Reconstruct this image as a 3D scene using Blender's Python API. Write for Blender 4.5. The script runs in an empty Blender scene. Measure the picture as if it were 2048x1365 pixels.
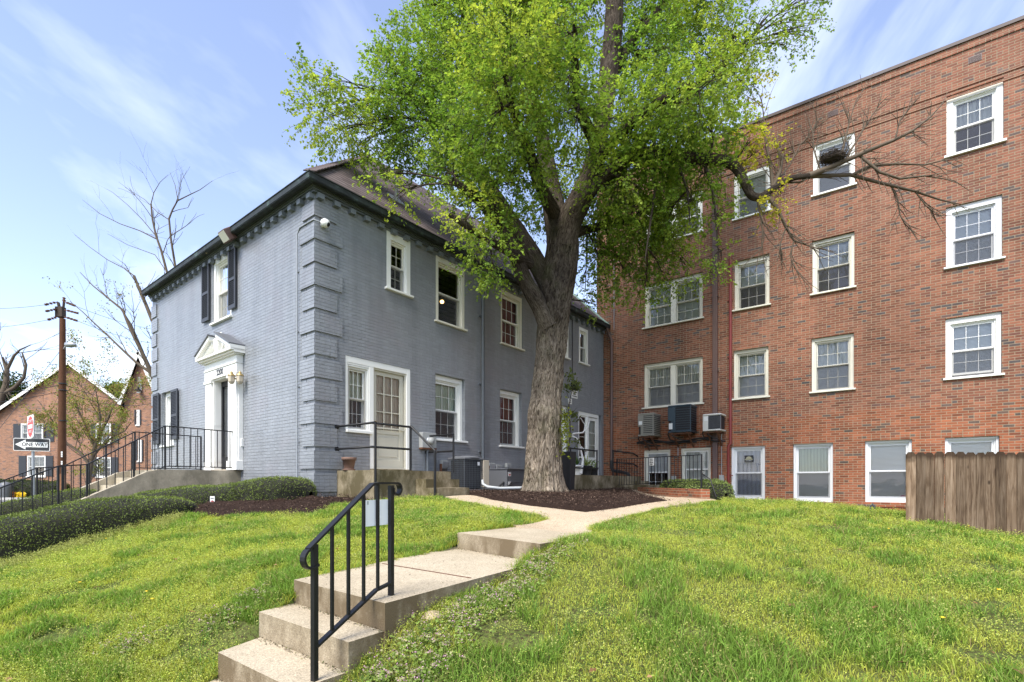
import bpy, math, random
import numpy as np
from mathutils import Vector, Matrix, noise
random.seed(7); rng = np.random.default_rng(11)
sc = bpy.context.scene
COL = sc.collection
FPX = 1035.0; CX = 1024.0; HY = 965.0        # focal length in photo pixels, principal column, horizon row
V = Vector

# ------------------------------------------------------------------ helpers
def P(px, py, Y):                             # photo pixel at depth Y metres -> world point (eye at the origin)
    return V(((px-CX)/FPX*Y, Y, (HY-py)/FPX*Y))

def wloc(o):
    l = V((0, 0, 0))
    while o is not None:
        l += o.location; o = o.parent
    return l

def tag(o, label=None, cat=None, group=None, kind=None):
    if label: o['label'] = label
    if cat: o['category'] = cat
    if group: o['group'] = group
    if kind: o['kind'] = kind
    return o

def thing(name, loc, label, cat, group=None):
    o = bpy.data.objects.new(name, None); COL.objects.link(o)
    o.empty_display_size = .2
    o.location = loc
    return tag(o, label, cat, group)

class MB:
    def __init__(s): s.v = []; s.f = []; s.uv = []; s.mi = []; s.m = 0; s.smooth = []
    def face(s, pts, uv=None, smooth=False):
        b = len(s.v); s.v += [tuple(p) for p in pts]; s.f.append(tuple(range(b, b+len(pts))))
        s.uv.append(uv or [(0, 0)]*len(pts)); s.mi.append(s.m); s.smooth.append(smooth)
    def mesh_part(s, vs, fs, uvs=None, smooth=True):
        b = len(s.v); s.v += [tuple(p) for p in vs]
        for i, f in enumerate(fs):
            s.f.append(tuple(b+k for k in f)); s.uv.append(uvs[i] if uvs else [(0, 0)]*len(f)); s.mi.append(s.m); s.smooth.append(smooth)
    def hexa(s, c, uvd=None):
        # c[i][j][k] corners (u,o,z); uvd = (u0,u1,o0,o1,z0,z1)
        u0, u1, o0, o1, z0, z1 = uvd or (0, 1, 0, 1, 0, 1)
        vs = [c[i][j][k] for i in (0, 1) for j in (0, 1) for k in (0, 1)]
        I = lambda i, j, k: i*4+j*2+k
        fs = [(I(0,1,0), I(1,1,0), I(1,1,1), I(0,1,1)), (I(1,0,0), I(0,0,0), I(0,0,1), I(1,0,1)),
              (I(0,0,0), I(0,1,0), I(0,1,1), I(0,0,1)), (I(1,1,0), I(1,0,0), I(1,0,1), I(1,1,1)),
              (I(0,1,1), I(1,1,1), I(1,0,1), I(0,0,1)), (I(0,0,0), I(1,0,0), I(1,1,0), I(0,1,0))]
        uv = [[(u0,z0),(u1,z0),(u1,z1),(u0,z1)], [(u1,z0),(u0,z0),(u0,z1),(u1,z1)],
              [(u0-o0,z0),(u0-o1,z0),(u0-o1,z1),(u0-o0,z1)], [(u1+o1,z0),(u1+o0,z0),(u1+o0,z1),(u1+o1,z1)],
              [(u0,z1+o1),(u1,z1+o1),(u1,z1+o0),(u0,z1+o0)], [(u0,z0+o0),(u1,z0+o0),(u1,z0+o1),(u0,z0+o1)]]
        s.mesh_part(vs, fs, uv, smooth=False)
    def obox(s, c, ax, ay, az, hx, hy, hz):   # oriented box: centre, unit axes, half sizes
        c, ax, ay, az = V(c), V(ax), V(ay), V(az)
        s.hexa([[[c+ax*(hx*(2*i-1))+ay*(hy*(2*j-1))+az*(hz*(2*k-1)) for k in (0, 1)] for j in (0, 1)] for i in (0, 1)],
               (-hx, hx, -hy, hy, -hz, hz))
    def bar(s, a, b, w, h=None, up=(0, 0, 1)):   # square bar from a to b
        a, b = V(a), V(b); d = (b-a); L = d.length; d.normalize()
        up = V(up)
        if abs(d.dot(up)) > .98: up = V((.62, .78, 0))
        x = d.cross(up).normalized(); y = x.cross(d).normalized()
        s.obox((a+b)/2, x, d, y, w/2, L/2, (h or w)/2)
    def tube(s, pts, rad, n=8, caps=True, uvk=1.0, smooth=True):
        pts = [V(p) for p in pts]
        if not hasattr(rad, '__len__'): rad = [rad]*len(pts)
        vs = []; prev = None; L = 0; Ls = []
        for i, p in enumerate(pts):
            t = (pts[min(i+1, len(pts)-1)]-pts[max(i-1, 0)])
            t = t.normalized() if t.length > 1e-9 else V((0, 0, 1))
            if prev is None:
                r = t.orthogonal().normalized()
            else:
                r = (prev - t*prev.dot(t)); r = r.normalized() if r.length > 1e-6 else t.orthogonal().normalized()
            prev = r; q = t.cross(r)
            if i: L += (p-pts[i-1]).length
            Ls.append(L)
            for k in range(n):
                a = 2*math.pi*k/n
                vs.append(p+(r*math.cos(a)+q*math.sin(a))*rad[i])
        fs = []; uvs = []
        for i in range(len(pts)-1):
            for k in range(n):
                k2 = (k+1) % n
                fs.append((i*n+k, i*n+k2, (i+1)*n+k2, (i+1)*n+k))
                u0 = 2*math.pi*k/n*rad[i]*uvk; u1 = 2*math.pi*(k+1)/n*rad[i]*uvk
                uvs.append([(u0, Ls[i]), (u1, Ls[i]), (u1, Ls[i+1]), (u0, Ls[i+1])])
        s.mesh_part(vs, fs, uvs, smooth)
        if caps:
            s.face([vs[k] for k in reversed(range(n))]); s.face([vs[(len(pts)-1)*n+k] for k in range(n)])
    def lathe(s, c, prof, n=20, axis=(0, 0, 1), smooth=True):   # prof: (radius, height)
        c = V(c); ax = V(axis).normalized(); x = ax.orthogonal().normalized(); y = ax.cross(x)
        vs = []
        for r, h in prof:
            for k in range(n):
                a = 2*math.pi*k/n; vs.append(c+ax*h+(x*math.cos(a)+y*math.sin(a))*r)
        fs = [(i*n+k, i*n+(k+1) % n, (i+1)*n+(k+1) % n, (i+1)*n+k) for i in range(len(prof)-1) for k in range(n)]
        s.mesh_part(vs, fs, None, smooth)
        if prof[0][0] > 1e-4: s.face([vs[k] for k in reversed(range(n))])
        if prof[-1][0] > 1e-4: s.face([vs[(len(prof)-1)*n+k] for k in range(n)])
    def build(s, name, mat, parent=None, bevel=0, label=None, loc=None):
        me = bpy.data.meshes.new(name)
        o = bpy.data.objects.new(name, me); COL.objects.link(o)
        off = V((0, 0, 0))
        if parent is not None:
            o.parent = parent; off = wloc(parent)
        elif loc is not None:
            o.location = loc; off = V(loc)
        me.from_pydata([(x-off[0], y-off[1], z-off[2]) for x, y, z in s.v], [], s.f)
        ul = me.uv_layers.new(name='UVMap')
        ul.data.foreach_set('uv', np.array([c for f in s.uv for c in f], dtype=np.float32).ravel())
        me.polygons.foreach_set('use_smooth', s.smooth)
        mats = mat if isinstance(mat, (list, tuple)) else [mat]
        for m in mats: me.materials.append(m)
        if len(mats) > 1: me.polygons.foreach_set('material_index', s.mi)
        me.update()
        if bevel:
            b = o.modifiers.new('Bevel', 'BEVEL'); b.width = bevel; b.segments = 3; b.limit_method = 'ANGLE'
        if label: o['label'] = label
        return o

def np_mesh(name, verts, faces, mat, parent=None, colors=None, smooth=False, loc=None):
    """verts (N,3); faces (M,k) ; colors (N,3) point colours"""
    me = bpy.data.meshes.new(name)
    k = faces.shape[1]
    o = bpy.data.objects.new(name, me); COL.objects.link(o)
    off = np.zeros(3)
    if parent is not None: o.parent = parent; off = np.array(wloc(parent))
    elif loc is not None: o.location = loc; off = np.array(loc)
    me.vertices.add(len(verts)); me.vertices.foreach_set('co', (verts-off).astype(np.float32).ravel())
    me.loops.add(faces.size); me.loops.foreach_set('vertex_index', faces.astype(np.int32).ravel())
    me.polygons.add(len(faces)); me.polygons.foreach_set('loop_start', np.arange(0, faces.size, k, dtype=np.int32))
    me.polygons.foreach_set('loop_total', np.full(len(faces), k, dtype=np.int32))
    me.polygons.foreach_set('use_smooth', np.full(len(faces), smooth))
    if colors is not None:
        a = me.color_attributes.new('Col', 'FLOAT_COLOR', 'POINT')
        a.data.foreach_set('color', np.hstack([colors, np.ones((len(colors), 1))]).astype(np.float32).ravel())
    me.update(calc_edges=True)
    (me.materials.append(mat))
    return o

def leaves_mesh(C, D, N, L, W, fold=.25):
    """C centres (n,3), D direction, N normal, sizes -> verts, quads (a folded kite of two triangles -> quad-ish, 4 verts)"""
    D = D/np.linalg.norm(D, axis=1, keepdims=True)
    S = np.cross(D, N); S /= (np.linalg.norm(S, axis=1, keepdims=True)+1e-9)
    Nn = np.cross(S, D)
    L = L[:, None]; W = W[:, None]
    a = C; b = C+D*L*.45+S*W*.5+Nn*W*fold*.5; c = C+D*L; d = C+D*L*.45-S*W*.5+Nn*W*fold*.5
    n = len(C); vs = np.stack([a, b, c, d], 1).reshape(-1, 3)
    i = np.arange(n)*4
    fs = np.concatenate([np.stack([i, i+1, i+2], 1), np.stack([i, i+2, i+3], 1)])
    return vs, fs

def rand_unit(n):
    v = rng.normal(size=(n, 3)); return v/np.linalg.norm(v, axis=1, keepdims=True)

def vnoise(x, y, seed=0):                     # smooth 2-D value noise, vectorised, 0..1
    xi = np.floor(x).astype(int); yi = np.floor(y).astype(int); fx = x-xi; fy = y-yi
    fx = fx*fx*(3-2*fx); fy = fy*fy*(3-2*fy)
    def h(a, b):
        n = (a*374761393 + b*668265263 + seed*1442695) & 0x7fffffff
        n = ((n ^ (n >> 13))*1274126177) & 0x7fffffff
        return ((n ^ (n >> 16)) & 0xffff)/65535.0
    return (h(xi, yi)*(1-fx)+h(xi+1, yi)*fx)*(1-fy)+(h(xi, yi+1)*(1-fx)+h(xi+1, yi+1)*fx)*fy
def fbm(x, y, seed=0, o=4):
    t = 0; a = .5
    for i in range(o):
        t = t+a*vnoise(x*2**i, y*2**i, seed+i*17); a *= .5
    return t/(1-.5**o)

def text_part(name, txt, origin, xdir, zdir, size, mat, parent, align='CENTER', depth=.001, sx=1.0, bold=0.0):
    cu = bpy.data.curves.new(name, 'FONT'); cu.body = txt; cu.size = size; cu.extrude = depth; cu.offset = bold
    cu.align_x = align; cu.align_y = 'CENTER'; cu.materials.append(mat)
    tmp = bpy.data.objects.new(name, cu); me = bpy.data.meshes.new_from_object(tmp)
    o = bpy.data.objects.new(name, me); COL.objects.link(o); o.parent = parent; bpy.data.objects.remove(tmp)
    x = V(xdir).normalized(); z = V(zdir).normalized(); n = x.cross(z)
    M = Matrix((x*sx, z, n)).transposed().to_4x4()
    M.translation = V(origin)-wloc(parent)
    o.matrix_local = M
    return o

def print_rows(par, o, xd, zd, w, h, rows, mat, seed=1, sp=1.0):
    """print too small to read in the photograph: rows of little dark marks"""
    r = random.Random(seed); xd = V(xd).normalized(); zd = V(zd).normalized(); nn = xd.cross(zd); mb = MB()
    for i in range(rows):
        zc = h/2-(i+.5)*h/rows; a = -w/2+r.uniform(0, .15)*w; e = w/2-r.uniform(0, .2)*w
        while a < e:
            l = r.uniform(.05, .16)*w; l = min(l, e-a)
            if l > .01*w: mb.obox(V(o)+xd*(a+l/2)+zd*zc, xd, nn, zd, l/2, .0006, h/rows*.28)
            a += l+r.uniform(.02, .06)*w*sp
    return mb.build('lettering', mat, par)
# ------------------------------------------------------------------ facade frames
class Facade:
    def __init__(s, p0, d, out):
        s.p0 = V((p0[0], p0[1])); s.d = V(d).normalized(); s.n = V(out).normalized()
    def u(s, px, o=0.0):
        t = (px-CX)/FPX; q = s.p0+s.n*o
        return (t*q[1]-q[0])/(s.d[0]-t*s.d[1])
    def pt(s, u, z, o=0.0):
        q = s.p0+s.d*u+s.n*o; return V((q[0], q[1], z))
    def z(s, px, py, o=0.0):
        q = s.p0+s.d*s.u(px, o)+s.n*o; return (HY-py)/FPX*q[1]
    def rect(s, xl, tl, bl, xr, tr, br, o=0.0):
        a, b = sorted((s.u(xl, o), s.u(xr, o)))
        return (a, b, (s.z(xl, bl, o)+s.z(xr, br, o))/2, (s.z(xl, tl, o)+s.z(xr, tr, o))/2)
    def box(s, mb, u0, u1, o0, o1, z0, z1):
        if u0 > u1: u0, u1 = u1, u0
        mb.hexa([[[s.pt(u, z, o) for z in (z0, z1)] for o in (o0, o1)] for u in (u0, u1)], (u0, u1, o0, o1, z0, z1))
    def x3(s): return V((s.d[0], s.d[1], 0))
    def n3(s): return V((s.n[0], s.n[1], 0))

# ------------------------------------------------------------------ node helpers
class NT:
    def __init__(s, name):
        s.m = bpy.data.materials.new(name); s.m.use_nodes = True; s.t = s.m.node_tree; s.t.nodes.clear()
        s.out = s.t.nodes.new('ShaderNodeOutputMaterial')
    def n(s, typ, **kw):
        nd = s.t.nodes.new('ShaderNode'+typ)
        for k, v in kw.items(): setattr(nd, k, v)
        return nd
    def set(s, sock, v):
        if isinstance(v, bpy.types.NodeSocket): s.t.links.new(v, sock)
        elif v is not None:
            if isinstance(v, tuple) and len(v) == 3 and sock.type == 'RGBA': v = (*v, 1)
            sock.default_value = v
    def math(s, op, a, b=None, c=None, clamp=False):
        nd = s.n('Math', operation=op); nd.use_clamp = clamp
        for i, x in enumerate((a, b, c)):
            if x is not None: s.set(nd.inputs[i], x)
        return nd.outputs[0]
    def mix(s, fac, a, b, blend='MIX'):
        nd = s.n('Mix', data_type='RGBA', blend_type=blend)
        s.set(nd.inputs[0], fac); s.set(nd.inputs[6], a); s.set(nd.inputs[7], b)
        return nd.outputs[2]
    def ramp(s, fac, stops, interp='LINEAR'):
        nd = s.n('ValToRGB'); cr = nd.color_ramp; cr.interpolation = interp
        while len(cr.elements) < len(stops): cr.elements.new(.5)
        for e, (p, c) in zip(cr.elements, stops):
            e.position = p; e.color = (*c, 1) if isinstance(c, tuple) else (c, c, c, 1)
        s.set(nd.inputs[0], fac); return nd.outputs[0]
    def noise(s, vec, scale, detail=4, rough=.55, dist=0, dim='3D'):
        nd = s.n('TexNoise', noise_dimensions=dim)
        s.set(nd.inputs['Vector'], vec)
        nd.inputs['Scale'].default_value = scale; nd.inputs['Detail'].default_value = detail
        nd.inputs['Roughness'].default_value = rough; nd.inputs['Distortion'].default_value = dist
        return nd.outputs['Fac']
    def uv(s): return s.n('UVMap').outputs[0] if False else s.n('TexCoord').outputs['UV']
    def pos(s): return s.n('NewGeometry').outputs['Position']
    def sep(s, v):
        nd = s.n('SeparateXYZ'); s.set(nd.inputs[0], v); return nd.outputs
    def comb(s, x, y, z=0.0):
        nd = s.n('CombineXYZ'); s.set(nd.inputs[0], x); s.set(nd.inputs[1], y); s.set(nd.inputs[2], z); return nd.outputs[0]
    def vscale(s, v, sc3):
        nd = s.n('VectorMath', operation='MULTIPLY'); s.set(nd.inputs[0], v); nd.inputs[1].default_value = sc3; return nd.outputs[0]
    def bump(s, h, strength=.5, dist=.01, normal=None):
        nd = s.n('Bump'); s.set(nd.inputs['Height'], h); nd.inputs['Strength'].default_value = strength
        nd.inputs['Distance'].default_value = dist
        if normal is not None: s.set(nd.inputs['Normal'], normal)
        return nd.outputs[0]
    def finish(s, color, rough=.7, metal=0.0, normal=None, spec=.5, emit=None, estr=0, trans=None, alpha=None):
        b = s.n('BsdfPrincipled')
        s.set(b.inputs['Base Color'], color); s.set(b.inputs['Roughness'], rough); s.set(b.inputs['Metallic'], metal)
        s.set(b.inputs['Specular IOR Level'], spec)
        if normal is not None: s.set(b.inputs['Normal'], normal)
        if emit is not None: s.set(b.inputs['Emission Color'], emit); b.inputs['Emission Strength'].default_value = estr
        sh = b.outputs[0]
        if trans is not None:
            tr = s.n('BsdfTranslucent'); s.set(tr.inputs[0], trans[0]); mx = s.n('MixShader')
            mx.inputs[0].default_value = trans[1]; s.t.links.new(sh, mx.inputs[1]); s.t.links.new(tr.outputs[0], mx.inputs[2]); sh = mx.outputs[0]
        s.t.links.new(sh, s.out.inputs[0]); return s.m

def plain(name, col, rough=.6, metal=0.0, var=.15, scale=6.0, bump=0.0, spec=.5):
    t = NT(name); f = t.noise(t.pos(), scale, 6, .6); g = t.noise(t.pos(), scale*7, 4, .7)
    m = t.math('MULTIPLY_ADD', f, .7, t.math('MULTIPLY', g, .3))
    c = t.mix(m, tuple(x*(1-var) for x in col), tuple(min(1, x*(1+var)) for x in col))
    nb = t.bump(g, .3, bump) if bump else None
    return t.finish(c, rough, metal, nb, spec)

def brick_mat(name, ramp, mortar, mort_w=.011, header_every=6, bump=.006, paint=None, h=.0677, w=.213, rough=.85, tint=None):
    t = NT(name)
    u, v, _ = t.sep(t.uv())
    wob = t.noise(t.uv(), 3.0, 2)
    v = t.math('MULTIPLY_ADD', wob, .006, v)
    row = t.math('FLOOR', t.math('DIVIDE', v, h))
    hd = t.math('LESS_THAN', t.math('PINGPONG', row, header_every/2), .5) if header_every else 0.0
    ww = t.math('MULTIPLY', w, t.math('MULTIPLY_ADD', hd, -.5, 1.0))
    sh = t.math('MULTIPLY', t.math('MODULO', t.math('ABSOLUTE', row), 2.0), .5)
    un = t.math('ADD', t.math('DIVIDE', u, ww), sh)
    col = t.math('FLOOR', un)
    fx = t.math('MULTIPLY', t.math('FRACT', un), ww); fy = t.math('MULTIPLY', t.math('FRACT', t.math('DIVIDE', v, h)), h)
    ex = t.math('MINIMUM', fx, t.math('SUBTRACT', ww, fx)); ey = t.math('MINIMUM', fy, t.math('SUBTRACT', h, fy))
    e = t.math('MINIMUM', ex, ey)
    face = t.n('MapRange'); t.set(face.inputs[0], e); face.inputs[1].default_value = mort_w*.35; face.inputs[2].default_value = mort_w*.65
    mask = face.outputs[0]
    wn = t.n('TexWhiteNoise', noise_dimensions='2D'); t.set(wn.inputs[0], t.comb(col, row)); r1 = wn.outputs[0]
    wn2 = t.n('TexWhiteNoise', noise_dimensions='2D'); t.set(wn2.inputs[0], t.comb(t.math('ADD', col, 37.3), row)); r2 = wn2.outputs[0]
    fine = t.noise(t.uv(), 60, 4, .7)
    if paint is None:
        big = t.noise(t.uv(), .35, 3); mid = t.noise(t.uv(), 1.7, 4)
        c = t.ramp(r1, ramp, 'LINEAR')
        c = t.mix(1.0, c, t.ramp(r2, [(0, .78), (1, 1.18)]), 'MULTIPLY')
        c = t.mix(1.0, c, t.ramp(fine, [(.3, .85), (.7, 1.15)]), 'MULTIPLY')
        if tint: c = tint(t, c)
        # lichen / weather haze on some bricks
        c = t.mix(t.math('MULTIPLY', t.ramp(mid, [(.5, 0.0), (.75, 1.0)]), .3), c, (.24, .145, .11))
        c = t.mix(1.0, c, t.ramp(big, [(.3, .86), (.7, 1.12)]), 'MULTIPLY')
        stk = t.noise(t.vscale(t.uv(), (2.6, .28, 1)), 1.0, 5, .6)
        c = t.mix(1.0, c, t.ramp(stk, [(.35, .82), (.6, 1.06)]), 'MULTIPLY')
        mm = t.mix(mid, tuple(x*.8 for x in mortar), mortar)
        c = t.mix(mask, mm, c)
        hgt = t.math('ADD', t.math('MULTIPLY', mask, 1.0), t.math('MULTIPLY', fine, .25))
        nb = t.bump(hgt, .8, bump)
        return t.finish(c, rough, 0, nb, .25)
    big = t.noise(t.uv(), .6, 5, .6); mid = t.noise(t.uv(), 2.2, 5, .65)
    c = t.mix(big, tuple(x*.90 for x in paint), tuple(x*1.08 for x in paint))
    c = t.mix(1.0, c, t.ramp(r1, [(0, .93), (1, 1.06)]), 'MULTIPLY')
    c = t.mix(t.ramp(t.noise(t.uv(), .9, 3), [(.5, 0.0), (.62, .5)]), c, (paint[0]*1.04, paint[1]*.96, paint[2]*.96))
    stk = t.noise(t.vscale(t.uv(), (3.0, .35, 1)), 1.0, 5, .6)
    c = t.mix(1.0, c, t.ramp(stk, [(.35, .88), (.6, 1.04)]), 'MULTIPLY')
    c = t.mix(t.math('MULTIPLY', t.math('SUBTRACT', 1.0, mask), t.ramp(mid, [(.35, .15), (.65, .55)])), c, tuple(x*.55 for x in paint))
    # thin chalky scuffs in some of the perpends and worn patches
    c = t.mix(t.math('MULTIPLY', t.ramp(fine, [(.62, 0.0), (.70, 1.0)]), t.ramp(mid, [(.5, .0), (.7, .35)])), c, tuple(min(1, x*1.7) for x in paint))
    hgt = t.math('ADD', t.math('MULTIPLY', mask, 1.0), t.math('ADD', t.math('MULTIPLY', t.noise(t.uv(), 14, 4), .8), t.math('MULTIPLY', r2, .5)))
    nb = t.bump(hgt, .7, bump)
    return t.finish(c, .30, 0, nb, .6)

# ------------------------------------------------------------------ materials
M = {}
RB = [(0, (.145, .057, .038)), (.25, (.212, .083, .050)), (.55, (.262, .106, .063)), (.84, (.203, .078, .048)), (.93, (.155, .066, .05)), (.945, (.10, .075, .07)), (1, (.072, .066, .068))]
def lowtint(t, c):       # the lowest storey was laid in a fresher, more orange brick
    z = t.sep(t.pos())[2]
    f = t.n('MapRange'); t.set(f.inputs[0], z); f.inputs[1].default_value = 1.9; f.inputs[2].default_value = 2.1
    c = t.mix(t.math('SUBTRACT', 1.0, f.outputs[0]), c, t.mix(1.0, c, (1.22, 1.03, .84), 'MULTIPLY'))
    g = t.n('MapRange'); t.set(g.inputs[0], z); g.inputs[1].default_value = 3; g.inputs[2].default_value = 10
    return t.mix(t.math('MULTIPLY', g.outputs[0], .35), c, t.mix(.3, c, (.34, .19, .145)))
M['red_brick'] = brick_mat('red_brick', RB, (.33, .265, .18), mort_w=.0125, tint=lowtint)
M['far_brick'] = brick_mat('far_brick', [(0, (.26, .12, .07)), (.4, (.33, .16, .092)), (.8, (.29, .14, .082)), (.93, (.15, .09, .08)), (1, (.11, .08, .08))], (.40, .31, .24), header_every=0)
M['gray_brick'] = brick_mat('gray_painted_brick', None, None, paint=(.236, .251, .268), header_every=6, bump=.014)
M['white'] = plain('white_paint', (.78, .78, .74), .45, var=.06, scale=5)
M['cream'] = plain('cream_paint', (.68, .66, .56), .5, var=.10, scale=4)
M['vinyl'] = plain('vinyl_white', (.70, .71, .72), .35, var=.03)
M['alu'] = plain('storm_frame_grey', (.42, .41, .36), .4, var=.1)
M['tan_door'] = plain('aged_cream_door', (.52, .50, .41), .5, var=.12, scale=3)
M['gray_paint'] = plain('gray_paint', (.16, .18, .20), .45, var=.1)
M['slate_trim'] = plain('slate_trim', (.10, .115, .13), .45, var=.15)
M['black_metal'] = plain('black_metal', (.010, .010, .011), .45, var=.4, scale=30, spec=.35)
M['shutter'] = plain('shutter_paint', (.035, .038, .045), .5, var=.15)
M['white_plastic'] = plain('white_plastic', (.75, .75, .72), .4, var=.05)
M['dark'] = plain('dark_interior', (.02, .02, .02), .9)
M['room'] = plain('room_wall', (.16, .15, .14), .9)
M['brown_metal'] = plain('brown_downspout', (.115, .07, .06), .45, var=.2)
M['red_metal'] = plain('red_pipe', (.20, .03, .025), .45, var=.25)
M['dark_brown'] = plain('dark_brown_metal', (.05, .03, .026), .5)
M['conduit'] = plain('painted_conduit', (.27, .29, .31), .5)
M['galv'] = plain('galvanised_steel', (.36, .38, .40), .4, .5, var=.15, scale=20)
M['grey_box'] = plain('meter_grey', (.33, .34, .33), .5, var=.12, scale=12)
M['beige'] = plain('beige_metal', (.46, .40, .30), .5, var=.06)
M['ac_tan'] = plain('ac_tan_metal', (.26, .25, .21), .5, var=.1)
M['ac_blue'] = plain('ac_blue_metal', (.035, .058, .075), .4, var=.15)
M['ac_grey'] = plain('ac_grey_metal', (.115, .12, .13), .45, var=.1)
M['ac_white'] = plain('ac_white_metal', (.60, .59, .54), .5, var=.1)
M['rust'] = plain('rusty_steel', (.11, .045, .022), .85, var=.4, scale=15)
M['rubber'] = plain('black_rubber', (.018, .018, .02), .6, var=.3)
M['terracotta'] = plain('brown_pot', (.15, .085, .06), .7, var=.15)
M['pvc'] = plain('white_pvc', (.40, .42, .42), .5, var=.08)
M['label_white'] = plain('label_white', (.74, .74, .72), .5, var=.05)
M['ink'] = plain('black_ink', (.02, .02, .022), .5)
M['red_ink'] = plain('red_ink', (.45, .03, .025), .5, var=.08)
M['yellow_label'] = plain('yellow_label', (.6, .5, .05), .5)
M['blue_ink'] = plain('blue_ink', (.05, .1, .35), .5)
M['olive_label'] = plain('olive_label', (.30, .29, .20), .6)
M['brass'] = plain('brass', (.42, .30, .12), .4, .6, var=.2)

def glass_mat():
    t = NT('window_glass')
    tr = t.n('BsdfTransparent'); tr.inputs[0].default_value = (.94, .96, .95, 1)
    gl = t.n('BsdfGlossy'); gl.inputs['Roughness'].default_value = .02; gl.inputs[0].default_value = (.95, .97, 1, 1)
    wav = t.noise(t.pos(), 1.3, 2); nb = t.bump(wav, .25, .02); t.set(gl.inputs['Normal'], nb)
    fr = t.n('Fresnel'); fr.inputs[0].default_value = 1.5
    f = t.math('MULTIPLY_ADD', fr.outputs[0], 1.2, .03, clamp=True)
    mx = t.n('MixShader'); t.set(mx.inputs[0], f); t.t.links.new(tr.outputs[0], mx.inputs[1]); t.t.links.new(gl.outputs[0], mx.inputs[2])
    t.t.links.new(mx.outputs[0], t.out.inputs[0]); return t.m
M['glass'] = glass_mat()
def screen_mat():
    t = NT('insect_screen')
    tr = t.n('BsdfTransparent'); df = t.n('BsdfDiffuse'); df.inputs[0].default_value = (.10, .10, .105, 1)
    mx = t.n('MixShader'); mx.inputs[0].default_value = .34
    t.t.links.new(tr.outputs[0], mx.inputs[1]); t.t.links.new(df.outputs[0], mx.inputs[2]); t.t.links.new(mx.outputs[0], t.out.inputs[0]); return t.m
M['screen'] = screen_mat()

def cloth_mat(name, col, horiz=False, scale=28.0):
    t = NT(name); u, v, _ = t.sep(t.uv())
    k = v if horiz else u
    w = t.math('SINE', t.math('MULTIPLY', t.math('ADD', k, t.math('MULTIPLY', t.noise(t.uv(), 2, 2), .04 if not horiz else .002)), scale*6.283))
    s = t.math('MULTIPLY_ADD', w, .5, .5)
    c = t.mix(s, tuple(x*.72 for x in col), col)
    return t.finish(c, .8, 0, t.bump(s, .6, .01), .2, trans=(col, .3))
M['curtain'] = cloth_mat('sheer_curtain', (.80, .80, .74), False, 11)
M['green_curtain'] = cloth_mat('vertical_blind', (.70, .80, .66), False, 12)
M['pink_curtain'] = cloth_mat('rosy_curtain', (.34, .16, .14), False, 7)
M['door_curtain'] = cloth_mat('door_curtain', (.80, .70, .58), False, 14)
M['blind'] = cloth_mat('slatted_blind', (.92, .92, .90), True, 30)
M['grey_blind'] = cloth_mat('grey_blind', (.84, .84, .85), True, 30)
M['blue_blind'] = cloth_mat('blue_grey_curtain', (.50, .54, .66), False, 8)

M['sheet_white'] = plain('white_sheet', (.93, .93, .93), .5, var=.02)
def roof_mat():
    t = NT('asphalt_shingle'); u, v, _ = t.sep(t.uv())
    h = .20; row = t.math('FLOOR', t.math('DIVIDE', v, h)); w = .32
    un = t.math('ADD', t.math('DIVIDE', u, w), t.math('MULTIPLY', t.math('FRACT', t.math('MULTIPLY', row, .37)), 1.0))
    col = t.math('FLOOR', un); wn = t.n('TexWhiteNoise', noise_dimensions='2D'); t.set(wn.inputs[0], t.comb(col, row))
    fy = t.math('FRACT', t.math('DIVIDE', v, h))
    c = t.ramp(wn.outputs[0], [(0, (.078, .060, .057)), (.5, (.112, .088, .084)), (1, (.145, .118, .112))])
    c = t.mix(t.ramp(fy, [(.0, 1.0), (.16, 1.0), (.34, 0.0)]), c, (.035, .025, .024))
    c = t.mix(1.0, c, t.ramp(t.noise(t.uv(), .5, 4), [(.3, .85), (.7, 1.25)]), 'MULTIPLY')
    c = t.mix(1.0, c, t.ramp(t.noise(t.uv(), 90, 3), [(.3, .75), (.7, 1.25)]), 'MULTIPLY')
    return t.finish(c, .95, 0, t.bump(t.math('SUBTRACT', 1.0, fy), .6, .012), .15)
M['roof'] = roof_mat()

def gutter_mat():
    t = NT('patinated_copper_gutter'); n = t.noise(t.pos(), 3.5, 6, .7)
    c = t.ramp(n, [(.35, (.014, .016, .016)), (.56, (.03, .038, .036)), (.70, (.075, .115, .10)), (.85, (.15, .21, .19))])
    return t.finish(c, .6, .2, t.bump(n, .3, .01), .4)
M['gutter'] = gutter_mat()
M['copper_green'] = plain('green_copper_flashing', (.25, .36, .30), .7, var=.3)

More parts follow.
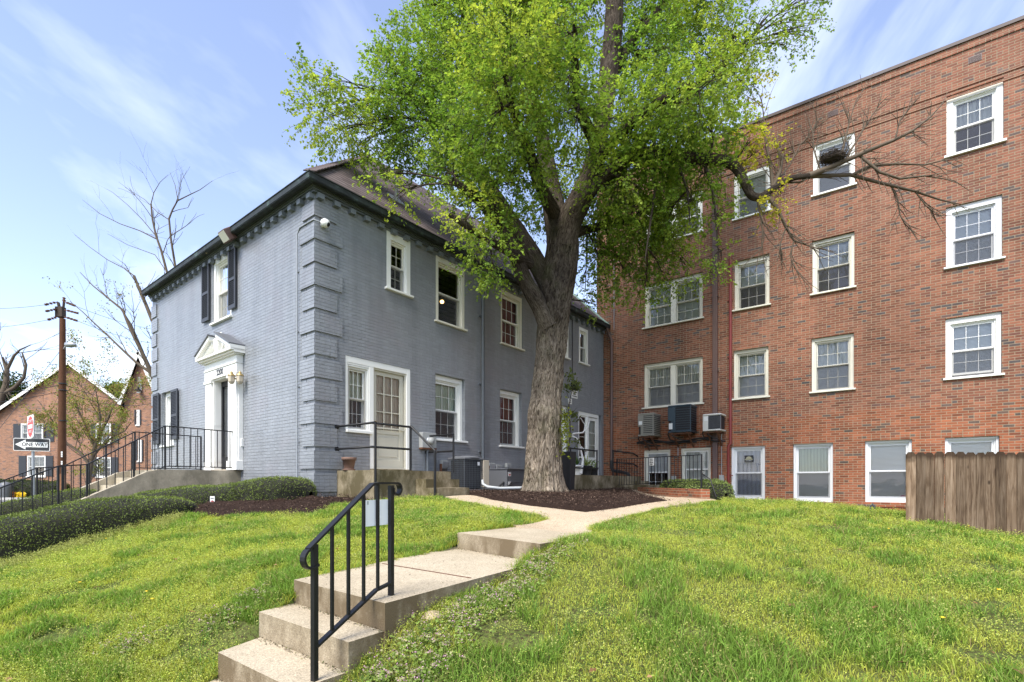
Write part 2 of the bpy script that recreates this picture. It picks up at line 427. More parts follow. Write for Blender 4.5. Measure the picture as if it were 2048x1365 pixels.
def concrete_mat(name, a, b, speck=1.0, stain=0.0, stain_col=(.10, .085, .045)):
    t = NT(name); p = t.pos()
    big = t.noise(p, .9, 5, .6); fine = t.noise(p, 140, 2, .8)
    vor = t.n('TexVoronoi'); t.set(vor.inputs['Vector'], p); vor.inputs['Scale'].default_value = 130
    c = t.mix(t.ramp(big, [(.3, 0.0), (.7, 1.0)]), a, b)
    c = t.mix(1.0, c, t.ramp(vor.outputs['Color'], [(.0, 1-.33*speck), (1, 1+.33*speck)]), 'MULTIPLY')
    c = t.mix(1.0, c, t.ramp(fine, [(.3, 1-.2*speck), (.7, 1+.2*speck)]), 'MULTIPLY')
    st = t.noise(t.vscale(p, (1.3, 1.3, .8)), 1.5, 8, .7)
    if stain:
        g = t.n('NewGeometry'); nz = t.sep(g.outputs['Normal'])[2]
        side = t.math('SUBTRACT', 1.0, t.math('ABSOLUTE', nz))
        f = t.math('MULTIPLY', t.ramp(st, [(.30, 0.15), (.60, 1.0)]), t.math('MULTIPLY_ADD', t.math('GREATER_THAN', side, .5), stain, .24))
        c = t.mix(f, c, stain_col)
    crack = t.ramp(t.noise(t.vscale(p, (1, 1, 1)), 2.2, 8, .75), [(.60, 0.0), (.68, 1.0)])
    c = t.mix(t.math('MULTIPLY', crack, .30), c, tuple(x*.45 for x in a))
    hh = t.math('ADD', t.math('MULTIPLY', vor.outputs['Distance'], .6), fine)
    return t.finish(c, .92, 0, t.bump(hh, .55, .004), .2)
M['step_concrete'] = concrete_mat('aggregate_concrete', (.40, .335, .232), (.54, .465, .34), 1.0, .9, (.14, .105, .062))
M['porch_concrete'] = concrete_mat('stained_concrete', (.36, .30, .20), (.48, .41, .29), .6, .85, (.10, .082, .043))
M['path'] = concrete_mat('pebbled_path', (.39, .305, .205), (.50, .405, .285), 1.5)
M['stoop_concrete'] = concrete_mat('grey_stoop_concrete', (.48, .41, .295), (.60, .53, .40), .5, .6, (.15, .135, .095))
M['asphalt'] = concrete_mat('asphalt_road', (.10, .10, .10), (.15, .15, .148), .4)
M['sidewalk'] = concrete_mat('pale_sidewalk', (.36, .35, .33), (.44, .43, .40), .4)

def vcol_mat(name, rough=.6, trans=.35, tint=(1, 1, 1), spec=.3, jit=.0):
    t = NT(name); a = t.n('VertexColor'); a.layer_name = 'Col'
    c = t.mix(1.0, a.outputs[0], tint, 'MULTIPLY')
    tc = t.mix(1.0, c, (1.15, 1.15, .65), 'MULTIPLY')
    return t.finish(c, rough, 0, None, spec, trans=(tc, trans))
M['leaf'] = vcol_mat('maple_leaves', .6, .5, spec=.15)
M['grass'] = vcol_mat('grass_blades', .65, .4, spec=.15)
M['hedge'] = vcol_mat('hedge_leaves', .6, .25, spec=.15)
M['petal'] = vcol_mat('petals', .7, .3)
M['chips'] = vcol_mat('bark_chips', .9, 0.0, spec=.15)

def soil_mat():
    t = NT('lawn_soil'); p = t.pos(); n = t.noise(p, 1.1, 6, .6); f = t.noise(p, 40, 5, .75)
    c = t.mix(t.ramp(n, [(.4, 0.0), (.6, 1.0)]), (.09, .13, .03), (.14, .17, .045))
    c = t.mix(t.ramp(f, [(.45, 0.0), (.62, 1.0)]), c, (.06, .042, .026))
    return t.finish(c, .95, 0, t.bump(f, .8, .03), .1)
M['soil'] = soil_mat()
def mulch_mat():
    t = NT('dark_mulch'); p = t.pos(); f = t.noise(t.vscale(p, (1, 1, 1)), 55, 5, .8, .6); v = t.n('TexVoronoi'); t.set(v.inputs['Vector'], p); v.inputs['Scale'].default_value = 45
    c = t.ramp(f, [(.3, (.010, .006, .005)), (.5, (.038, .022, .016)), (.66, (.072, .044, .031)), (.75, (.15, .10, .075))])
    return t.finish(c, .95, 0, t.bump(f, 1.0, .03), .12)
M['mulch'] = mulch_mat()

def bark_mat(name, dark, mid, light, k=1.0, moss=0.0, upper_bark=None):
    t = NT(name); u, v, _ = t.sep(t.uv())
    vec = t.comb(t.math('MULTIPLY', u, 14*k), t.math('MULTIPLY', v, 3.8*k))
    a = t.noise(vec, 1.0, 7, .68, 2.2); pz = t.noise(t.pos(), 2.2, 5, .6); f = t.noise(t.pos(), 42, 4, .7)
    c = t.ramp(a, [(.36, dark), (.46, mid), (.56, light), (.75, tuple(min(1, x*1.3) for x in light))])
    if upper_bark:                                  # bark turns darker with height, from the trunk up into the limbs
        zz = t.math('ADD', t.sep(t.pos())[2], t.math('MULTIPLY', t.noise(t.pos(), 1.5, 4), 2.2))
        c = t.mix(t.ramp(t.math('MULTIPLY', zz, .1), [(.36, 0.0), (.56, 1.0)]), c, t.ramp(a, [(.36, upper_bark[0]), (.46, upper_bark[1]), (.60, upper_bark[2])]))
    c = t.mix(1.0, c, t.ramp(pz, [(.3, .72), (.7, 1.25)]), 'MULTIPLY')
    c = t.mix(1.0, c, t.ramp(f, [(.3, .8), (.7, 1.2)]), 'MULTIPLY')
    if moss:
        c = t.mix(t.math('MULTIPLY', t.ramp(t.noise(t.pos(), 1.3, 5), [(.52, 0.0), (.68, 1.0)]), moss), c, (.075, .085, .03))
    return t.finish(c, .95, 0, t.bump(t.math('ADD', a, t.math('MULTIPLY', f, .25)), 1.0, .05), .1)
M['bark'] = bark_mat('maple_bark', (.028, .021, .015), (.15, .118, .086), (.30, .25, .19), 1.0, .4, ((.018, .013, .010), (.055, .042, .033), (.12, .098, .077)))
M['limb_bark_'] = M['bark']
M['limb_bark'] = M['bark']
M['twig'] = plain('twig_bark', (.055, .04, .03), .9, var=.35, scale=5)
M['grey_twig'] = plain('bare_twig', (.10, .075, .05), .9, var=.3, scale=5)

def wood_mat(name, a, b, dark, axis=2):
    t = NT(name); p = t.pos(); s3 = [9, 9, 9]; s3[axis] = .7
    g = t.noise(t.vscale(p, tuple(s3)), 3.2, 7, .65, .8)
    big = t.noise(p, 1.3, 4); info = t.n('ObjectInfo')
    c = t.ramp(g, [(.3, dark), (.48, a), (.7, b)])
    c = t.mix(1.0, c, t.ramp(big, [(.3, .75), (.7, 1.2)]), 'MULTIPLY')
    c = t.mix(1.0, c, t.ramp(info.outputs['Random'], [(0, .62), (1, 1.3)]), 'MULTIPLY')
    kn = t.n('TexVoronoi'); t.set(kn.inputs['Vector'], t.vscale(p, (4.0, 1.0, 2.6))); kn.inputs['Scale'].default_value = 1.0
    c = t.mix(t.ramp(kn.outputs['Distance'], [(.05, .85), (.11, 0.0)]), c, tuple(x*.5 for x in dark))
    z = t.sep(p)[2]; damp = t.math('MULTIPLY', t.ramp(t.math('ADD', z, t.math('MULTIPLY', t.noise(p, 5, 3), .22)), [(.43, 0.0), (.50, 1.0)]), .85 if axis == 2 else 0)
    c = t.mix(damp, c, tuple(x*.7 for x in dark))
    return t.finish(c, .85, 0, t.bump(g, .5, .006), .15)
M['fence'] = wood_mat('weathered_pine', (.155, .105, .066), (.265, .198, .138), (.058, .036, .022))
M['pole'] = wood_mat('creosoted_pole', (.24, .115, .06), (.32, .165, .09), (.10, .045, .026), 2)
# ================================================================== facades (vertical planes of the three buildings)
C0 = (-3.81, 10.0)
G = Facade(C0, (.614, .789), (.789, -.614))        # long shaded side of the gray house
W = Facade(C0, (-.775, .632), (-.632, -.775))      # entrance end of the gray house
GEND = G.u(1207)
J = G.pt(GEND, 0)
R = Facade((J[0], J[1]), (.799, -.602), (-.602, -.799))   # brick apartment block
WEND = W.u(305)

# ================================================================== terrain
ctrl = []
def cp(px, py, Y): q = P(px, py, Y); ctrl.append((q[0], q[1], q[2]))
def cz(x, y, z): ctrl.append((x, y, z))
for a in [(640,1003,9.3),(700,1006,9.5),(860,998,9.9),(940,994,10.4),(1090,990,12.3),(1180,984,15.5),(1260,981,17.3),(1400,1000,11.6),
          (1290,1002,10.5),(1185,1024,7.9),(1100,1036,6.9),(560,1012,8.6),(400,1030,8.1),(480,1020,8.4),
          (200,1076,7.4),(100,1112,6.8),(0,1142,6.2),(915,1072,5.3),(1100,1100,4.35),(1000,1045,6.0),(800,1040,6.9),(700,1060,6.2),
          (1560,1006,10.2),(1450,1008,10.3),(1640,1012,9.6),(1750,1024,8.8),(1810,1040,7.7),(1930,1062,7.3),(2048,1083,7.0),
          (1300,1080,5.2),(1500,1150,3.9),(1800,1160,4.0),(1300,1200,3.2),(1600,1250,2.9)]: cp(*a)
# beside the flight of steps the lawn follows it down
for a in [(-1.2,4.9,-.66),(-2.2,4.5,-.72),(-3.2,3.2,-1.22),(-3.5,4.6,-.93),(-4.6,5.6,-.9),(-2.4,2.2,-1.35),
          (-.90,2.30,-1.2),(.25,2.9,-.86),(1.0,2.1,-.93),(2.3,2.3,-.86),(0.0,1.2,-1.3),(3.5,1.5,-.9),(-1.5,1.0,-1.6),
          (5,4,-.78),(8,5,-1.1)]: cz(*a)
def top_pt(px, py, z): Y = FPX*z/(HY-py); return ((px-CX)/FPX*Y, Y)
SIDE_PTS = []
for px, py, z, dz in ((588,1160,-.68,-.09),(905,1098,-.68,-.03),(750,1127,-.68,-.03),(518,1224,-.84,-.12),(436,1305,-1.0,-.14),(770,1207,-.68,-.19),(840,1180,-.68,-.12),(1000,1140,-.68,-.05),(697,1285,-.84,-.2),
                      (915,1066,-.52,-.10),(1080,1088,-.52,-.08)):
    q = top_pt(px, py, z); SIDE_PTS.append((q[0], q[1], z+dz))
for px, py, dx, dy in ((915,1066,.57,.70),(1080,1088,.51,.62)):
    q = top_pt(px, py, -.52); SIDE_PTS.append((q[0]+dx, q[1]+dy, -.548))
# ground behind the crest, along the brick block
for px in (1480,1600,1750,1900,2100):
    q = R.pt(R.u(px, .6), 0, .6); cz(q[0], q[1], -.80)
for px in (1500,1700): 
    q = R.pt(R.u(px, 2.2), 0, 2.2); cz(q[0], q[1], -.66)
cz(11, 12, -1.0); cz(12, 7, -1.2)
for px in (1250,1400):
    q = R.pt(R.u(px, .3), 0, .3); cz(q[0], q[1], -.42)
# bank falling to the street on the left
for a in [(-7,8.2,-.72),(-8.3,9.4,-.85),(-9.0,7.8,-1.05),(-10.5,11,-1.15),(-12,14,-1.2),(-8,5,-1.25),(-6.8,12,-.35),(-6,10.5,-.35),(-5,9.4,-.35),(-14,9,-1.25),(-13,22,-1.2),(-6,25,-1.0),(-11,16,-1.05),(-20,15,-1.2),
          (6,24,-.3),(0,25,-.3),(15,20,-.8),(-3,14,-.3),(2,16.5,-.27)]: cz(*a)
ctrl += SIDE_PTS
CT = np.array(ctrl)
def _phi(r): return np.sqrt(r*r+.25)
def _fit():
    n = len(CT); r = np.linalg.norm(CT[:, None, :2]-CT[None, :, :2], axis=2)
    A = np.zeros((n+3, n+3)); A[:n, :n] = _phi(r)+np.eye(n)*-.02; A[:n, n] = 1; A[:n, n+1:] = CT[:, :2]; A[n, :n] = 1; A[n+1:, :n] = CT[:, :2].T
    return np.linalg.solve(A, np.concatenate([CT[:, 2], [0, 0, 0]]))
TW = _fit()
def tz(x, y):
    x = np.asarray(x, float); y = np.asarray(y, float); sh = x.shape; x = x.ravel(); y = y.ravel()
    out = np.empty(len(x))
    for a in range(0, len(x), 20000):
        xx, yy = x[a:a+20000], y[a:a+20000]
        r = np.sqrt((xx[:, None]-CT[None, :, 0])**2+(yy[:, None]-CT[None, :, 1])**2)
        z = _phi(r)@TW[:-3]+TW[-3]+TW[-2]*xx+TW[-1]*yy
        z = np.clip(z, -1.75, .1)
        # blend to flat street level far away
        d = np.maximum(np.maximum(-13-xx, yy-24), np.maximum(xx-14, 0)); f = np.clip(d/6, 0, 1); f = f*f*(3-2*f)
        out[a:a+20000] = z*(1-f)+(-1.2)*f
    return out.reshape(sh)
def gz(x, y): return float(tz(np.array([x]), np.array([y]))[0])
def ground(px, py):                            # where the line of sight of a pixel meets the terrain
    Ys = np.linspace(1.6, 60, 1800); X = (px-CX)/FPX*Ys; Z = (HY-py)/FPX*Ys
    g = tz(X, Ys); k = np.argmax(Z <= g)
    y = Ys[k] if Z[k] <= g[k] else 60.0
    return V(((px-CX)/FPX*y, y, gz((px-CX)/FPX*y, y)))

def inpoly(x, y, poly):
    x = np.asarray(x); y = np.asarray(y); c = np.zeros(x.shape, bool); n = len(poly)
    for i in range(n):
        x1, y1 = poly[i][:2]; x2, y2 = poly[(i+1) % n][:2]
        if y1 == y2: continue
        m = ((y1 > y) != (y2 > y)) & (x < (x2-x1)*(y-y1)/(y2-y1)+x1)
        c ^= m
    return c

def sheet(name, poly, mat, lift, step=.12, rough=0.0, edge_drop=.10, kind='structure', seed=3, label=None):
    """a slab draped on the terrain inside a plan polygon, with skirts"""
    import bmesh
    from mathutils.geometry import delaunay_2d_cdt
    pts = []
    n = len(poly)
    for i in range(n):
        a = V(poly[i][:2]); b = V(poly[(i+1) % n][:2]); L = (b-a).length; k = max(1, int(L/step))
        for j in range(k): pts.append(a+(b-a)*(j/k))
    nb = len(pts)
    xs = [p[0] for p in pts]; ys = [p[1] for p in pts]
    gx, gy = np.meshgrid(np.arange(min(xs), max(xs), step), np.arange(min(ys), max(ys), step))
    gx = gx.ravel()+rng.uniform(-.2, .2, gx.size)*step; gy = gy.ravel()+rng.uniform(-.2, .2, gy.size)*step
    m = inpoly(gx, gy, [(p[0], p[1]) for p in pts]); gx = gx[m]; gy = gy[m]
    bx = np.array(xs); by = np.array(ys)
    if len(gx):
        d = np.min(np.hypot(gx[:, None]-bx[None], gy[:, None]-by[None]), axis=1); gx = gx[d > step*.5]; gy = gy[d > step*.5]
    allp = [V((float(a), float(b))) for a, b in zip(list(bx)+list(gx), list(by)+list(gy))]
    vo, eo, fo, *_ = delaunay_2d_cdt(allp, [], [list(range(nb))], 1, 1e-5)
    vx = np.array([v[0] for v in vo]); vy = np.array([v[1] for v in vo])
    vz = tz(vx, vy)+lift
    if rough:
        d = np.min(np.hypot(vx[:, None]-bx[None], vy[:, None]-by[None]), axis=1)
        vz = vz+(fbm(vx*5, vy*5, seed)-.5)*rough*np.clip(d/.2, 0, 1)+np.clip(d/.6, 0, 1)*rough*.5
    mb = MB()
    mb.mesh_part([(a, b, c) for a, b, c in zip(vx, vy, vz)], [tuple(f) if True else f for f in fo], None, True)
    # skirt
    zb = tz(bx, by)+lift
    for i in range(nb):
        j = (i+1) % nb
        mb.face([(bx[i], by[i], zb[i]-edge_drop-lift), (bx[j], by[j], zb[j]-edge_drop-lift), (bx[j], by[j], zb[j]), (bx[i], by[i], zb[i])])
    o = mb.build(name, mat, loc=(float(bx.mean()), float(by.mean()), 0))
    tag(o, label, None, None, kind)
    return o

# main ground: fine near, coarse far, one sheet
def make_ground():
    xs = np.concatenate([np.array([-900,-400,-200,-120,-80,-60,-45,-35,-28,-23,-19,-16]), np.arange(-14, -3.01, .2), np.arange(-2.9, 2.01, .07), np.arange(2.1, 14.01, .2), np.array([16,19,24,32,45,70,120,250,900])])
    ys = np.concatenate([np.array([-200,-60,-20,-8,-3]), np.arange(-1, 1.61, .2), np.arange(1.7, 8.01, .07), np.arange(8.1, 24.01, .2), np.array([26,29,33,38,44,52,62,80,120,200,400,900])])
    X, Y = np.meshgrid(xs, ys); Z = tz(X, Y)
    Z += (fbm(X*1.3, Y*1.3, 5)-.5)*.05*np.clip(1-np.abs(X)/14, 0, 1)
    for poly, dz in STAIRS:                   # the earth is dug out under the concrete
        Z = np.where(inpoly(X, Y, poly), np.minimum(Z, dz), Z)
    ny, nx = X.shape; v = np.stack([X.ravel(), Y.ravel(), Z.ravel()-.012], 1)
    i = np.arange(ny-1)[:, None]*nx+np.arange(nx-1)[None, :]
    f = np.stack([i, i+1, i+1+nx, i+nx], -1).reshape(-1, 4)
    o = np_mesh('ground', v, f, M['soil'], smooth=True); tag(o, kind='structure', label='grassy ground and bare soil under the lawn')

# ================================================================== front steps, landings and walks
def slab_prism(mb, top, z1, z0):
    """top: plan polygon (ccw), vertical sides"""
    n = len(top)
    mb.face([(p[0], p[1], z1) for p in top]); mb.face([(p[0], p[1], z0) for p in reversed(top)])
    for i in range(n):
        a, b = top[i], top[(i+1) % n]
        mb.face([(a[0], a[1], z0), (b[0], b[1], z0), (b[0], b[1], z1), (a[0], a[1], z1)])
def ccw(poly):
    a = sum(poly[i][0]*poly[(i+1) % len(poly)][1]-poly[(i+1) % len(poly)][0]*poly[i][1] for i in range(len(poly)))
    return poly if a > 0 else poly[::-1]
def dice(poly, z, cut=None): pass

S_L = P(588, 1160, 3.61); S_R = P(770, 1207, 2.91)          # front edge of the landing, z = -.68
ZL = -.68
def top_pt(px, py, z): Y = FPX*z/(HY-py); return (( px-CX)/FPX*Y, Y)
K_L = top_pt(915, 1066, -.52); K_R = top_pt(1080, 1088, -.52)   # front edge of the upper slab
LA = top_pt(588, 1160, ZL); LB = top_pt(770, 1207, ZL)
L1 = top_pt(905, 1098, ZL); R1 = top_pt(1084, 1121, ZL)
d2 = V((LB[0]-LA[0], LB[1]-LA[1])).normalized(); nrm = V((-d2[1], d2[0]))
if nrm[1] < 0: nrm = -nrm
steps = thing('entrance_steps', (LA[0], LA[1], -1.2), 'three worn pebbly concrete steps and landing climbing the front lawn', 'steps')
mb = MB(); slab_prism(mb, ccw([LA, LB, (R1[0]+.10, R1[1]+.12), (L1[0]+.02, L1[1]+.18)]), ZL, ZL-.5); 
o = mb.build('landing', M['step_concrete'], steps, .028)
# rust-coloured expansion joint across the landing
ja = top_pt(765, 1128, ZL); jb = top_pt(942, 1157, ZL)
mb = MB(); mb.bar((ja[0], ja[1], ZL-.002), (jb[0], jb[1], ZL-.002), .012, .012); mb.build('joint', M['rust'], steps)
S2L = top_pt(518, 1224, -.84); S2R = top_pt(697, 1285, -.84)
S1L = top_pt(436, 1305, -1.0); S1R = (S2R[0]-.185, S2R[1]-.225)
S0L = (S1L[0]-.12, S1L[1]-.28); S0R = (S1R[0]-.16, S1R[1]-.24)
for a, b, c, d, z, nm, ul, ur in [(LA, LB, S2R, S2L, -.84, 'step', L1, R1), (S2L, S2R, S1R, S1L, -1.0, 'step', LA, LB), (S1L, S1R, S0R, S0L, -1.155, 'step', S2L, S2R)]:
    qa = V(a)+(V(ul)-V(a)).normalized()*.10+(V(b)-V(a)).normalized()*.01; qb = V(b)+(V(ur)-V(b)).normalized()*.10-(V(b)-V(a)).normalized()*.01
    mb = MB(); slab_prism(mb, ccw([tuple(qa), tuple(qb), c, d]), z, z-.5)
    mb.build(nm, M['step_concrete'], steps, .028)
# broken foundation lump under the landing edge
mb = MB()
for k in range(16):
    f = k/15; a = V(LB)+(V(R1)-V(LB))*(.18+.62*f); mb.lathe((a[0]+.05+.02*math.sin(k*2.1), a[1]-.01, ZL-.155-.02*math.sin(k*1.3)), [(0, -.07), (.05, -.05), (.075, 0), (.05, .035), (0, .045)], 7)
mb.build('broken_footing', M['path'], steps)

def shrink(poly, d=-.012):
    cx_ = sum(p[0] for p in poly)/len(poly); cy_ = sum(p[1] for p in poly)/len(poly); o = []
    for x, y in poly:
        L = math.hypot(x-cx_, y-cy_); o.append((x+(cx_-x)*d/L, y+(cy_-y)*d/L))
    return o
STAIRS = [(shrink([LA, LB, (R1[0]+.10, R1[1]+.12), (L1[0]+.02, L1[1]+.18)]), ZL-.12), (shrink([LA, LB, S2R, S2L]), -1.0), (shrink([S2L, S2R, S1R, S1L]), -1.2), (shrink([S1L, S1R, S0R, S0L]), -1.35),
          (shrink([S0L, S0R, (S0R[0]-.5, 1.0), (S0L[0]-.5, 1.0)]), -1.3),
          (shrink([K_L, K_R, (K_R[0]+.62*.9, K_R[1]+.75*.9), (K_L[0]+.62*1.0, K_L[1]+.75*1.0)]), -.66)]
make_ground()
# upper slab + walks
UP = [K_L, K_R]
def gp(px, py): q = ground(px, py); return (q[0], q[1])
walk_main = [K_L, K_R, top_pt(1160,1061,-.50), gp(1250,1032), gp(1330,1014), gp(1440,1004), gp(1400,993), gp(1335,1004.5), gp(1250,1017), gp(1185,1026), gp(1098,1037)]
mb = MB(); zz = -.52
slab_prism(mb, ccw([K_L, K_R, (K_R[0]+.62*.9, K_R[1]+.75*.9), (K_L[0]+.62*1.0, K_L[1]+.75*1.0)]), zz, zz-.35)
o = mb.build('upper_step', M['step_concrete'], None, .028, loc=(K_L[0], K_L[1], zz)); tag(o, 'broad pebbly concrete step at the top of the lawn path', 'step')
K2L = (K_L[0]+.62*.93, K_L[1]+.75*.93); K2R = (K_R[0]+.62*.83, K_R[1]+.75*.83)
sheet('path', ccw([K2L, K2R, gp(1185,1058), gp(1262,1034), gp(1340,1016), gp(1437,1006), gp(1392,997), gp(1333,1005), gp(1250,1018), gp(1185,1027), gp(1112,1040)]), M['path'], .028, .15, label='pale pebbled concrete path across the lawn')
A3 = G.pt(2.42, 0, 1.78); A3b = G.pt(1.6, 0, 1.8)
sheet('path', ccw([(A3b[0]+.1, A3b[1]), (A3b[0]+.25, A3b[1]-.35), gp(960,1013), gp(1040,1029), gp(1105,1042), gp(1180,1029), gp(1060,1015), gp(985,1003), (A3[0]+.05, A3[1]-.02)]), M['path'], .022, .12, label='pebbled branch path to the gray house porch')
sheet('path', ccw([gp(1262,979.5), gp(1232,980), gp(1333,1004.6), gp(1430,1004), gp(1434,1000), gp(1406,991.5), gp(1330,986), gp(1290,982)]), M['sidewalk'] if False else M['path'], .018, .12, label='pebbled path rising to the corner porch')
# mulch beds
M1 = [gp(950,994), gp(985,1002.5), gp(1060,1014.5), gp(1180,1027.5), gp(1250,1017), gp(1334,1004), gp(1290,993), gp(1235,980.5), gp(1140,980), G.pt(9.0, 0, .12)[:2], G.pt(2.9, 0, .12)[:2]]
sheet('mulch', ccw([(a[0], a[1]) for a in M1]), M['mulch'], .03, .10, .08, kind='stuff', label='dark brown bark mulch round the big tree')
MULCH1 = ccw([(a[0], a[1]) for a in M1])
q1 = G.pt(.9, 0, 1.15)
M2 = [gp(370,1030), gp(450,1038), gp(540,1030), gp(625,1034), gp(668,1014), (q1[0]+.12, q1[1]-.2), G.pt(.5, 0, .3)[:2], G.pt(0, 0, .2)[:2], W.pt(.3, 0, .2)[:2], W.pt(8, 0, .3)[:2], (-8.4, 10.4), (-7.4, 8.6), gp(200,1052), gp(300,1033)]
MULCH2 = ccw([(a[0], a[1]) for a in M2])
sheet('mulch', MULCH2, M['mulch'], .03, .12, .10, kind='stuff', seed=9, label='dark mulch bed under the clipped hedges by the gray house')

def chips(poly, n, size=(.02, .05), z=.05):
    xs = [p[0] for p in poly]; ys = [p[1] for p in poly]
    x = rng.uniform(min(xs), max(xs), n*3); y = rng.uniform(min(ys), max(ys), n*3); m = inpoly(x, y, poly); x = x[m][:n]; y = y[m][:n]; n = len(x)
    c = np.stack([x, y, tz(x, y)+z+rng.uniform(-.01, .02, n)+(fbm(x*5, y*5, 3)-.5)*.08+.035], 1)
    D = rand_unit(n); D[:, 2] *= .35; N = rand_unit(n); N[:, 2] = np.abs(N[:, 2])+1.2
    vs, fs = leaves_mesh(c, D, N, rng.uniform(*size, n), rng.uniform(.006, .014, n))
    b = rng.uniform(.3, 1.6, n)**1.6; base = np.array([.060, .039, .029]); col = base[None]*b[:, None]
    pale = rng.random(n) < .05; col[pale] = [.26, .18, .13]
    return vs, fs, np.repeat(col, 4, axis=0)
for pl, n in ((MULCH1, 26000), (MULCH2, 14000)):
    vs, fs, cc = chips(pl, n); tag(np_mesh('mulch', vs, fs, M['chips'], colors=cc, loc=(pl[0][0], pl[0][1], 0)), 'loose bark chips scattered over the mulch', kind='stuff')

# far street, kerb strip and verge on the left
for nm, pts, mat, lift in [('road', [(-60, 24), (-14, 24), (-12.5, 34.5), (-60, 34.5)], 'asphalt', .004), ('pavement', [(-60, 34.6), (-12.5, 34.6), (-12.5, 36.6), (-60, 36.6)], 'sidewalk', .12)]:
    mb = MB(); z = -1.2+lift
    slab_prism(mb, ccw(pts), z, z-.3); tag(mb.build(nm, M[mat], loc=(pts[0][0], pts[0][1], -1.2)), kind='structure', label='street running past the far brick house' if nm == 'road' else 'pale pavement in front of the far brick house')
# ================================================================== windows and walls
def wall_mesh(mb, F, u0, u1, z0, z1, holes, reveal=.30):
    us = sorted({u0, u1, *[h[0] for h in holes], *[h[1] for h in holes]}); zs = sorted({z0, z1, *[h[2] for h in holes], *[h[3] for h in holes]})
    us = [u for u in us if u0 <= u <= u1]; zs = [z for z in zs if z0 <= z <= z1]
    for a, b in zip(us, us[1:]):
        for c, d in zip(zs, zs[1:]):
            um, zm = (a+b)/2, (c+d)/2
            if any(h[0] < um < h[1] and h[2] < zm < h[3] for h in holes): continue
            for o in (0, -reveal):
                q = [F.pt(a, c, o), F.pt(b, c, o), F.pt(b, d, o), F.pt(a, d, o)]; uv = [(a, c), (b, c), (b, d), (a, d)]
                if o: q = q[::-1]; uv = uv[::-1]
                mb.face(q, uv)
    for a, b, c, d in holes:
        r = -reveal
        mb.face([F.pt(a, c, 0), F.pt(a, d, 0), F.pt(a, d, r), F.pt(a, c, r)], [(a, c), (a, d), (a-r, d), (a-r, c)])
        mb.face([F.pt(b, c, r), F.pt(b, d, r), F.pt(b, d, 0), F.pt(b, c, 0)], [(b-r, c), (b-r, d), (b, d), (b, c)])
        mb.face([F.pt(a, d, 0), F.pt(b, d, 0), F.pt(b, d, r), F.pt(a, d, r)], [(a, d), (b, d), (b, d-r), (a, d-r)])
        mb.face([F.pt(a, c, r), F.pt(b, c, r), F.pt(b, c, 0), F.pt(a, c, 0)], [(a, c-r), (b, c-r), (b, c), (a, c)])

def sash(F, par, u0, u1, z0, z1, o, cols, rows, mat, stile=.042, rail=.05, mun=.0105, glass='glass'):
    mb = MB(); B = lambda *a: F.box(mb, *a)
    B(u0, u0+stile, o-.035, o, z0, z1); B(u1-stile, u1, o-.035, o, z0, z1)
    B(u0+stile, u1-stile, o-.035, o, z0, z0+rail); B(u0+stile, u1-stile, o-.035, o, z1-rail, z1)
    a, b, c, d = u0+stile, u1-stile, z0+rail, z1-rail
    for i in range(1, cols): x = a+(b-a)*i/cols; B(x-mun/2, x+mun/2, o-.026, o-.012, c, d)
    for i in range(1, rows): x = c+(d-c)*i/rows; B(a, b, o-.026, o-.010, x-mun/2, x+mun/2)
    mb.build('sash', M[mat], par)
    mb = MB(); mb.face([F.pt(a, c, o-.018), F.pt(b, c, o-.018), F.pt(b, d, o-.018), F.pt(a, d, o-.018)], [(a, c), (b, c), (b, d), (a, d)])
    mb.build('pane', M[glass], par)

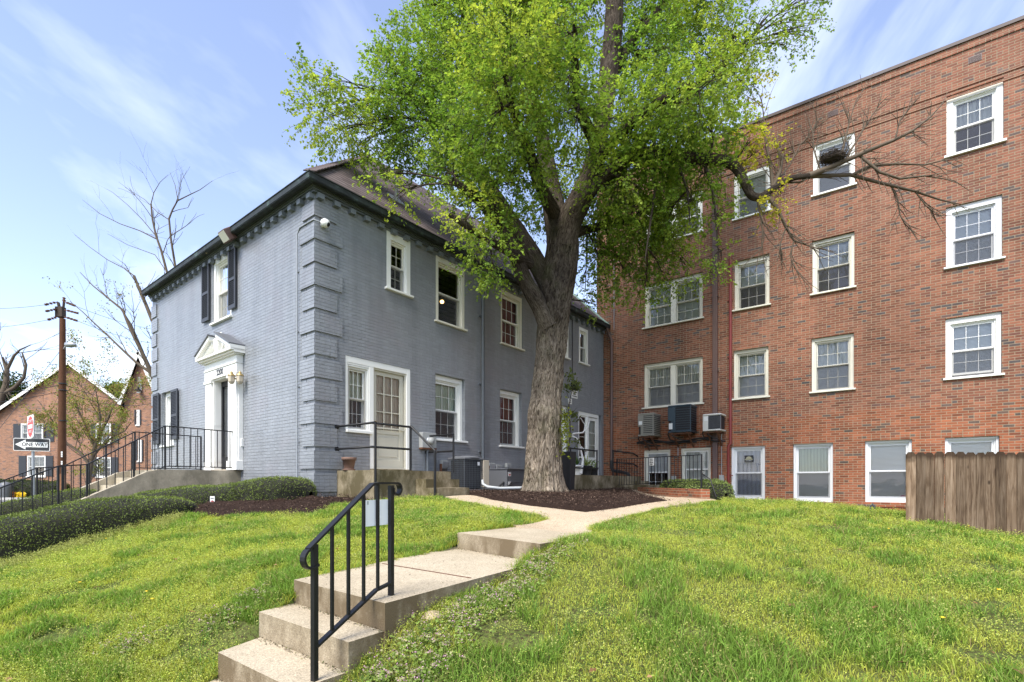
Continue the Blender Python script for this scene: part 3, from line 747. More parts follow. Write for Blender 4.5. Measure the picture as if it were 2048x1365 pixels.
def window(F, parent, r, frame='white', sash_mat=None, rec=.0, cas=.09, head=None, cols=3, rows=2, top='curtain', bot=None, sill=.05, sill_out=.07,
           screen=True, storm=False, bays=1, split=.5, mull=.16, label=None, bottom_gap=0.0, brick_sill=False, lrows=None, botcas=.03, sash_over=.0):
    u0, u1, z0, z1 = r; head = head or cas; sm = sash_mat or frame
    mb = MB(); B = lambda *a: F.box(mb, *a)
    # outer frame / brickmould, its inner stop, head and subsill
    B(u0+.003, u0+cas, -rec-.12, -rec, z0, z1-.003); B(u1-cas, u1-.003, -rec-.12, -rec, z0, z1-.003)
    B(u0+cas, u1-cas, -rec-.12, -rec, z1-head, z1-.003)
    B(u0+cas, u1-cas, -rec-.14, -rec-.015, z0, z0+botcas)
    st = .028
    B(u0+cas, u0+cas+st, -rec-.20, -rec-.045, z0+botcas, z1-head); B(u1-cas-st, u1-cas, -rec-.20, -rec-.045, z0+botcas, z1-head)
    B(u0+cas+st, u1-cas-st, -rec-.20, -rec-.045, z1-head-st, z1-head)
    a, b, c, d = u0+cas+st, u1-cas-st, z0+botcas, z1-head-st
    spans = [(a, b)]
    if bays == 2:
        m = a+(b-a)*split; B(m-mull/2, m+mull/2, -rec-.16, -rec-.012, c, d); spans = [(a, m-mull/2), (m+mull/2, b)]
    w = mb.build('window', M[frame], parent, .004, label=label)
    if sill:
        mb = MB(); F.box(mb, u0-.05, u1+.05, -rec-.06, sill_out, z0-sill, z0-.002)
        mb.build('sill', M[frame], w, .008)
    for k, (a, b) in enumerate(spans):
        mid = c+(d-c)*.5
        tm = top[k] if isinstance(top, (list, tuple)) else top; bm = bot[k] if isinstance(bot, (list, tuple)) else bot
        sash(F, w, a, b, mid-.025, d, -rec-.075, cols, rows, sm)
        zb = c+bottom_gap
        sash(F, w, a, b, zb, mid+.025, -rec-.115, cols, rows if lrows is None else lrows, sm)
        if storm:
            s = .022; mb = MB()
            for (p, q, e, f) in ((a, a+s, c, d), (b-s, b, c, d), (a+s, b-s, c, c+s), (a+s, b-s, d-s, d), (a+s, b-s, mid-.012, mid+.012)):
                F.box(mb, p, q, -rec-.058, -rec-.035, e, f)
            mb.build('storm_frame', M['alu'], w)
        if screen:
            mb = MB(); mb.face([F.pt(a, c, -rec-.066), F.pt(b, c, -rec-.066), F.pt(b, mid, -rec-.066), F.pt(a, mid, -rec-.066)]); mb.build('insect_screen', M['screen'], w)
        for nm, mt, za, zc in (('curtain', tm, mid-.02, d+.03), ('curtain', bm, c, mid-.02)):
            if not mt: continue
            mb = MB(); n = 26; o = -rec-.172
            for i in range(n):
                x0 = a-.03+(b-a+.06)*i/n; x1 = a-.03+(b-a+.06)*(i+1)/n
                w0 = .010*math.sin(i*2.4); w1 = .010*math.sin((i+1)*2.4)
                if 'blind' in mt and mt != 'blue_blind': w0 = w1 = 0
                mb.face([F.pt(x0, za, o+w0), F.pt(x1, za, o+w1), F.pt(x1, zc, o+w1), F.pt(x0, zc, o+w0)], [(x0, za), (x1, za), (x1, zc), (x0, zc)], True)
            mb.build('blind' if 'blind' in mt else 'curtain', M[mt], w)
    return w

def shutter(F, parent, u0, u1, z0, z1, o=.03, name='shutter', label=None):
    mb = MB(); B = lambda *a: F.box(mb, *a); s = .05; t = .035
    B(u0, u0+s, o, o+t, z0, z1); B(u1-s, u1, o, o+t, z0, z1)
    mid = z0+(z1-z0)*.48
    for a, b in ((z0, z0+.09), (mid-.035, mid+.035), (z1-.07, z1)): B(u0+s, u1-s, o, o+t, a, b)
    for a, b in ((z0+.09, mid-.035), (mid+.035, z1-.07)):
        n = int((b-a)/.042)
        for i in range(n):
            z = a+(b-a)*(i+.5)/n
            p = [F.pt(u0+s, z-.016, o+t-.004), F.pt(u1-s, z-.016, o+t-.004), F.pt(u1-s, z+.016, o+.006), F.pt(u0+s, z+.016, o+.006)]
            mb.face(p); q = [x-V((0, 0, .007)) for x in p]; mb.face(q[::-1]); mb.face([q[0], q[1], p[1], p[0]])
    B(u0+s*.5, u1-s*.5, o-.004, o+.004, z0+.02, z1-.02)
    return mb.build(name, M['shutter'], parent, label=label)

# ------------------------------------------------------------------ the gray house
house = thing('gray_house', (C0[0], C0[1], -.35), 'two storey gray painted brick house with hipped brown shingle roof', 'house')
ZT = 5.62
rG = dict(a=G.rect(773,460,573,821,484,594), b=G.rect(871.5,509,639,929,538.5,661), c=G.rect(1001.7,579,685,1045,595.5,700),
          e=G.rect(1158,654,725,1176,660,729), f=G.rect(871,747,879,930,760,881.6), g=G.rect(1000,778,892,1044,787,893), h=G.rect(1092,806,904,1138,811,905), i=G.rect(1118,640,712,1137,648,716))
dG = (G.u(691), G.u(821), .27, (G.z(691, 709)+G.z(821, 740))/2)
d2G = (G.u(1157), G.u(1203), .10, (G.z(1157, 822)+G.z(1203, 832))/2)
rW = dict(a=W.rect(426,517,651,463,502,629), b=W.rect(323.5,786,893,347,780,889))
dW = (3.594, 4.51, .30, 2.52)
wm = MB()
wall_mesh(wm, G, 0, GEND+.15, -1.6, ZT, [*rG.values(), dG, d2G])
wall_mesh(wm, W, 0, WEND, -1.6, ZT, [*rW.values(), dW])
bk0 = W.pt(WEND, 0); bk1 = bk0+G.x3()*(GEND+.1); g1 = G.pt(GEND+.1, 0)
def plainwall(mb, a, b, z0, z1):
    L = (b-a).length; mb.face([V((a[0], a[1], z0)), V((b[0], b[1], z0)), V((b[0], b[1], z1)), V((a[0], a[1], z1))], [(0, z0), (L, z0), (L, z1), (0, z1)])
plainwall(wm, bk1, bk0, -1.6, ZT); plainwall(wm, g1, bk1, -1.6, ZT)
for z in (-1.55, 2.75): wm.face([V((p[0], p[1], z)) for p in (V((C0[0], C0[1], 0))+ (G.x3()+W.x3())*.31, g1+W.x3()*.31, bk1, bk0+G.x3()*.31)])
wm.build('wall', M['gray_brick'], house)

# quoins: one L-shaped block of brick each, wrapped round the corner
def quoin(parent, k):
    zb = (HY-(431+46.1*k))*10/FPX; zt = zb+.365; ug = .465 if k % 2 == 0 else .59; uw = .42 if k % 2 == 0 else .52
    if k == 0: zt = 5.44
    o = .032; mb = MB()
    P0 = [G.pt(ug, 0, .0), G.pt(ug, 0, o), V((C0[0], C0[1], 0))+ (G.n3()+W.n3())*o, W.pt(uw, 0, o), W.pt(uw, 0, 0)]
    us = [ug, ug, 0, -uw, -uw]
    for z, fl in ((zt, False), (zb, True)):
        pts = [V((p[0], p[1], z)) for p in P0]+[V((C0[0]+.01, C0[1]+.02, z))]
        mb.face(pts[::-1] if fl else pts, [(u, z) for u in us+[0]])
    for i in range(4):
        a, b = P0[i], P0[i+1]
        mb.face([V((a[0], a[1], zb)), V((a[0], a[1], zt)), V((b[0], b[1], zt)), V((b[0], b[1], zb))][::-1], [(us[i], zb), (us[i], zt), (us[i+1], zt), (us[i+1], zb)][::-1])
    mb.build('quoin', M['gray_brick'], parent)
for k in range(13): quoin(house, k)
for k in range(13):
    zb = 5.44-.43-.445*k; mb = MB(); w = .42 if k % 2 == 0 else .52
    W.box(mb, WEND-w, WEND, .001, .032, zb, zb+.365); mb.build('quoin', M['gray_brick'], house)

# cornice, dentils, soffit, gutter
def wrap(mb, o0, o1, z0, z1, gEnd=GEND+.02, wEnd=WEND):
    """a moulding running along both facades with a mitred corner"""
    cor = lambda o: V((C0[0], C0[1], 0))+V((G.n[0]+W.n[0], G.n[1]+W.n[1], 0))*o
    for F, end, sgn in ((G, gEnd, 0), (W, wEnd, 1)):
        c = [[[None]*2 for _ in (0, 1)] for _ in (0, 1)]
        for j, o in enumerate((o0, o1)):
            a = cor(o); b = F.pt(end, 0, o)
            for k, z in enumerate((z0, z1)):
                c[0][j][k] = V((a[0], a[1], z)); c[1][j][k] = V((b[0], b[1], z))
        mb.hexa(c, (0, end, o0, o1, z0, z1))
mb = MB(); wrap(mb, .002, .06, 5.585, 5.62); wrap(mb, .002, .09, 5.622, 5.66); wrap(mb, .002, .12, 5.662, 5.70); mb.build('cornice', M['slate_trim'], house)
for F_, end in ((W, WEND-.05), (G, GEND-.1)):
    for k in range(34):
        if .02+.36*k < end: mb = MB(); F_.box(mb, .02+.36*k, .02+.36*k+.13, .003, .10, 5.49, 5.583); mb.build('dentil', M['gray_paint'], house)
mb = MB(); wrap(mb, .0, .21, 5.702, 5.735); mb.build('soffit', M['slate_trim'], house)
mb = MB(); wrap(mb, .175, .18, 5.65, 5.79); wrap(mb, .18, .27, 5.665, 5.68); wrap(mb, .262, .28, 5.68, 5.79); wrap(mb, .255, .295, 5.785, 5.803)
for k in range(12):
    W.box(mb, .5+k*.8, .53+k*.8, .18, .285, 5.80, 5.808)
mb.build('gutter', M['gutter'], house, .004)
# roof
EZ = 5.79; OV = .25
cor = V((C0[0], C0[1], 0))+V((G.n[0]+W.n[0], G.n[1]+W.n[1], 0))*OV
ge = G.pt(GEND+.05, 0, OV); we = W.pt(WEND, 0, OV)-G.x3()*0+W.x3()*OV
bk = we+G.x3()*(GEND+.6); RH = 10.5
apex = V((C0[0], C0[1], 0))+(G.x3()+W.x3())*4.67; rend = apex+G.x3()*(GEND-4.67+.10)
Z = lambda p, z: V((p[0], p[1], z))
mb = MB(); sl = math.hypot(4.9, RH-EZ)
def roof_face(pts, F, flip=False):
    base = Z(pts[0], 0); d = (Z(pts[1], 0)-base).normalized()
    uv = []
    for p in pts:
        q = Z(p, 0)-base; a = q.dot(d); perp = (q-d*a).length; uv.append((a, math.hypot(perp, p[2]-EZ)))
    mb.face(pts, uv)
roof_face([Z(cor, EZ), Z(ge, EZ), Z(rend, RH), Z(apex, RH)], G)
roof_face([Z(we, EZ), Z(cor, EZ), Z(apex, RH)], W)
bke = V((ge[0], ge[1], 0))+W.x3()*(WEND+2*OV)
roof_face([Z(bke, EZ), Z(we, EZ), Z(apex, RH), Z(rend, RH)], G)
mb.face([Z(ge, EZ), Z(bke, EZ), Z(rend, RH)])
for a, b, c in ((Z(cor, EZ), Z(ge, EZ), 0), (Z(we, EZ), Z(cor, EZ), 0)):
    mb.face([a-V((0, 0, .03)), b-V((0, 0, .03)), b, a])
rf = mb.build('roof', M['roof'], house)
mb = MB(); 
pts = [Z(cor, EZ+.02).lerp(Z(apex, RH+.02), f) for f in np.linspace(0, 1, 30)]
for i in range(29): mb.bar(pts[i], pts[i+1].lerp(pts[i], .02)+V((0, 0, .012)), .24, .02)
mb.build('hip_cap', M['roof'], rf)
# plumbing vent and copper valley where the roof meets the taller block
vp = P(792, 385, 13.2); 
def on_roof(px, py):
    n = (Z(ge, EZ)-Z(cor, EZ)).cross(Z(apex, RH)-Z(cor, EZ)); d = V(((px-CX)/FPX, 1, (HY-py)/FPX)); t = n.dot(Z(cor, EZ))/n.dot(d); return d*t
vp = on_roof(793, 402); mb = MB(); mb.tube([vp-V((0, 0, .1)), vp+V((0, 0, .5))], .045, 10); mb.obox(vp+V((0, 0, .03)), (.614, .789, 0), (-.55, .43, .7), (.5, -.4, .7), .18, .2, .012); mb.build('vent_pipe', M['grey_box'], rf)
mb = MB(); v0 = Z(ge, EZ+.03)-G.x3()*.12; v1 = Z(rend, RH+.03)-G.x3()*.12
mb.bar(v0, v1, .26, .03); mb.build('flashing', M['copper_green'], rf)

# windows of the long side
window(G, house, rG['a'], 'white', 'cream', 0, .12, .16, 2, 2, None, None, label='small sash window with white surround near the corner')
window(G, house, rG['b'], 'cream', 'cream', 0, .09, .13, 1, 1, None, None, label='large dark undivided upper window')
window(G, house, rG['c'], 'cream', 'white', 0.02, .08, .12, 3, 2, 'pink_curtain', 'pink_curtain', screen=False)
window(G, house, rG['e'], 'white', 'white', 0, .09, .12, 1, 1, None, None)
window(G, house, rG['i'], 'white', 'white', 0, .09, .12, 1, 1, None, None)
window(G, house, rG['f'], 'white', 'white', .10, .09, .12, 3, 2, 'green_curtain', None)
window(G, house, rG['g'], 'white', 'white', .10, .09, .11, 3, 2, 'pink_curtain', 'pink_curtain')
window(G, house, rG['h'], 'white', 'white', .10, .09, .12, 2, 2, 'curtain', None)
# door + window group on the porch
def door_leaf(F, par, u0, u1, z0, z1, o, mat, glass_from, cols, rows, curtain, lower_panel=True, kind='door', label=None):
    mb = MB(); B = lambda *a: F.box(mb, *a); s = .12; t = .04
    zg = z0+(z1-z0)*glass_from
    B(u0, u0+s, o-t, o, z0, z1); B(u1-s, u1, o-t, o, z0, z1); B(u0+s, u1-s, o-t, o, z1-.11, z1); B(u0+s, u1-s, o-t, o, z0, z0+.2); B(u0+s, u1-s, o-t, o, zg-.09, zg)
    B(u0+s, u1-s, o-t, o-.018, z0+.2, zg-.09)
    if lower_panel: B(u0+s+.06, u1-s-.06, o-.02, o-.006, z0+.27, zg-.16)
    for i in range(1, cols): x = u0+s+(u1-u0-2*s)*i/cols; B(x-.012, x+.012, o-.03, o-.004, zg, z1-.11)
    for i in range(1, rows): x = zg+(z1-.11-zg)*i/rows; B(u0+s, u1-s, o-.028, o-.006, x-.012, x+.012)
    d = mb.build(kind, M[mat], par, .004, label=label)
    mb = MB(); mb.face([F.pt(u0+s, zg, o-.018), F.pt(u1-s, zg, o-.018), F.pt(u1-s, z1-.11, o-.018), F.pt(u0+s, z1-.11, o-.018)]); mb.build('pane', M['glass'], d)
    if curtain:
        mb = MB(); mb.face([F.pt(u0+s-.02, zg-.02, o-.07), F.pt(u1-s+.02, zg-.02, o-.07), F.pt(u1-s+.02, z1-.10, o-.07), F.pt(u0+s-.02, z1-.10, o-.07)], [(0, zg), (u1-u0, zg), (u1-u0, z1), (0, z1)]); mb.build('curtain', M[curtain], d)
    mb = MB(); hz = z0+(z1-z0)*.47; mb.tube([F.pt(u0+.05, hz, o-.01), F.pt(u0+.05, hz, o+.05)], .012, 8); mb.lathe(F.pt(u0+.05, hz, o+.045), [(0, 0), (.022, .004), (.026, .018), (.018, .032), (0, .036)], 12, F.n3())
    mb.build('handle', M['brass'], d)
    return d
u0, u1, z0, z1 = dG; um = G.u(744)
mb = MB(); B = lambda *a: G.box(mb, *a)
zs = G.z(715, 861)
B(u0+.003, u0+.05, -.12, -.01, zs, z1-.003); B(u1-.10, u1-.003, -.14, -.01, z0, z1-.003); B(u0+.05, u1-.10, -.12, -.012, z1-.13, z1-.003); B(um-.055, um+.055, -.14, -.014, z0, z1-.13); B(u0+.05, um-.055, -.12, -.02, z1-.17, z1-.132)
group = mb.build('door_frame', M['white'], house, .004)
mb = MB(); B(u0+.003, um-.055, -.28, -.12, z0, zs-.052)
G.box(mb, u0+.001, um-.055, -.28, -.001, z0, zs-.055); mb.build('panel', M['gray_brick'], group)
window(G, house, (u0+.05, um-.055, zs, z1-.17), 'white', 'white', .03, .035, .035, 3, 2, 'green_curtain', None, sill=.06, sill_out=.06, storm=True)
door_leaf(G, house, um+.07, u1-.12, z0+.02, z1-.15, -.10, 'tan_door', .40, 3, 3, 'door_curtain', label='old cream door with nine small panes')
mb = MB(); s = .035; a, b, c, d = um+.056, u1-.101, z0+.02, z1-.132
for (p, q, e, f) in ((a, a+s, c, d), (b-s, b, c, d), (a+s, b-s, c, c+s), (a+s, b-s, d-s, d), (a+s, b-s, c+(d-c)*.405, c+(d-c)*.42)): G.box(mb, p, q, -.075, -.045, e, f)
mb.build('storm_door', M['tan_door'], house)
mb = MB(); G.box(mb, um-.05, u1+.02, -.2, .04, .236, .29); mb.build('threshold', M['porch_concrete'], house, .006)
# far door group by the brick block
u0, u1, z0, z1 = d2G; a = G.u(1178); b = G.u(1198)
mb = MB(); B(u0+.003, u0+.08, -.14, -.02, z0+.7, z1-.003); B(b, b+.12, -.14, -.08, z0, z1-.003); B(u0+.08, b, -.14, -.02, z1-.12, z1-.003); B(a-.1, a, -.14, -.02, z0, z1-.12)
B(b+.12, u1-.003, -.29, -.25, z0, z1-.003)
mb.build('door_frame', M['white'], house, .004)
mb = MB(); G.box(mb, u0+.002, a-.1, -.2, -.05, z0, z0+.7); mb.build('panel', M['gray_brick'], house)
sash(G, house, u0+.08, a-.1, z0+.75, z1-.12, -.06, 1, 2, 'white')
door_leaf(G, house, a+.01, b-.01, z0+.02, z1-.13, -.08, 'white', .35, 1, 3, 'curtain', label='white glazed door beside the brick block')

# entrance end windows and shutters
window(W, house, rW['a'], 'white', 'cream', .02, .11, .13, 3, 2, 'curtain', None, label='upper window between black louvred shutters')
window(W, house, rW['b'], 'white', 'white', .10, .09, .12, 3, 2, 'curtain', 'curtain', screen=False)
def shpx(F, xl, tl, bl, xr, tr, br, **k):
    r = F.rect(xl, tl, bl, xr, tr, br); a, b = sorted(r[:2]); shutter(F, house, a, b, r[2], r[3], **k)
shpx(W, 408, 532, 646, 422, 524, 643); shpx(W, 461, 498, 621, 475.5, 494, 617)
shpx(W, 310, 790, 889, 321.5, 787, 888); shpx(W, 346, 781, 880, 358.5, 778, 879)
# entrance surround with broken pediment and urn
mb = MB(); B = lambda *a: W.box(mb, *a)
uo0, uo1 = 3.40, 4.72+.15
uo0 = W.u(474, .14); uo1 = W.u(410, .14); ui0, ui1 = dW[0], dW[1]
for a, b in ((uo0, ui0), (ui1, uo1)):
    B(a, b, .002, .10, .47, 2.52); B(a+.03, b-.03, .10, .145, .50, 2.44); B(a-.015, b+.015, .002, .165, .285, .50); B(a-.012, b+.012, .10, .17, 2.44, 2.50)
    for f in (.3, .5, .7): x = a+(b-a)*f; B(x-.012, x+.012, .145, .155, .52, 2.42)
B(uo0, uo1, .002, .15, 2.522, 2.74); B(uo0-.01, uo1+.01, .002, .17, 2.742, 2.775); B(uo0, uo1, .002, .15, 2.777, 2.93)
B(uo0-.04, uo1+.04, .002, .21, 2.932, 2.965); B(uo0-.07, uo1+.07, .002, .27, 2.967, 3.0); B(uo0-.10, uo1+.10, .002, .33, 3.002, 3.05)
B(ui0-.001, ui0+.03, -.09, .11, .30, 2.52); B(ui1-.03, ui1+.001, -.09, .11, .30, 2.52); B(ui0, ui1, -.09, .10, 2.49, 2.521)
for a, b, c in ((ui1-.037, ui1-.029, .1),): B(a, b, -.07, .08, .5, 1.3); B(a, b, -.07, .08, 1.4, 2.4)
sur = mb.build('door_surround', M['white'], house, .004)
um = (uo0+uo1)/2; hw = (uo1-uo0)/2+.10
def raker(mb, sgn, z_off, th, o0, o1, cut):
    a = um+sgn*hw; b = um+sgn*cut; H = .47
    za = 3.052; zb = 3.052+H*(1-cut/hw)
    for u_, v_ in ((a, b),):
        c = [[[None]*2 for _ in (0, 1)] for _ in (0, 1)]
        for i, (uu, zz2) in enumerate(((a, za), (b, zb))):
            for j, o in enumerate((o0, o1)):
                c[i][j][0] = W.pt(uu, zz2+z_off, o); c[i][j][1] = W.pt(uu, zz2+z_off+th, o)
        mb.hexa(c, (0, hw, o0, o1, 0, th))
mb = MB()
for sg in (1, -1): raker(mb, sg, -.02, .09, .002, .33, .20); raker(mb, sg, -.09, .07, .002, .25, .24)
mb.face([W.pt(um-hw+.1, 3.052, .06), W.pt(um+hw-.1, 3.052, .06), W.pt(um+.22, 3.38, .06), W.pt(um-.22, 3.38, .06)])
mb.build('pediment', M['white'], sur)
mb = MB()
for sg in (1, -1): raker(mb, sg, .072, .03, .0, .36, .18)
for k in range(9): W.box(mb, um-hw+.06+k*.1, um-hw+.13+k*.1, .0, .30-.02*k, 3.10+.055*k, 3.17+.06*k) if False else None
mb.build('pediment_roof', M['ac_grey'], sur)
mb = MB(); mb.lathe(W.pt(um, 3.05, .20), [(.08, 0), (.08, .05), (.05, .07), (.06, .10), (.085, .18), (.09, .27), (.08, .31), (.095, .33), (.06, .38), (.03, .39), (.03, .41), (0, .43)], 18); mb.lathe(W.pt(um, 3.48, .12), [(.05, 0), (.05, .04), (.025, .06), (.03, .10), (0, .14)], 12)
mb.build('urn', M['white'], sur)
text_part('house_number', '2200', W.pt(um, 2.64, .152), W.x3()*-1, (0, 0, 1), .19, M['ink'], sur, bold=.006, depth=.003)
# entrance storm door
mb = MB(); W.box(mb, ui0+.03, ui0+.10, -.12, -.07, .30, 2.49); W.box(mb, ui1-.10, ui1-.03, -.12, -.07, .30, 2.49); W.box(mb, ui0+.10, ui1-.10, -.12, -.07, 2.36, 2.49); W.box(mb, ui0+.10, ui1-.10, -.12, -.07, .30, .62)
dd = mb.build('front_door', M['black_metal'], house, .003, label='black framed glass storm door')
mb = MB(); mb.face([W.pt(ui0+.1, .62, -.095), W.pt(ui0+.1, 2.36, -.095), W.pt(ui1-.1, 2.36, -.095), W.pt(ui1-.1, .62, -.095)]); mb.build('pane', M['glass'], dd)
mb = MB(); mb.face([W.pt(ui0+.1, .42, -.17), W.pt(ui0+.1, 2.4, -.17), W.pt(ui1-.1, 2.4, -.17), W.pt(ui1-.1, .42, -.17)], [(0, 0), (0, 2), (.7, 2), (.7, 0)]); mb.build('curtain', M['grey_blind'], dd)

# pipes fixed to the gray walls
mb = MB(); u = G.u(966, .09); zt = G.z(966, 548, .09); mb.tube([G.pt(u, 5.62, .22), G.pt(u, 5.45, .09), G.pt(u, -.25, .09)], .045, 10)
for z in (4.4, 2.6, .8): G.box(mb, u-.07, u+.07, .0, .06, z, z+.03)
mb.build('downspout', M['slate_trim'], house)
mb = MB(); uc = W.u(598, .03); z1_ = (HY-442)*10/FPX
mb.tube([G.pt(.14, (HY-447)*10.1/FPX, .045), (W.pt(0, z1_, .05)+G.pt(0, z1_, .05))/2+W.n3()*.02, W.pt(.08, z1_, .045), W.pt(uc*.9, z1_-.0, .045), W.pt(uc+.04, z1_-.10, .045), W.pt(uc+.05, z1_-.25, .045), W.pt(uc+.05, -.3, .045)], .014, 8)
for z in (4.2, 3.0, 1.9, .8): W.box(mb, uc+.02, uc+.08, .0, .035, z, z+.02)
mb.build('conduit', M['conduit'], house)

# ------------------------------------------------------------------ brick apartment block
block = thing('apartment_building', (J[0], J[1], -.6), 'four storey red brick apartment block with white sash windows behind the lawn', 'building')
RT = 11.22
RR = dict(
 D1=R.rect(1893,193,313,2007.6,155,280), D2=R.rect(1892,416,536,2005,388,515), D3=R.rect(1891,638,757,2003.7,622,748), D4=R.rect(1890,876,1009,1999,872,1010),
 C1=R.rect(1626,287,394,1710,262,366), C2=R.rect(1624,483,588.5,1709,462,573), C3=R.rect(1622.6,677.5,784,1707.7,666,777), C4=R.rect(1730,883,1005,1824,879,1006),
 B1=R.rect(1468,357,441,1541,324,418), B2=R.rect(1468,523.6,622,1539,507,607), B3=R.rect(1466.6,702.5,799,1537,692.6,791.5), B4=R.rect(1462,894,999,1530,892.5,1000),
 A1=R.rect(1289,420,496,1405,379,460), A2=R.rect(1288,569.7,657,1405.5,545,634.5), A3=R.rect(1287,729,816,1405.5,713,806),
 A4=R.rect(1287.4,901.5,985,1340.6,899,987), A5=R.rect(1361.5,897,978,1421.5,895,979), E4=R.rect(1586,889,1004,1666,886,1005))
wm = MB(); wall_mesh(wm, R, -.28, 22, -1.8, RT, list(RR.values()))
bl = R.pt(-.28, 0); br = R.pt(22, 0); back = V((.602, .799, 0))*11
plainwall(wm, bl+back, bl, -1.8, RT); plainwall(wm, br, br+back, -1.8, RT); plainwall(wm, br+back, bl+back, -1.8, RT)
for z in (-1.7, .55, 3.5, 6.45, 9.4): wm.face([V((p[0], p[1], z)) for p in (R.pt(-.25, 0, -.31), R.pt(21.9, 0, -.31), br+back, bl+back)])
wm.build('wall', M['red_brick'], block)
mb = MB(); mb.face([Z(p, RT-.25) for p in (bl, br, br+back, bl+back)]); mb.build('roof', M['asphalt'], block)
mb = MB()
R.box(mb, -.28, 22, .001, .022, 9.86, 9.92); R.box(mb, -.28, 22, .001, .022, 10.06, 10.12); R.box(mb, -.28, 22, .001, .03, RT-.24, RT-.17)
mb.build('string_course', M['red_brick'], block)
mb = MB(); R.box(mb, -.32, 22, -.3, .03, RT, RT+.05); R.box(mb, -.32, 22, .032, .04, RT-.03, RT+.055); mb.build('coping', M['dark_brown'], block)
for px, py in ((1950, 118), (1666, 227), (1349, 349)):
    u = R.u(px); z = R.z(px, py); mb = MB(); R.box(mb, u-.13, u+.13, .001, .006, z-.085, z+.085)
    for i in range(6): R.box(mb, u-.12, u+.12, .006, .014, z-.075+i*.026, z-.062+i*.026)
    mb.build('vent', M['brown_metal'], block)
mb = MB(); R.box(mb, R.u(1640), 13.5, .0, .12, -.86, -.74); mb.build('ledge', M['red_metal'], block)
kw = dict(cas=.10, head=.15, sill=.05, sill_out=.05)
window(R, block, RR['D1'], 'white', 'white', .05, .13, .17, 3, 2, 'curtain', None, sill=.06, label='top floor window, lace in the upper sash, beside the eave vent')
window(R, block, RR['D2'], 'vinyl', 'vinyl', .06, .12, .15, 3, 2, 'blind', 'grey_blind', bottom_gap=0)
window(R, block, RR['D3'], 'white', 'white', .07, .10, .15, 3, 2, 'blind', 'grey_blind', bottom_gap=.06, label='window with its lower sash raised a little')
window(R, block, RR['C1'], 'white', 'white', .02, .08, .12, 1, 1, 'blind', 'grey_blind', label='top floor window behind the bird nest')
for k in ('C2', 'C3', 'B3'): window(R, block, RR[k], 'cream', 'cream', .08, .08, .10, 3, 2, 'blind' if k == 'C2' else 'curtain', 'grey_blind' if k != 'C2' else None, storm=True, **{})
window(R, block, RR['B2'], 'cream', 'cream', .08, .09, .13, 3, 2, 'grey_blind', None, storm=True)
window(R, block, RR['B1'], 'white', 'white', .02, .08, .12, 1, 1, 'blind', 'grey_blind', storm=True)
window(R, block, RR['A2'], 'cream', 'cream', .08, .10, .12, 3, 2, ['blind', 'curtain'], ['blind', 'blind'], storm=True, bays=2, screen=False, label='double window with pale drawn blinds')
window(R, block, RR['A3'], 'cream', 'cream', .08, .10, .12, 3, 2, 'curtain', 'grey_blind', storm=True, bays=2, label='double window above the air conditioners')
window(R, block, RR['A1'], 'white', 'white', .02, .10, .12, 1, 1, 'blind', 'grey_blind', bays=2, label='top floor double window half hidden by leaves')
for k in ('C4', 'D4', 'E4'):
    window(R, block, RR[k], 'vinyl', 'vinyl', .08, .06, .06, 1, 1, 'green_curtain' if k == 'E4' else 'blind', 'grey_blind', sill=0, botcas=.11)
    u0, u1, z0, z1 = RR[k]; mb = MB(); R.box(mb, u0, u1, -.05, .03, z0-.12, z0-.002); mb.build('brick_sill', M['red_brick'], block)
w = window(R, block, RR['B4'], 'vinyl', 'vinyl', .06, .08, .06, 1, 1, 'blue_blind', 'blue_blind', sill=0, botcas=.09, label='ground floor window with a small black notice')
u = R.u(1496); z = R.z(1496, 918); mb = MB(); R.box(mb, u-.13, u+.13, -.113, -.108, z-.11, z+.11)
nt = mb.build('notice', M['ink'], w)
def tpart(F, par, txt, px, py, size, mat, o=.003, sx=1.0, **k):
    u = F.u(px, o); z = F.z(px, py, o)
    xd = F.x3() if F is not W else F.x3()*-1
    return text_part('lettering', txt, F.pt(u, z, o), xd, (0, 0, 1), size, mat, par, sx=sx, **k)
print_rows(w, R.pt(u, z-.06, -.1065), R.x3(), (0, 0, 1), .2, .035, 1, M['grey_box'], 3)
mb = MB(); R.box(mb, u-.115, u+.115, -.1075, -.106, z-.03, z+.0); mb.face([R.pt(u+.085*math.cos(a), z+.005+.075*math.sin(a), -.106) for a in np.linspace(0, math.pi, 12)]); mb.build('notice_band', M['olive_label'], w)
for k, c in (('A4', None), ('A5', 'curtain')):
    u0, u1, z0, z1 = RR[k]
    w = window(R, block, RR[k], 'cream', 'white', .05, .07, .06, 3, 2, c or 'grey_blind', c, sill=0, screen=False, lrows=2, label='barred looking low window by the path rail' if c is None else None)
# rain pipes
mb = MB(); u = R.u(1430, .08); R.box(mb, u-.075, u+.075, .02, .12, -.45, 9.6)
for z in (1.2, 3.6, 6.0, 8.2): R.box(mb, u-.10, u+.10, .0, .124, z, z+.03)
mb.build('downspout', M['brown_metal'], block, .01)
mb = MB(); u = R.u(1461, .06); mb.tube([R.pt(u, 7.2, .06), R.pt(u, 1.25, .06), R.pt(u-.02, 1.2, .07), R.pt(u-.06, 1.15, .07), R.pt(u-.06, -.5, .07)], .045, 10)
for z in (.2, 2.0, 4.0, 5.8): R.box(mb, u-.10, u+.06, .0, .04, z, z+.03)
mb.build('downspout', M['red_metal'], block, label='dull red pipe down the brick wall')
mb = MB(); u = R.u(1223, .08); zt = 5.6
mb.tube([G.pt(GEND-.3, 5.62, .3), G.pt(GEND-.25, 5.5, .3), R.pt(u-.1, 5.42, .12), R.pt(u, 5.25, .08), R.pt(u, .75, .08)], .05, 10); mb.build('downspout', M['brown_metal'], block)
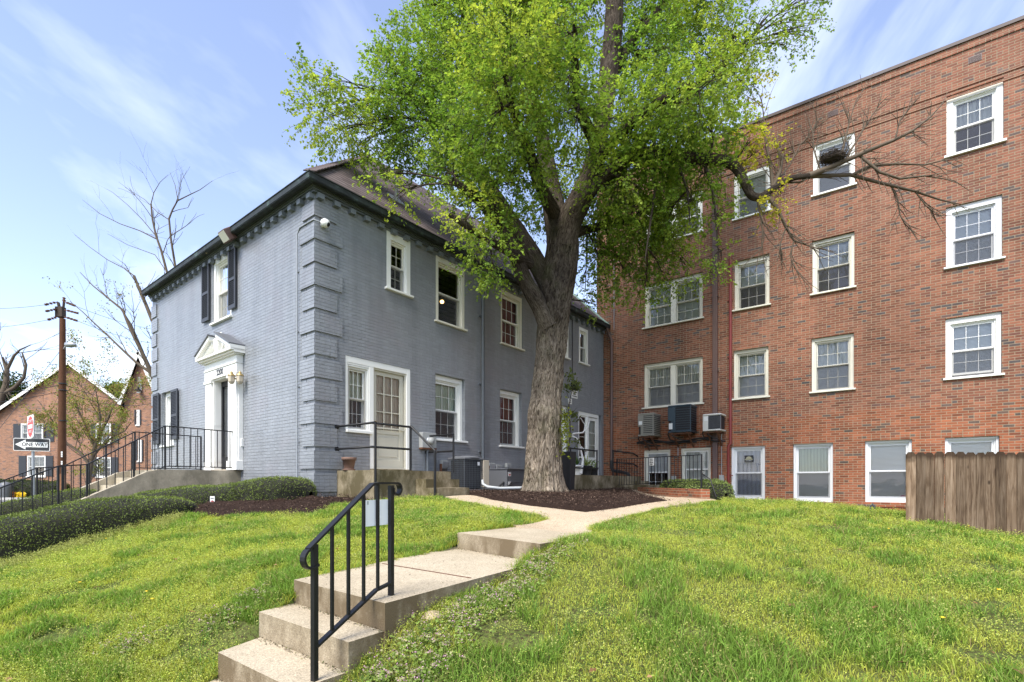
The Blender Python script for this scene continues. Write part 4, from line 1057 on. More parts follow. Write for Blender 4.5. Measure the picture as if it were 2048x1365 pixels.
mb = MB(); mb.tube([R.pt(u, .8, .09), R.pt(u, .55, .10), R.pt(u+.12, .42, .2), R.pt(u+.55, .36, .35), R.pt(u+.8, .30, .4), R.pt(u+.95, .05, .45), R.pt(u+1.1, -.28, .5)], .06, 10); mb.build('drain_hose', M['rubber'], block)
mb = MB(); u = R.u(1443, .03); mb.tube([R.pt(u, 1.7, .03), R.pt(u, -.2, .03)], .012, 6)
u = R.u(1356, .03); mb.tube([R.pt(u, 1.2, .03), R.pt(u, -.1, .03)], .012, 6); u = R.u(1228, .03); mb.tube([R.pt(u, 8.5, .03), R.pt(u, 5.6, .03)], .012, 6); mb.build('cable', M['galv'], block)
for px, py in ((1274, 959), (1347, 958), (1443, 957)):
    u = R.u(px, .06); z = R.z(px, py, .06); mb = MB(); R.box(mb, u-.075, u+.075, .0, .09, z-.10, z+.10); R.box(mb, u-.055, u+.055, .09, .10, z-.07, z+.07)
    o = mb.build('junction_box', M['grey_box'], None, .008, loc=R.pt(u, z-.1)); tag(o, {1274: 'gray outlet box by the drain hose', 1347: 'gray outlet box between the two low windows', 1443: 'gray outlet box between the brown and red pipes'}[px], 'junction box', 'outlet boxes low on the brick wall')
# ================================================================== porch of the gray house
ZP = .233
porch = thing('concrete_porch', G.pt(1.5, -.35, .6), 'stained concrete porch with two side steps under the cream door', 'porch')
def prism_poly(mb, F, pts, z0, z1):          # pts (u,o)
    slab_prism(mb, ccw([tuple(F.pt(u, 0, o)[:2]) for u, o in pts]), z1, z0)
mb = MB(); prism_poly(mb, G, [(.476, .002), (2.50, .002), (2.50, 1.20), (.476, 1.20)], -.7, ZP); mb.build('platform', M['porch_concrete'], porch, .03)
mb = MB(); prism_poly(mb, G, [(1.50, 1.1), (2.47, 1.1), (2.45, 1.50), (1.50, 1.50)], -.7, .062); mb.build('step', M['porch_concrete'], porch, .025)
mb = MB(); prism_poly(mb, G, [(1.48, 1.4), (2.48, 1.4), (2.44, 1.80), (1.50, 1.80)], -.7, -.112); mb.build('step', M['porch_concrete'], porch, .025)

def pipe_rail(name, label, loc):
    return thing(name, loc, label, 'railing')
def gpt(px, py, o): return G.pt(G.u(px, o), G.z(px, py, o), o)
# two-bar pipe rail round the porch
o1 = 1.12
c0 = gpt(743, 846, o1); c0b = gpt(743, 890, o1)
c1u = 1.42; c1 = G.pt(c1u, c0[2], o1)
zt = c0[2]; zm = zt-.50+.03
u0 = G.u(743, o1)
rail = thing('porch_railing', G.pt(u0, -.35, o1), 'black two bar pipe railing round the porch landing', 'railing')
mb = MB(); ur = G.u(821, o1); r = .022
mb.tube([G.pt(u0, zt, .0), G.pt(u0, zt, o1), G.pt(ur, zt, o1)], r, 10); mb.tube([G.pt(u0, zt-.45, .0), G.pt(u0, zt-.45, o1), G.pt(ur, zt-.45, o1)], r, 10)
for z in (zt, zt-.45): mb.lathe(G.pt(u0, z, .0), [(.05, 0), (.05, .02), (.03, .025)], 12, G.n3())
mb.build('rail', M['black_metal'], rail)
mb = MB(); mb.tube([G.pt(u0, zt, o1+.0), G.pt(u0, -.33, o1+.09+.0)], .024, 10) if False else mb.tube([G.pt(u0, zt+.0, o1+.12), G.pt(u0, -.40, o1+.12)], .022, 10); mb.tube([G.pt(u0, zt, o1), G.pt(u0, zt, o1+.12)], .022, 8); mb.tube([G.pt(u0, zt-.45, o1), G.pt(u0, zt-.45, o1+.12)], .02, 8); mb.build('post', M['black_metal'], rail)
mb = MB(); mb.tube([G.pt(ur, zt, o1), G.pt(ur, ZP-.01, o1)], .024, 10); mb.build('post', M['black_metal'], rail)
mb = MB(); e = gpt(874, 906, 1.75); mb.tube([G.pt(ur, zt+.02, o1), G.pt(G.u(874, 1.75), e[2], 1.75)], .022, 10); mb.build('sloping_rail', M['black_metal'], rail)
mb = MB(); mb.tube([G.pt(G.u(870, 1.78), e[2]+.04, 1.78), G.pt(G.u(870, 1.78), -.32, 1.78)], .025, 10); mb.build('post', M['black_metal'], rail)
# far side rail of the porch
uf = 2.46
rail2 = thing('porch_railing', G.pt(uf, -.35, .6), 'short black pipe railing by the condenser and meter on the porch side', 'railing')
zf = G.z(907, 869, .9); uf = G.u(907, .9)
mb = MB(); mb.tube([G.pt(uf, zf, .0), G.pt(uf, zf, .9)], .022, 10); mb.tube([G.pt(uf, zf-.38, .0), G.pt(uf, zf-.38, .9)], .022, 10)
for z in (zf, zf-.38): mb.lathe(G.pt(uf, z, .0), [(.045, 0), (.045, .02), (.03, .025)], 12, G.n3())
mb.build('rail', M['black_metal'], rail2)
mb = MB(); mb.tube([G.pt(uf, zf, .9), G.pt(uf, ZP-.01, .9)], .022, 10); mb.build('post', M['black_metal'], rail2)

# flower pot on the porch
p = G.pt(G.u(698, .30), 0, .30)
pot = thing('flower_pot', (p[0], p[1], ZP), 'brown plastic flower pot standing on the porch by the corner', 'flower pot')
mb = MB(); p = (p[0], p[1], ZP)
mb.lathe(p, [(.085, .0), (.125, .20), (.14, .20), (.145, .26), (.13, .26), (.12, .20), (0, .19)], 24); mb.build('pot_body', M['terracotta'], pot)
mb = MB(); mb.lathe(p, [(.11, .001), (.13, .03), (.12, .032), (.10, .012), (0, .012)], 24); mb.build('saucer', M['terracotta'], pot)

# gas / electric meter on the wall
def gbox(name, label, cat, px0, px1, py0, py1, depth, mat, group=None, bev=.01, o=0):
    u0, u1 = G.u(px0, o+depth), G.u(px1, o+depth); z1 = (G.z(px0, py0, o+depth)+G.z(px1, py0, o+depth))/2; z0 = (G.z(px0, py1, o+depth)+G.z(px1, py1, o+depth))/2
    t = thing(name, G.pt((u0+u1)/2, z0, o+depth/2), label, cat, group)
    mb = MB(); G.box(mb, u0, u1, o+.001, o+depth, z0, z1); mb.build('case', M[mat], t, bev)
    return t, u0, u1, z0, z1
t, u0, u1, z0, z1 = gbox('electric_meter', 'rust streaked electric meter box on the gray wall above the side rail', 'meter', 845, 873, 866, 899, .13, 'grey_box')
um = (u0+u1)/2; zc = (z0+z1)/2+.0
mb = MB(); mb.lathe(G.pt(um, zc, .13), [(.10, 0), (.10, .02), (.085, .03)], 24, G.n3()); mb.build('collar', M['galv'], t)
mb = MB(); mb.lathe(G.pt(um, zc, .16), [(.082, 0), (.082, .06), (.06, .085), (0, .095)], 24, G.n3()); mb.build('dial', M['grey_box'], t)
mb = MB(); G.box(mb, u0-.002, u1+.002, .01, .134, z0-.002, z0+.035); mb.build('rust_edge', M['rust'], t)
mb = MB(); mb.tube([G.pt(um, z0, .06), G.pt(um, -.3, .06)], .035, 10); mb.tube([G.pt(um-.1, z0, .05), G.pt(um-.08, -.1, .05)], .006, 6); mb.build('conduit', M['slate_trim'], t)
for a, nm, lb in (((884,896,921,938), 'gas_meter', 'small dark utility box low on the wall left of the black condenser'), ((979,991,926,941), 'disconnect_switch', 'gray switch box with a rusty side right of the condenser'), ((993,1005,930,946), 'disconnect_switch', 'plain gray switch box with two hanging cables'), ((1014,1023,927,936), 'disconnect_switch', 'small pale switch box above the long gray unit')):
    t, u0, u1, z0, z1 = gbox(nm, lb, 'switch box', *a, .09, 'grey_box')
    mb = MB(); G.box(mb, u0+.02, u1-.02, .09, .098, z0+.03, z1-.03); mb.build('cover', M['galv'], t)
    if a[0] == 993:
        mb = MB(); mb.tube([G.pt(u0+.05, z0, .05), G.pt(u0+.03, z0-.15, .06), G.pt(u0-.06, z0-.22, .07), G.pt(u0-.02, -.3, .1)], .012, 8); mb.tube([G.pt(u1-.05, z0, .05), G.pt(u1-.04, -.3, .06)], .012, 8); mb.build('cable', M['galv'], t)
    if a[0] in (884, 979):
        mb = MB(); G.box(mb, u0-.004, u0+.012, .01, .09, z0-.1, z0+.12); mb.build('rusty_side', M['rust'], t)

# condensers
def grille(mb, F, u0, u1, o0, o1, z0, z1, nh=14, nv=0, th=.006):
    # wire guard over the two seen faces
    for i in range(nh+1):
        z = z0+(z1-z0)*i/nh
        F.box(mb, u0, u1, o1, o1+th, z-th/2, z+th/2); F.box(mb, u0-th, u0, o0, o1, z-th/2, z+th/2); F.box(mb, u1, u1+th, o0, o1, z-th/2, z+th/2)
    if nv:
        for i in range(nv+1):
            u = u0+(u1-u0)*i/nv; F.box(mb, u-th/2, u+th/2, o1, o1+th, z0, z1)
            o = o0+(o1-o0)*i/nv; F.box(mb, u0-th, u0, o-th/2, o+th/2, z0, z1); F.box(mb, u1, u1+th, o-th/2, o+th/2, z0, z1)
# black rounded condenser with tan service panel, facing the lawn
oc0, oc1 = .42, .95
ua = G.u(929, oc1); ub = ua+.66
za = -.22; zb_ = G.z(912, 912, oc1)
cond = thing('air_conditioner', G.pt((ua+ub)/2, za, .6), 'black wire guarded condenser with a tan service panel by the porch steps', 'air conditioner')
mb = MB(); G.box(mb, ua+.03, ub-.03, oc0+.03, oc1-.03, za+.06, zb_-.06); mb.build('coil', M['rubber'], cond, .05)
mb = MB(); grille(mb, G, ua, ub, oc0, oc1, za+.05, zb_-.05, 16, 12, .005); mb.build('wire_guard', M['slate_trim'], cond)
mb = MB(); c = G.pt((ua+ub)/2, zb_-.06, (oc0+oc1)/2)
G.box(mb, ua-.015, ub+.015, oc0-.01, oc1+.015, zb_-.07, zb_-.02); mb.lathe(c+V((0, 0, .04)), [(.33, 0), (.30, .035), (.1, .05), (0, .05)], 20); mb.build('lid', M['ac_grey'], cond, .015)
mb = MB(); G.box(mb, ua-.01, ub+.01, oc0, oc1+.01, za, za+.05); mb.build('base_pan', M['ac_grey'], cond, .01)
mb = MB(); G.box(mb, ub-.015, ub+.19, oc1-.12, oc1+.025, za+.10, zb_-.07); mb.build('service_panel', M['beige'], cond, .008)
mb = MB(); G.box(mb, ub-.22, ub-.14, oc1+.008, oc1+.011, zb_-.20, zb_-.12); mb.build('sticker', M['label_white'], cond)
mb = MB(); q = G.pt(ub, -.2, .8)
wp = [P(965, 962, 12.3), P(966, 969, 12.1), P(975, 974, 12.0), P(1000, 977, 12.1), P(1045, 976, 12.3)]
mb.tube(wp, .033, 12); pv = mb.build('drain_pipe', M['pvc'], None, loc=wp[0]); tag(pv, 'fat white pipe lying along the mulch toward the tree', 'pipe')
# long gray package unit behind the tree
ux = G.u(1014, 1.0); zt2 = G.z(1014, 937, 1.0)
unit = thing('air_conditioner', G.pt(ux+.6, -.25, .6), 'long gray ribbed outdoor unit half hidden by the big trunk', 'air conditioner')
mb = MB(); G.box(mb, ux, ux+1.35, .25, 1.0, -.22, zt2-.03)
for i in range(34): G.box(mb, ux+.1+i*.036, ux+.115+i*.036, 1.0, 1.012, 0, zt2-.08)
mb.build('casing', M['ac_grey'], unit, .01)
mb = MB(); G.box(mb, ux-.02, ux+1.37, .23, 1.03, zt2-.03, zt2); mb.build('lid', M['ac_grey'], unit, .01)
mb = MB(); G.box(mb, ux+.05, ux+1.3, .3, .95, -.4, -.05); mb.build('base_pan', M['rubber'], unit)
mb = MB(); G.box(mb, ux+.03, ux+.15, 1.013, 1.017, zt2-.20, zt2-.10); G.box(mb, ux+.03, ux+.15, 1.013, 1.017, zt2-.42, zt2-.34); mb.build('sticker', M['label_white'], unit)
mb = MB(); G.box(mb, ux+.05, ux+.13, 1.017, 1.019, zt2-.18, zt2-.15); mb.build('sticker_mark', M['red_ink'], unit)
mb = MB(); mb.tube([G.pt(ux, .0, .9), G.pt(ux-.15, -.08, .9), G.pt(ux-.3, -.25, .8)], .025, 8); mb.tube([G.pt(ux+.1, -.02, 1.05), G.pt(ux-.1, -.14, 1.1), G.pt(ux-.25, -.25, .9)], .02, 8); mb.build('hose', M['rubber'], unit)
# slim gray cabinet right of the trunk
ux = G.u(1133, .8); cab = thing('utility_cabinet', G.pt(ux-.2, -.3, .5), 'slim gray cabinet just right of the tree trunk', 'cabinet')
mb = MB(); G.box(mb, ux-.55, ux, .1, .8, -.35, G.z(1133, 918, .8)); mb.build('casing', M['ac_grey'], cab, .01)
mb = MB(); G.box(mb, ux-.57, ux+.02, .08, .82, G.z(1133, 918, .8), G.z(1133, 918, .8)+.03); mb.build('lid', M['galv'], cab, .008)

# security lights and cameras on the gray house
p = G.pt(G.u(651, .14), G.z(651, 447, .14), .14)
cam1 = thing('security_camera', p, 'white dome security camera under the eave at the house corner', 'camera')
mb = MB(); mb.lathe(p-G.n3()*.14, [(.05, 0), (.05, .03), (.02, .04), (.02, .08)], 14, G.n3()); mb.build('bracket', M['white_plastic'], cam1)
mb = MB(); ax = (G.n3()-V((0, 0, .6))+G.x3()*.5).normalized(); mb.lathe(p-ax*.08, [(0, -.01), (.05, 0), (.078, .04), (.082, .09), (.07, .13), (.045, .15)], 18, ax); mb.build('housing', M['white_plastic'], cam1)
mb = MB(); mb.lathe(p-ax*.08, [(.046, .145), (.03, .165), (0, .17)], 14, ax); mb.build('lens', M['black_metal'], cam1)
p = W.pt(W.u(455, .27), W.z(455, 471, .27), .27)
fl = thing('flood_light', p, 'brown boxy flood light hung under the gutter of the entrance end', 'flood light')
ax = (W.n3()-V((0, 0, .75))).normalized(); ay = W.x3(); az = ax.cross(ay)
mb = MB(); mb.obox(p, ay, ax, az, .17, .10, .13); mb.build('housing', M['brown_metal'], fl, .02)
mb = MB(); mb.obox(p+ax*.105, ay, ax, az, .145, .006, .105); mb.build('lens', M['cream'], fl)
mb = MB(); mb.bar(p-ax*.1, p-ax*.12-W.n3()*.22+V((0, 0, .06)), .04); mb.build('bracket', M['brown_metal'], fl)
p = W.pt(W.u(413, .2), W.z(413, 503, .2), .2); t = thing('small_lamp', p, 'little round lamp under the gutter above the left shutter', 'lamp')
mb = MB(); mb.lathe(p, [(0, -.06), (.05, -.03), (.05, .03), (.02, .06), (.02, .12)], 12); mb.build('lamp_body', M['beige'], t)
# carriage lantern pair right of the entrance
p = W.pt(uo0-.02, 2.36, .27)
lan = thing('wall_lantern', p, 'brass topped lantern with frosted panes beside the entrance', 'lantern')
for q in (p, p+W.x3()*-.16-W.n3()*.12):
    mb = MB(); mb.lathe(q, [(.035, -.13), (.07, -.08), (.075, .05), (.06, .07)], 6, smooth=False); mb.build('shade', M['beige'], lan)
    mb = MB(); mb.lathe(q, [(.08, .05), (.08, .07), (.03, .11), (.04, .125), (.012, .15), (0, .17)], 12); mb.build('cap', M['brass'], lan)
mb = MB(); mb.bar(p, p-W.n3()*.2, .03); mb.build('bracket', M['brass'], lan)
q = W.pt(W.u(483, .03), W.z(483, 886, .03), .03); t = thing('doorbell_box', q, 'small white box on the gray wall right of the entrance', 'doorbell')
mb = MB(); mb.obox(q, W.x3(), W.n3(), (0, 0, 1), .055, .03, .09); mb.build('case', M['white_plastic'], t, .006)
mb = MB(); mb.obox(q+W.n3()*.03+V((0, 0, -.02)), W.x3(), W.n3(), (0, 0, 1), .02, .006, .02); mb.build('button', M['grey_box'], t)
# cctv and sign by the far door
p = G.pt(G.u(1150, .12), G.z(1150, 773, .12), .12); t = thing('security_light', p, 'black security light on the gray wall above a white sign', 'security light')
mb = MB(); mb.obox(p, G.x3(), G.n3(), (0, 0, 1), .10, .11, .12); mb.build('housing', M['black_metal'], t, .015)
mb = MB(); mb.lathe(p+G.x3()*.14+V((0, 0, .02)), [(0, -.05), (.04, -.04), (.045, .04), (0, .05)], 12, (G.n3()+G.x3()*.4)); mb.build('lamp_head', M['white_plastic'], t)
mb = MB(); mb.tube([p+V((0, 0, .12))-G.n3()*.1, V((p[0], p[1], 5.5))-G.n3()*.1], .012, 6); mb.build('cable', M['ink'], t)
p = G.pt(G.u(1149, .02), G.z(1149, 787, .02), .02); t = thing('wall_sign', p, 'white lettered notice on the gray wall below the security light', 'sign')
mb = MB(); mb.obox(p, G.x3(), G.n3(), (0, 0, 1), .19, .008, .17); mb.build('panel', M['label_white'], t)
print_rows(t, p+G.n3()*.010, G.x3(), (0, 0, 1), .32, .28, 4, M['ink'], 4)
p = G.pt(G.u(1140, .02), G.z(1140, 803, .02), .02); t = thing('wall_sign', p, 'small white plate with dark marks on the gray wall beside the trunk', 'sign')
mb = MB(); mb.obox(p, G.x3(), G.n3(), (0, 0, 1), .11, .008, .09); mb.build('panel', M['label_white'], t)
print_rows(t, p+G.n3()*.010, G.x3(), (0, 0, 1), .12, .12, 2, M['ink'], 5)

# ------------------------------------------------------------------ far porch with pots
zf = G.z(1145, 950, 1.5); ufp = G.u(1145, 1.5)
fp = thing('concrete_porch', G.pt(ufp+1, -.3, .8), 'small concrete porch holding pots at the far gray door', 'porch')
mb = MB(); prism_poly(mb, G, [(ufp, .002), (GEND-.02, .002), (GEND-.02, 1.5), (ufp, 1.5)], -.6, zf); mb.build('platform', M['porch_concrete'], fp, .02)
mb = MB(); prism_poly(mb, G, [(GEND-1.1, 1.45), (GEND-.15, 1.45), (GEND-.15, 1.85), (GEND-1.1, 1.85)], -.6, zf-.17); mb.build('step', M['porch_concrete'], fp, .02)
mb = MB(); prism_poly(mb, G, [(GEND-.9, 1.8), (GEND+.1, 1.8), (GEND+.1, 2.2), (GEND-.9, 2.2)], -.6, zf-.3); mb.build('step', M['porch_concrete'], fp, .02)
ra = G.u(1141, 1.4); rb = G.u(1194, 1.4); zt = G.z(1160, 899, 1.4)
fr = thing('porch_railing', G.pt(ra, zf, 1.4), 'black pipe railing behind the potted plants at the far door', 'railing')
mb = MB()
for z in (zt, zt-.55): mb.tube([G.pt(ra-.25, z, 1.4), G.pt(rb, z, 1.4)], .022, 8)
mb.build('rail', M['black_metal'], fr)
for u in (ra, rb):
    mb = MB(); mb.tube([G.pt(u, zt+.03, 1.4), G.pt(u, zf-.02, 1.4)], .024, 8); mb.build('post', M['black_metal'], fr)
# plants
def blades(c, n, L, col, spread=.5, w=.02, mat='leaf', parent=None, name='leaf', droop=.6):
    """strap leaves radiating from a pot"""
    c = np.array(c); vs = []; fs = []; cs = []
    for i in range(n):
        a = rng.uniform(0, 6.283); ln = L*rng.uniform(.6, 1.1); tilt = rng.uniform(.15, 1)*spread; d = np.array([math.cos(a), math.sin(a), 0]); s = np.array([-d[1], d[0], 0])
        col_i = np.array(col)*rng.uniform(.7, 1.3); b = len(vs)
        for k in range(6):
            f = k/5; p = c+d*(ln*tilt*f)+np.array([0, 0, ln*(f-droop*tilt*f*f)]); ww = w*(1-f**2)*.5+.001
            vs += [p-s*ww, p+s*ww]; cs += [col_i, col_i]
        for k in range(5): fs.append([b+2*k, b+2*k+1, b+2*k+3, b+2*k+2])
    return np_mesh(name, np.array(vs), np.array(fs), M[mat], parent, np.array(cs))
def bushy(c, n, r, col, size=.05, parent=None, name='foliage', mat='leaf', squash=1.0):
    p = rand_unit(n)*rng.uniform(.35, 1, n)[:, None]*r*np.array([1, 1, squash])+np.array(c); D = rand_unit(n); D[:, 2] += .2; N = rand_unit(n); N[:, 2] += .8
    vs, fs = leaves_mesh(p, D, N, rng.uniform(.6, 1.2, n)*size, rng.uniform(.5, .8, n)*size*.7); cc = np.array(col)[None]*rng.uniform(.5, 1.4, n)[:, None]
    return np_mesh(name, vs, fs, M[mat], parent, np.repeat(cc, 4, axis=0))
def potted(px, py, o, rt, rb_, h, mat, label, kind):
    q = G.pt(G.u(px, o), zf, o); t = thing('potted_plant', q, label, 'potted plant')
    mb = MB(); mb.lathe(q, [(rb_, 0), (rt, h*.9), (rt*1.06, h*.9), (rt*1.06, h), (rt*.9, h), (rt*.88, h*.9), (0, h*.88)], 20); mb.build('pot', M[mat], t)
    return t, q+V((0, 0, h*.9))
t, c = potted(1154, 950, 1.15, .17, .12, .30, 'white_plastic', 'green plant in a white pot on the far porch', 1); blades(c, 26, .38, (.10, .17, .045), .6, .03, parent=t)
t, c = potted(1172, 950, 1.1, .19, .14, .30, 'rubber', 'spiky striped plant in a black pot on the far porch', 1); blades(c, 18, .55, (.30, .36, .10), 1.0, .035, parent=t, droop=.9)
t, c = potted(1186, 950, .95, .17, .12, .26, 'rubber', 'light green bushy plant in a dark pot by the rail end', 1); bushy(c+V((0, 0, .12)), 260, .2, (.20, .30, .06), .06, t)
# tall square planter with a woody shrub and a twisted white branch
q = G.pt(G.u(1137, 1.75), -.30, 1.75); t = thing('potted_plant', q, 'tall black square planter with a thin leafy shrub beside the trunk', 'potted plant')
zq = G.z(1137, 904, 1.75)+.3; mb = MB(); hh = zq
mb.hexa([[[q+G.x3()*((.11 if k == 0 else .155)*(2*i-1))+G.n3()*((.11 if k == 0 else .155)*(2*j-1))+V((0, 0, hh*k)) for k in (0, 1)] for j in (0, 1)] for i in (0, 1)]); mb.build('planter', M['rubber'], t, .01)
mb = MB(); top = q+V((0, 0, hh)); mb.tube([top, top+V((.05, 0, .6)), top+V((.0, .02, 1.2)), top+V((.15, .0, 1.9))], [.018, .015, .012, .006], 6)
for k in range(7): s = top+V((.03, 0, .3+.22*k)); mb.tube([s, s+V((rng.uniform(-.2, .25), rng.uniform(-.15, .15), .22))], [.008, .003], 5)
mb.build('stem', M['twig'], t)
ps = [top+V((.1, .0, 1.85)), top+V((.28, 0, 1.75)), top+V((-.05, 0, 1.7)), top+V((.1, 0, 1.0)), top+V((.2, 0, .95)), top+V((-.12, 0, 1.0)), top+V((.2, 0, .25)), top+V((.05, .0, 2.1))]
allv = []
for i, pp in enumerate(ps):
    bushy(pp, 34, .15, (.16, .20, .07), .11, t) if i else bushy(pp, 60, .2, (.18, .22, .08), .12, t)
q = G.pt(G.u(1160, 1.3), zf, 1.3); t = thing('twisted_branch', q, 'pale twisted driftwood branch standing among the pots', 'branch')
def gp3(px, py, o=1.3): return G.pt(G.u(px, o), G.z(px, py, o), o)
mb = MB(); mb.tube([gp3(1172, 903), gp3(1160, 893), gp3(1157, 880), gp3(1144, 872), gp3(1146, 868), gp3(1165, 866), gp3(1176, 854), gp3(1180, 840)], [.03, .03, .028, .025, .025, .022, .016, .008], 8)
mb.tube([gp3(1168, 864), gp3(1170, 850), gp3(1160, 835), gp3(1156, 828)], [.018, .014, .01, .005], 6); mb.tube([gp3(1160, 893), gp3(1166, 920), gp3(1162, 948)], [.03, .035, .04], 8); mb.build('stem', M['label_white'], t)

# ------------------------------------------------------------------ bracketed AC units on the brick wall
def wall_ac(px0, px1, py0, py1, dep, body, label, kind):
    u0, u1 = R.u(px0, dep), R.u(px1, dep); z1 = R.z(px0, py0, dep); z0 = R.z(px0, py1, dep)
    t = thing('air_conditioner', R.pt((u0+u1)/2, z0, dep/2), label, 'air conditioner', 'air conditioners bracketed to the brick wall')
    mb = MB(); R.box(mb, u0+.01, u1-.01, .08, dep-.02, z0+.05, z1-.05); mb.build('coil', M['rubber'], t, .04)
    mb = MB()
    n = 11 if kind != 'white' else 13
    wl = u0+(u1-u0)*.30
    if kind != 'white':
        for i in range(n):
            z = z0+.06+(z1-z0-.14)*i/(n-1); R.box(mb, wl, u1, dep-.02, dep, z, z+.012+ (.022 if kind == 'tan' else 0)); R.box(mb, u1-.01, u1+.012, .1, dep-.002, z, z+.012+(.022 if kind == 'tan' else 0))
    else:
        for i in range(n): z = z0+.06+(z1-z0-.14)*i/(n-1); R.box(mb, wl, u1, dep-.02, dep-.012, z, z+.008)
    for (a, b) in ((wl, wl+.02), (u1-.015, u1+.014)): R.box(mb, a, b, dep-.03, dep+.004, z0+.03, z1-.03)
    mb.build('louvre', M[body] if kind != 'white' else M['ac_grey'], t)
    mb = MB(); R.box(mb, u0-.01, u1+.02, .05, dep+.012, z1-.06, z1); mb.build('lid', M[body], t, .03)
    mb = MB(); R.box(mb, u0-.005, u1+.01, .05, dep+.006, z0, z0+.05); mb.build('base_pan', M[body], t, .015)
    mb = MB(); h = .42 if kind != 'white' else .05
    R.box(mb, u0-.008, wl, .06, dep+.005, z0+(z1-z0)*h, z1-.061); R.box(mb, u0+.09 if kind != 'white' else u0, wl, .08, dep-.005, z0+.051, z0+(z1-z0)*h-.002); mb.build('panel', M[body], t, .01)
    mb = MB(); R.box(mb, u0+.03, u0+.15, dep+.006, dep+.009, z0+(z1-z0)*(.5 if kind == 'tan' else .6 if kind == 'white' else .12), z0+(z1-z0)*(.66 if kind == 'tan' else .85 if kind == 'white' else .34)); mb.build('sticker', M['label_white'], t)
    mb = MB()
    for u in (u0+.12, u1-.12):
        mb.bar(R.pt(u, z0-.03, .0), R.pt(u, z0-.03, dep+.02), .05); mb.bar(R.pt(u, z0-.45, .02), R.pt(u, z0-.05, dep-.1), .04)
    mb.bar(R.pt(u0, z0-.04, dep-.08), R.pt(u1, z0-.04, dep-.08), .05); mb.build('bracket', M['rust'], t)
    mb = MB(); mb.tube([R.pt(u0+.05, z0+.15, dep-.1), R.pt(u0-.08, z0-.05, dep-.2), R.pt(u0-.05, z0-.22, dep-.35), R.pt(u0+.25, z0-.30, .2), R.pt(u1, z0-.30, .08)], .022, 8)
    mb.tube([R.pt(u0+.1, z0-.08, dep-.1), R.pt(u0+.3, z0-.22, dep-.2), R.pt(u1-.1, z0-.28, .15)], .018, 8); mb.build('hose', M['rubber'], t)
    return t
wall_ac(1276, 1306, 828, 873, .75, 'ac_tan', 'taupe ribbed air conditioner, leftmost of three on brackets', 'tan')
wall_ac(1336, 1381, 812, 866, .72, 'ac_blue', 'large dark blue air conditioner, middle of three on brackets', 'blue')
t = wall_ac(1406, 1441, 829, 863, .62, 'ac_white', 'small white and black air conditioner next to the red pipe', 'white')
mb = MB(); ya = R.pt(R.u(1276), R.z(1320, 884), .1); yb = R.pt(R.u(1432), R.z(1400, 880), .1)
pts = [ya.lerp(yb, f)+V((0, 0, .05*math.sin(f*9))) for f in np.linspace(0, 1, 12)]; mb.tube(pts, .03, 8); mb.tube([p+V((0, 0, -.05+.03*math.sin(i*2))) for i, p in enumerate(pts)], .02, 6)
o = mb.build('pipe_bundle', M['rubber'], None, loc=ya); tag(o, 'black insulated refrigerant lines running under the wall units', 'pipes')

# ------------------------------------------------------------------ corner: area rail, low wall, rail on stair
rail = thing('area_railing', R.pt(R.u(1232, 1.2), -.4, 1.2), 'black picket railing above the low brick wall before the basement windows', 'railing')
ra_ = ground(1234, 978); pA = P(1234, 978, 16.9); pB = P(1403, 976, 12.6)
zA = (HY-919)/FPX*16.9; zB = (HY-910)/FPX*12.6
A_ = V((pA[0], pA[1], 0)); B_ = V((pB[0], pB[1], 0))
mb = MB(); mb.bar(Z(A_, zA), Z(B_, zB), .03, .02); mb.bar(Z(A_, zA-.85), Z(B_, zB-.62), .025, .015); mb.build('rail', M['black_metal'], rail)
mb = MB()
for i in range(1, 27):
    f = i/27; mb.bar(Z(A_.lerp(B_, f), zA+(zB-zA)*f), Z(A_.lerp(B_, f), zA-.85+(zB-.62-zA+.85)*f), .014)
bal = mb.build('baluster_row', M['black_metal'], rail)
for q, z in ((A_, zA), (B_, zB)):
    mb = MB(); mb.bar(Z(q, z+.02), Z(q, -.45), .035); mb.build('post', M['black_metal'], rail)
mb = MB(); mb.tube([Z(B_, zB-.45), Z(B_+V((.12, -.25, 0)), zB-.6), Z(B_+V((.2, -.4, 0)), -.35)], .015, 6); mb.build('brace', M['black_metal'], rail)
mb = MB(); fq = next(f for f in np.linspace(0, 1, 400) if CX+FPX*A_.lerp(B_, f)[0]/A_.lerp(B_, f)[1] >= 1305); q = A_.lerp(B_, fq); dd_ = (B_-A_).normalized(); nn = V((dd_[1], -dd_[0], 0)); nn = nn if nn[1] < 0 else -nn
zs_ = (HY-924)/FPX*q[1]; sg = thing('notice_board', Z(q, zs_), 'white notice tied to the picket railing in front of the dark window', 'sign')
mb.obox(Z(q+nn*.03, zs_), dd_, nn, (0, 0, 1), .12, .004, .11); mb.build('panel', M['label_white'], sg)
print_rows(sg, Z(q+nn*.0355, zs_), dd_, (0, 0, 1), .20, .19, 4, M['ink'], 6)
lw = thing('low_brick_wall', P(1275, 976, 15.5), 'low brick edging wall with a soldier course beside the path', 'wall')
a = P(1275, 976, 16.2); b = P(1401, 991, 11.6); Fw = Facade((a[0], a[1]), (b[0]-a[0], b[1]-a[1]), (-(b[1]-a[1])*-1, -(b[0]-a[0])))
L = math.hypot(b[0]-a[0], b[1]-a[1])
mb = MB(); Fw.box(mb, 0, L, -.22, 0, -.6, (HY-979)/FPX*11.6); mb.build('coping', M['red_brick'], lw, .008)
rl = thing('stair_railing', R.pt(R.u(1228, .5), 0, .5), 'short dark pipe rail at the corner by the brown downspout', 'railing')
mb = MB(); o = .35
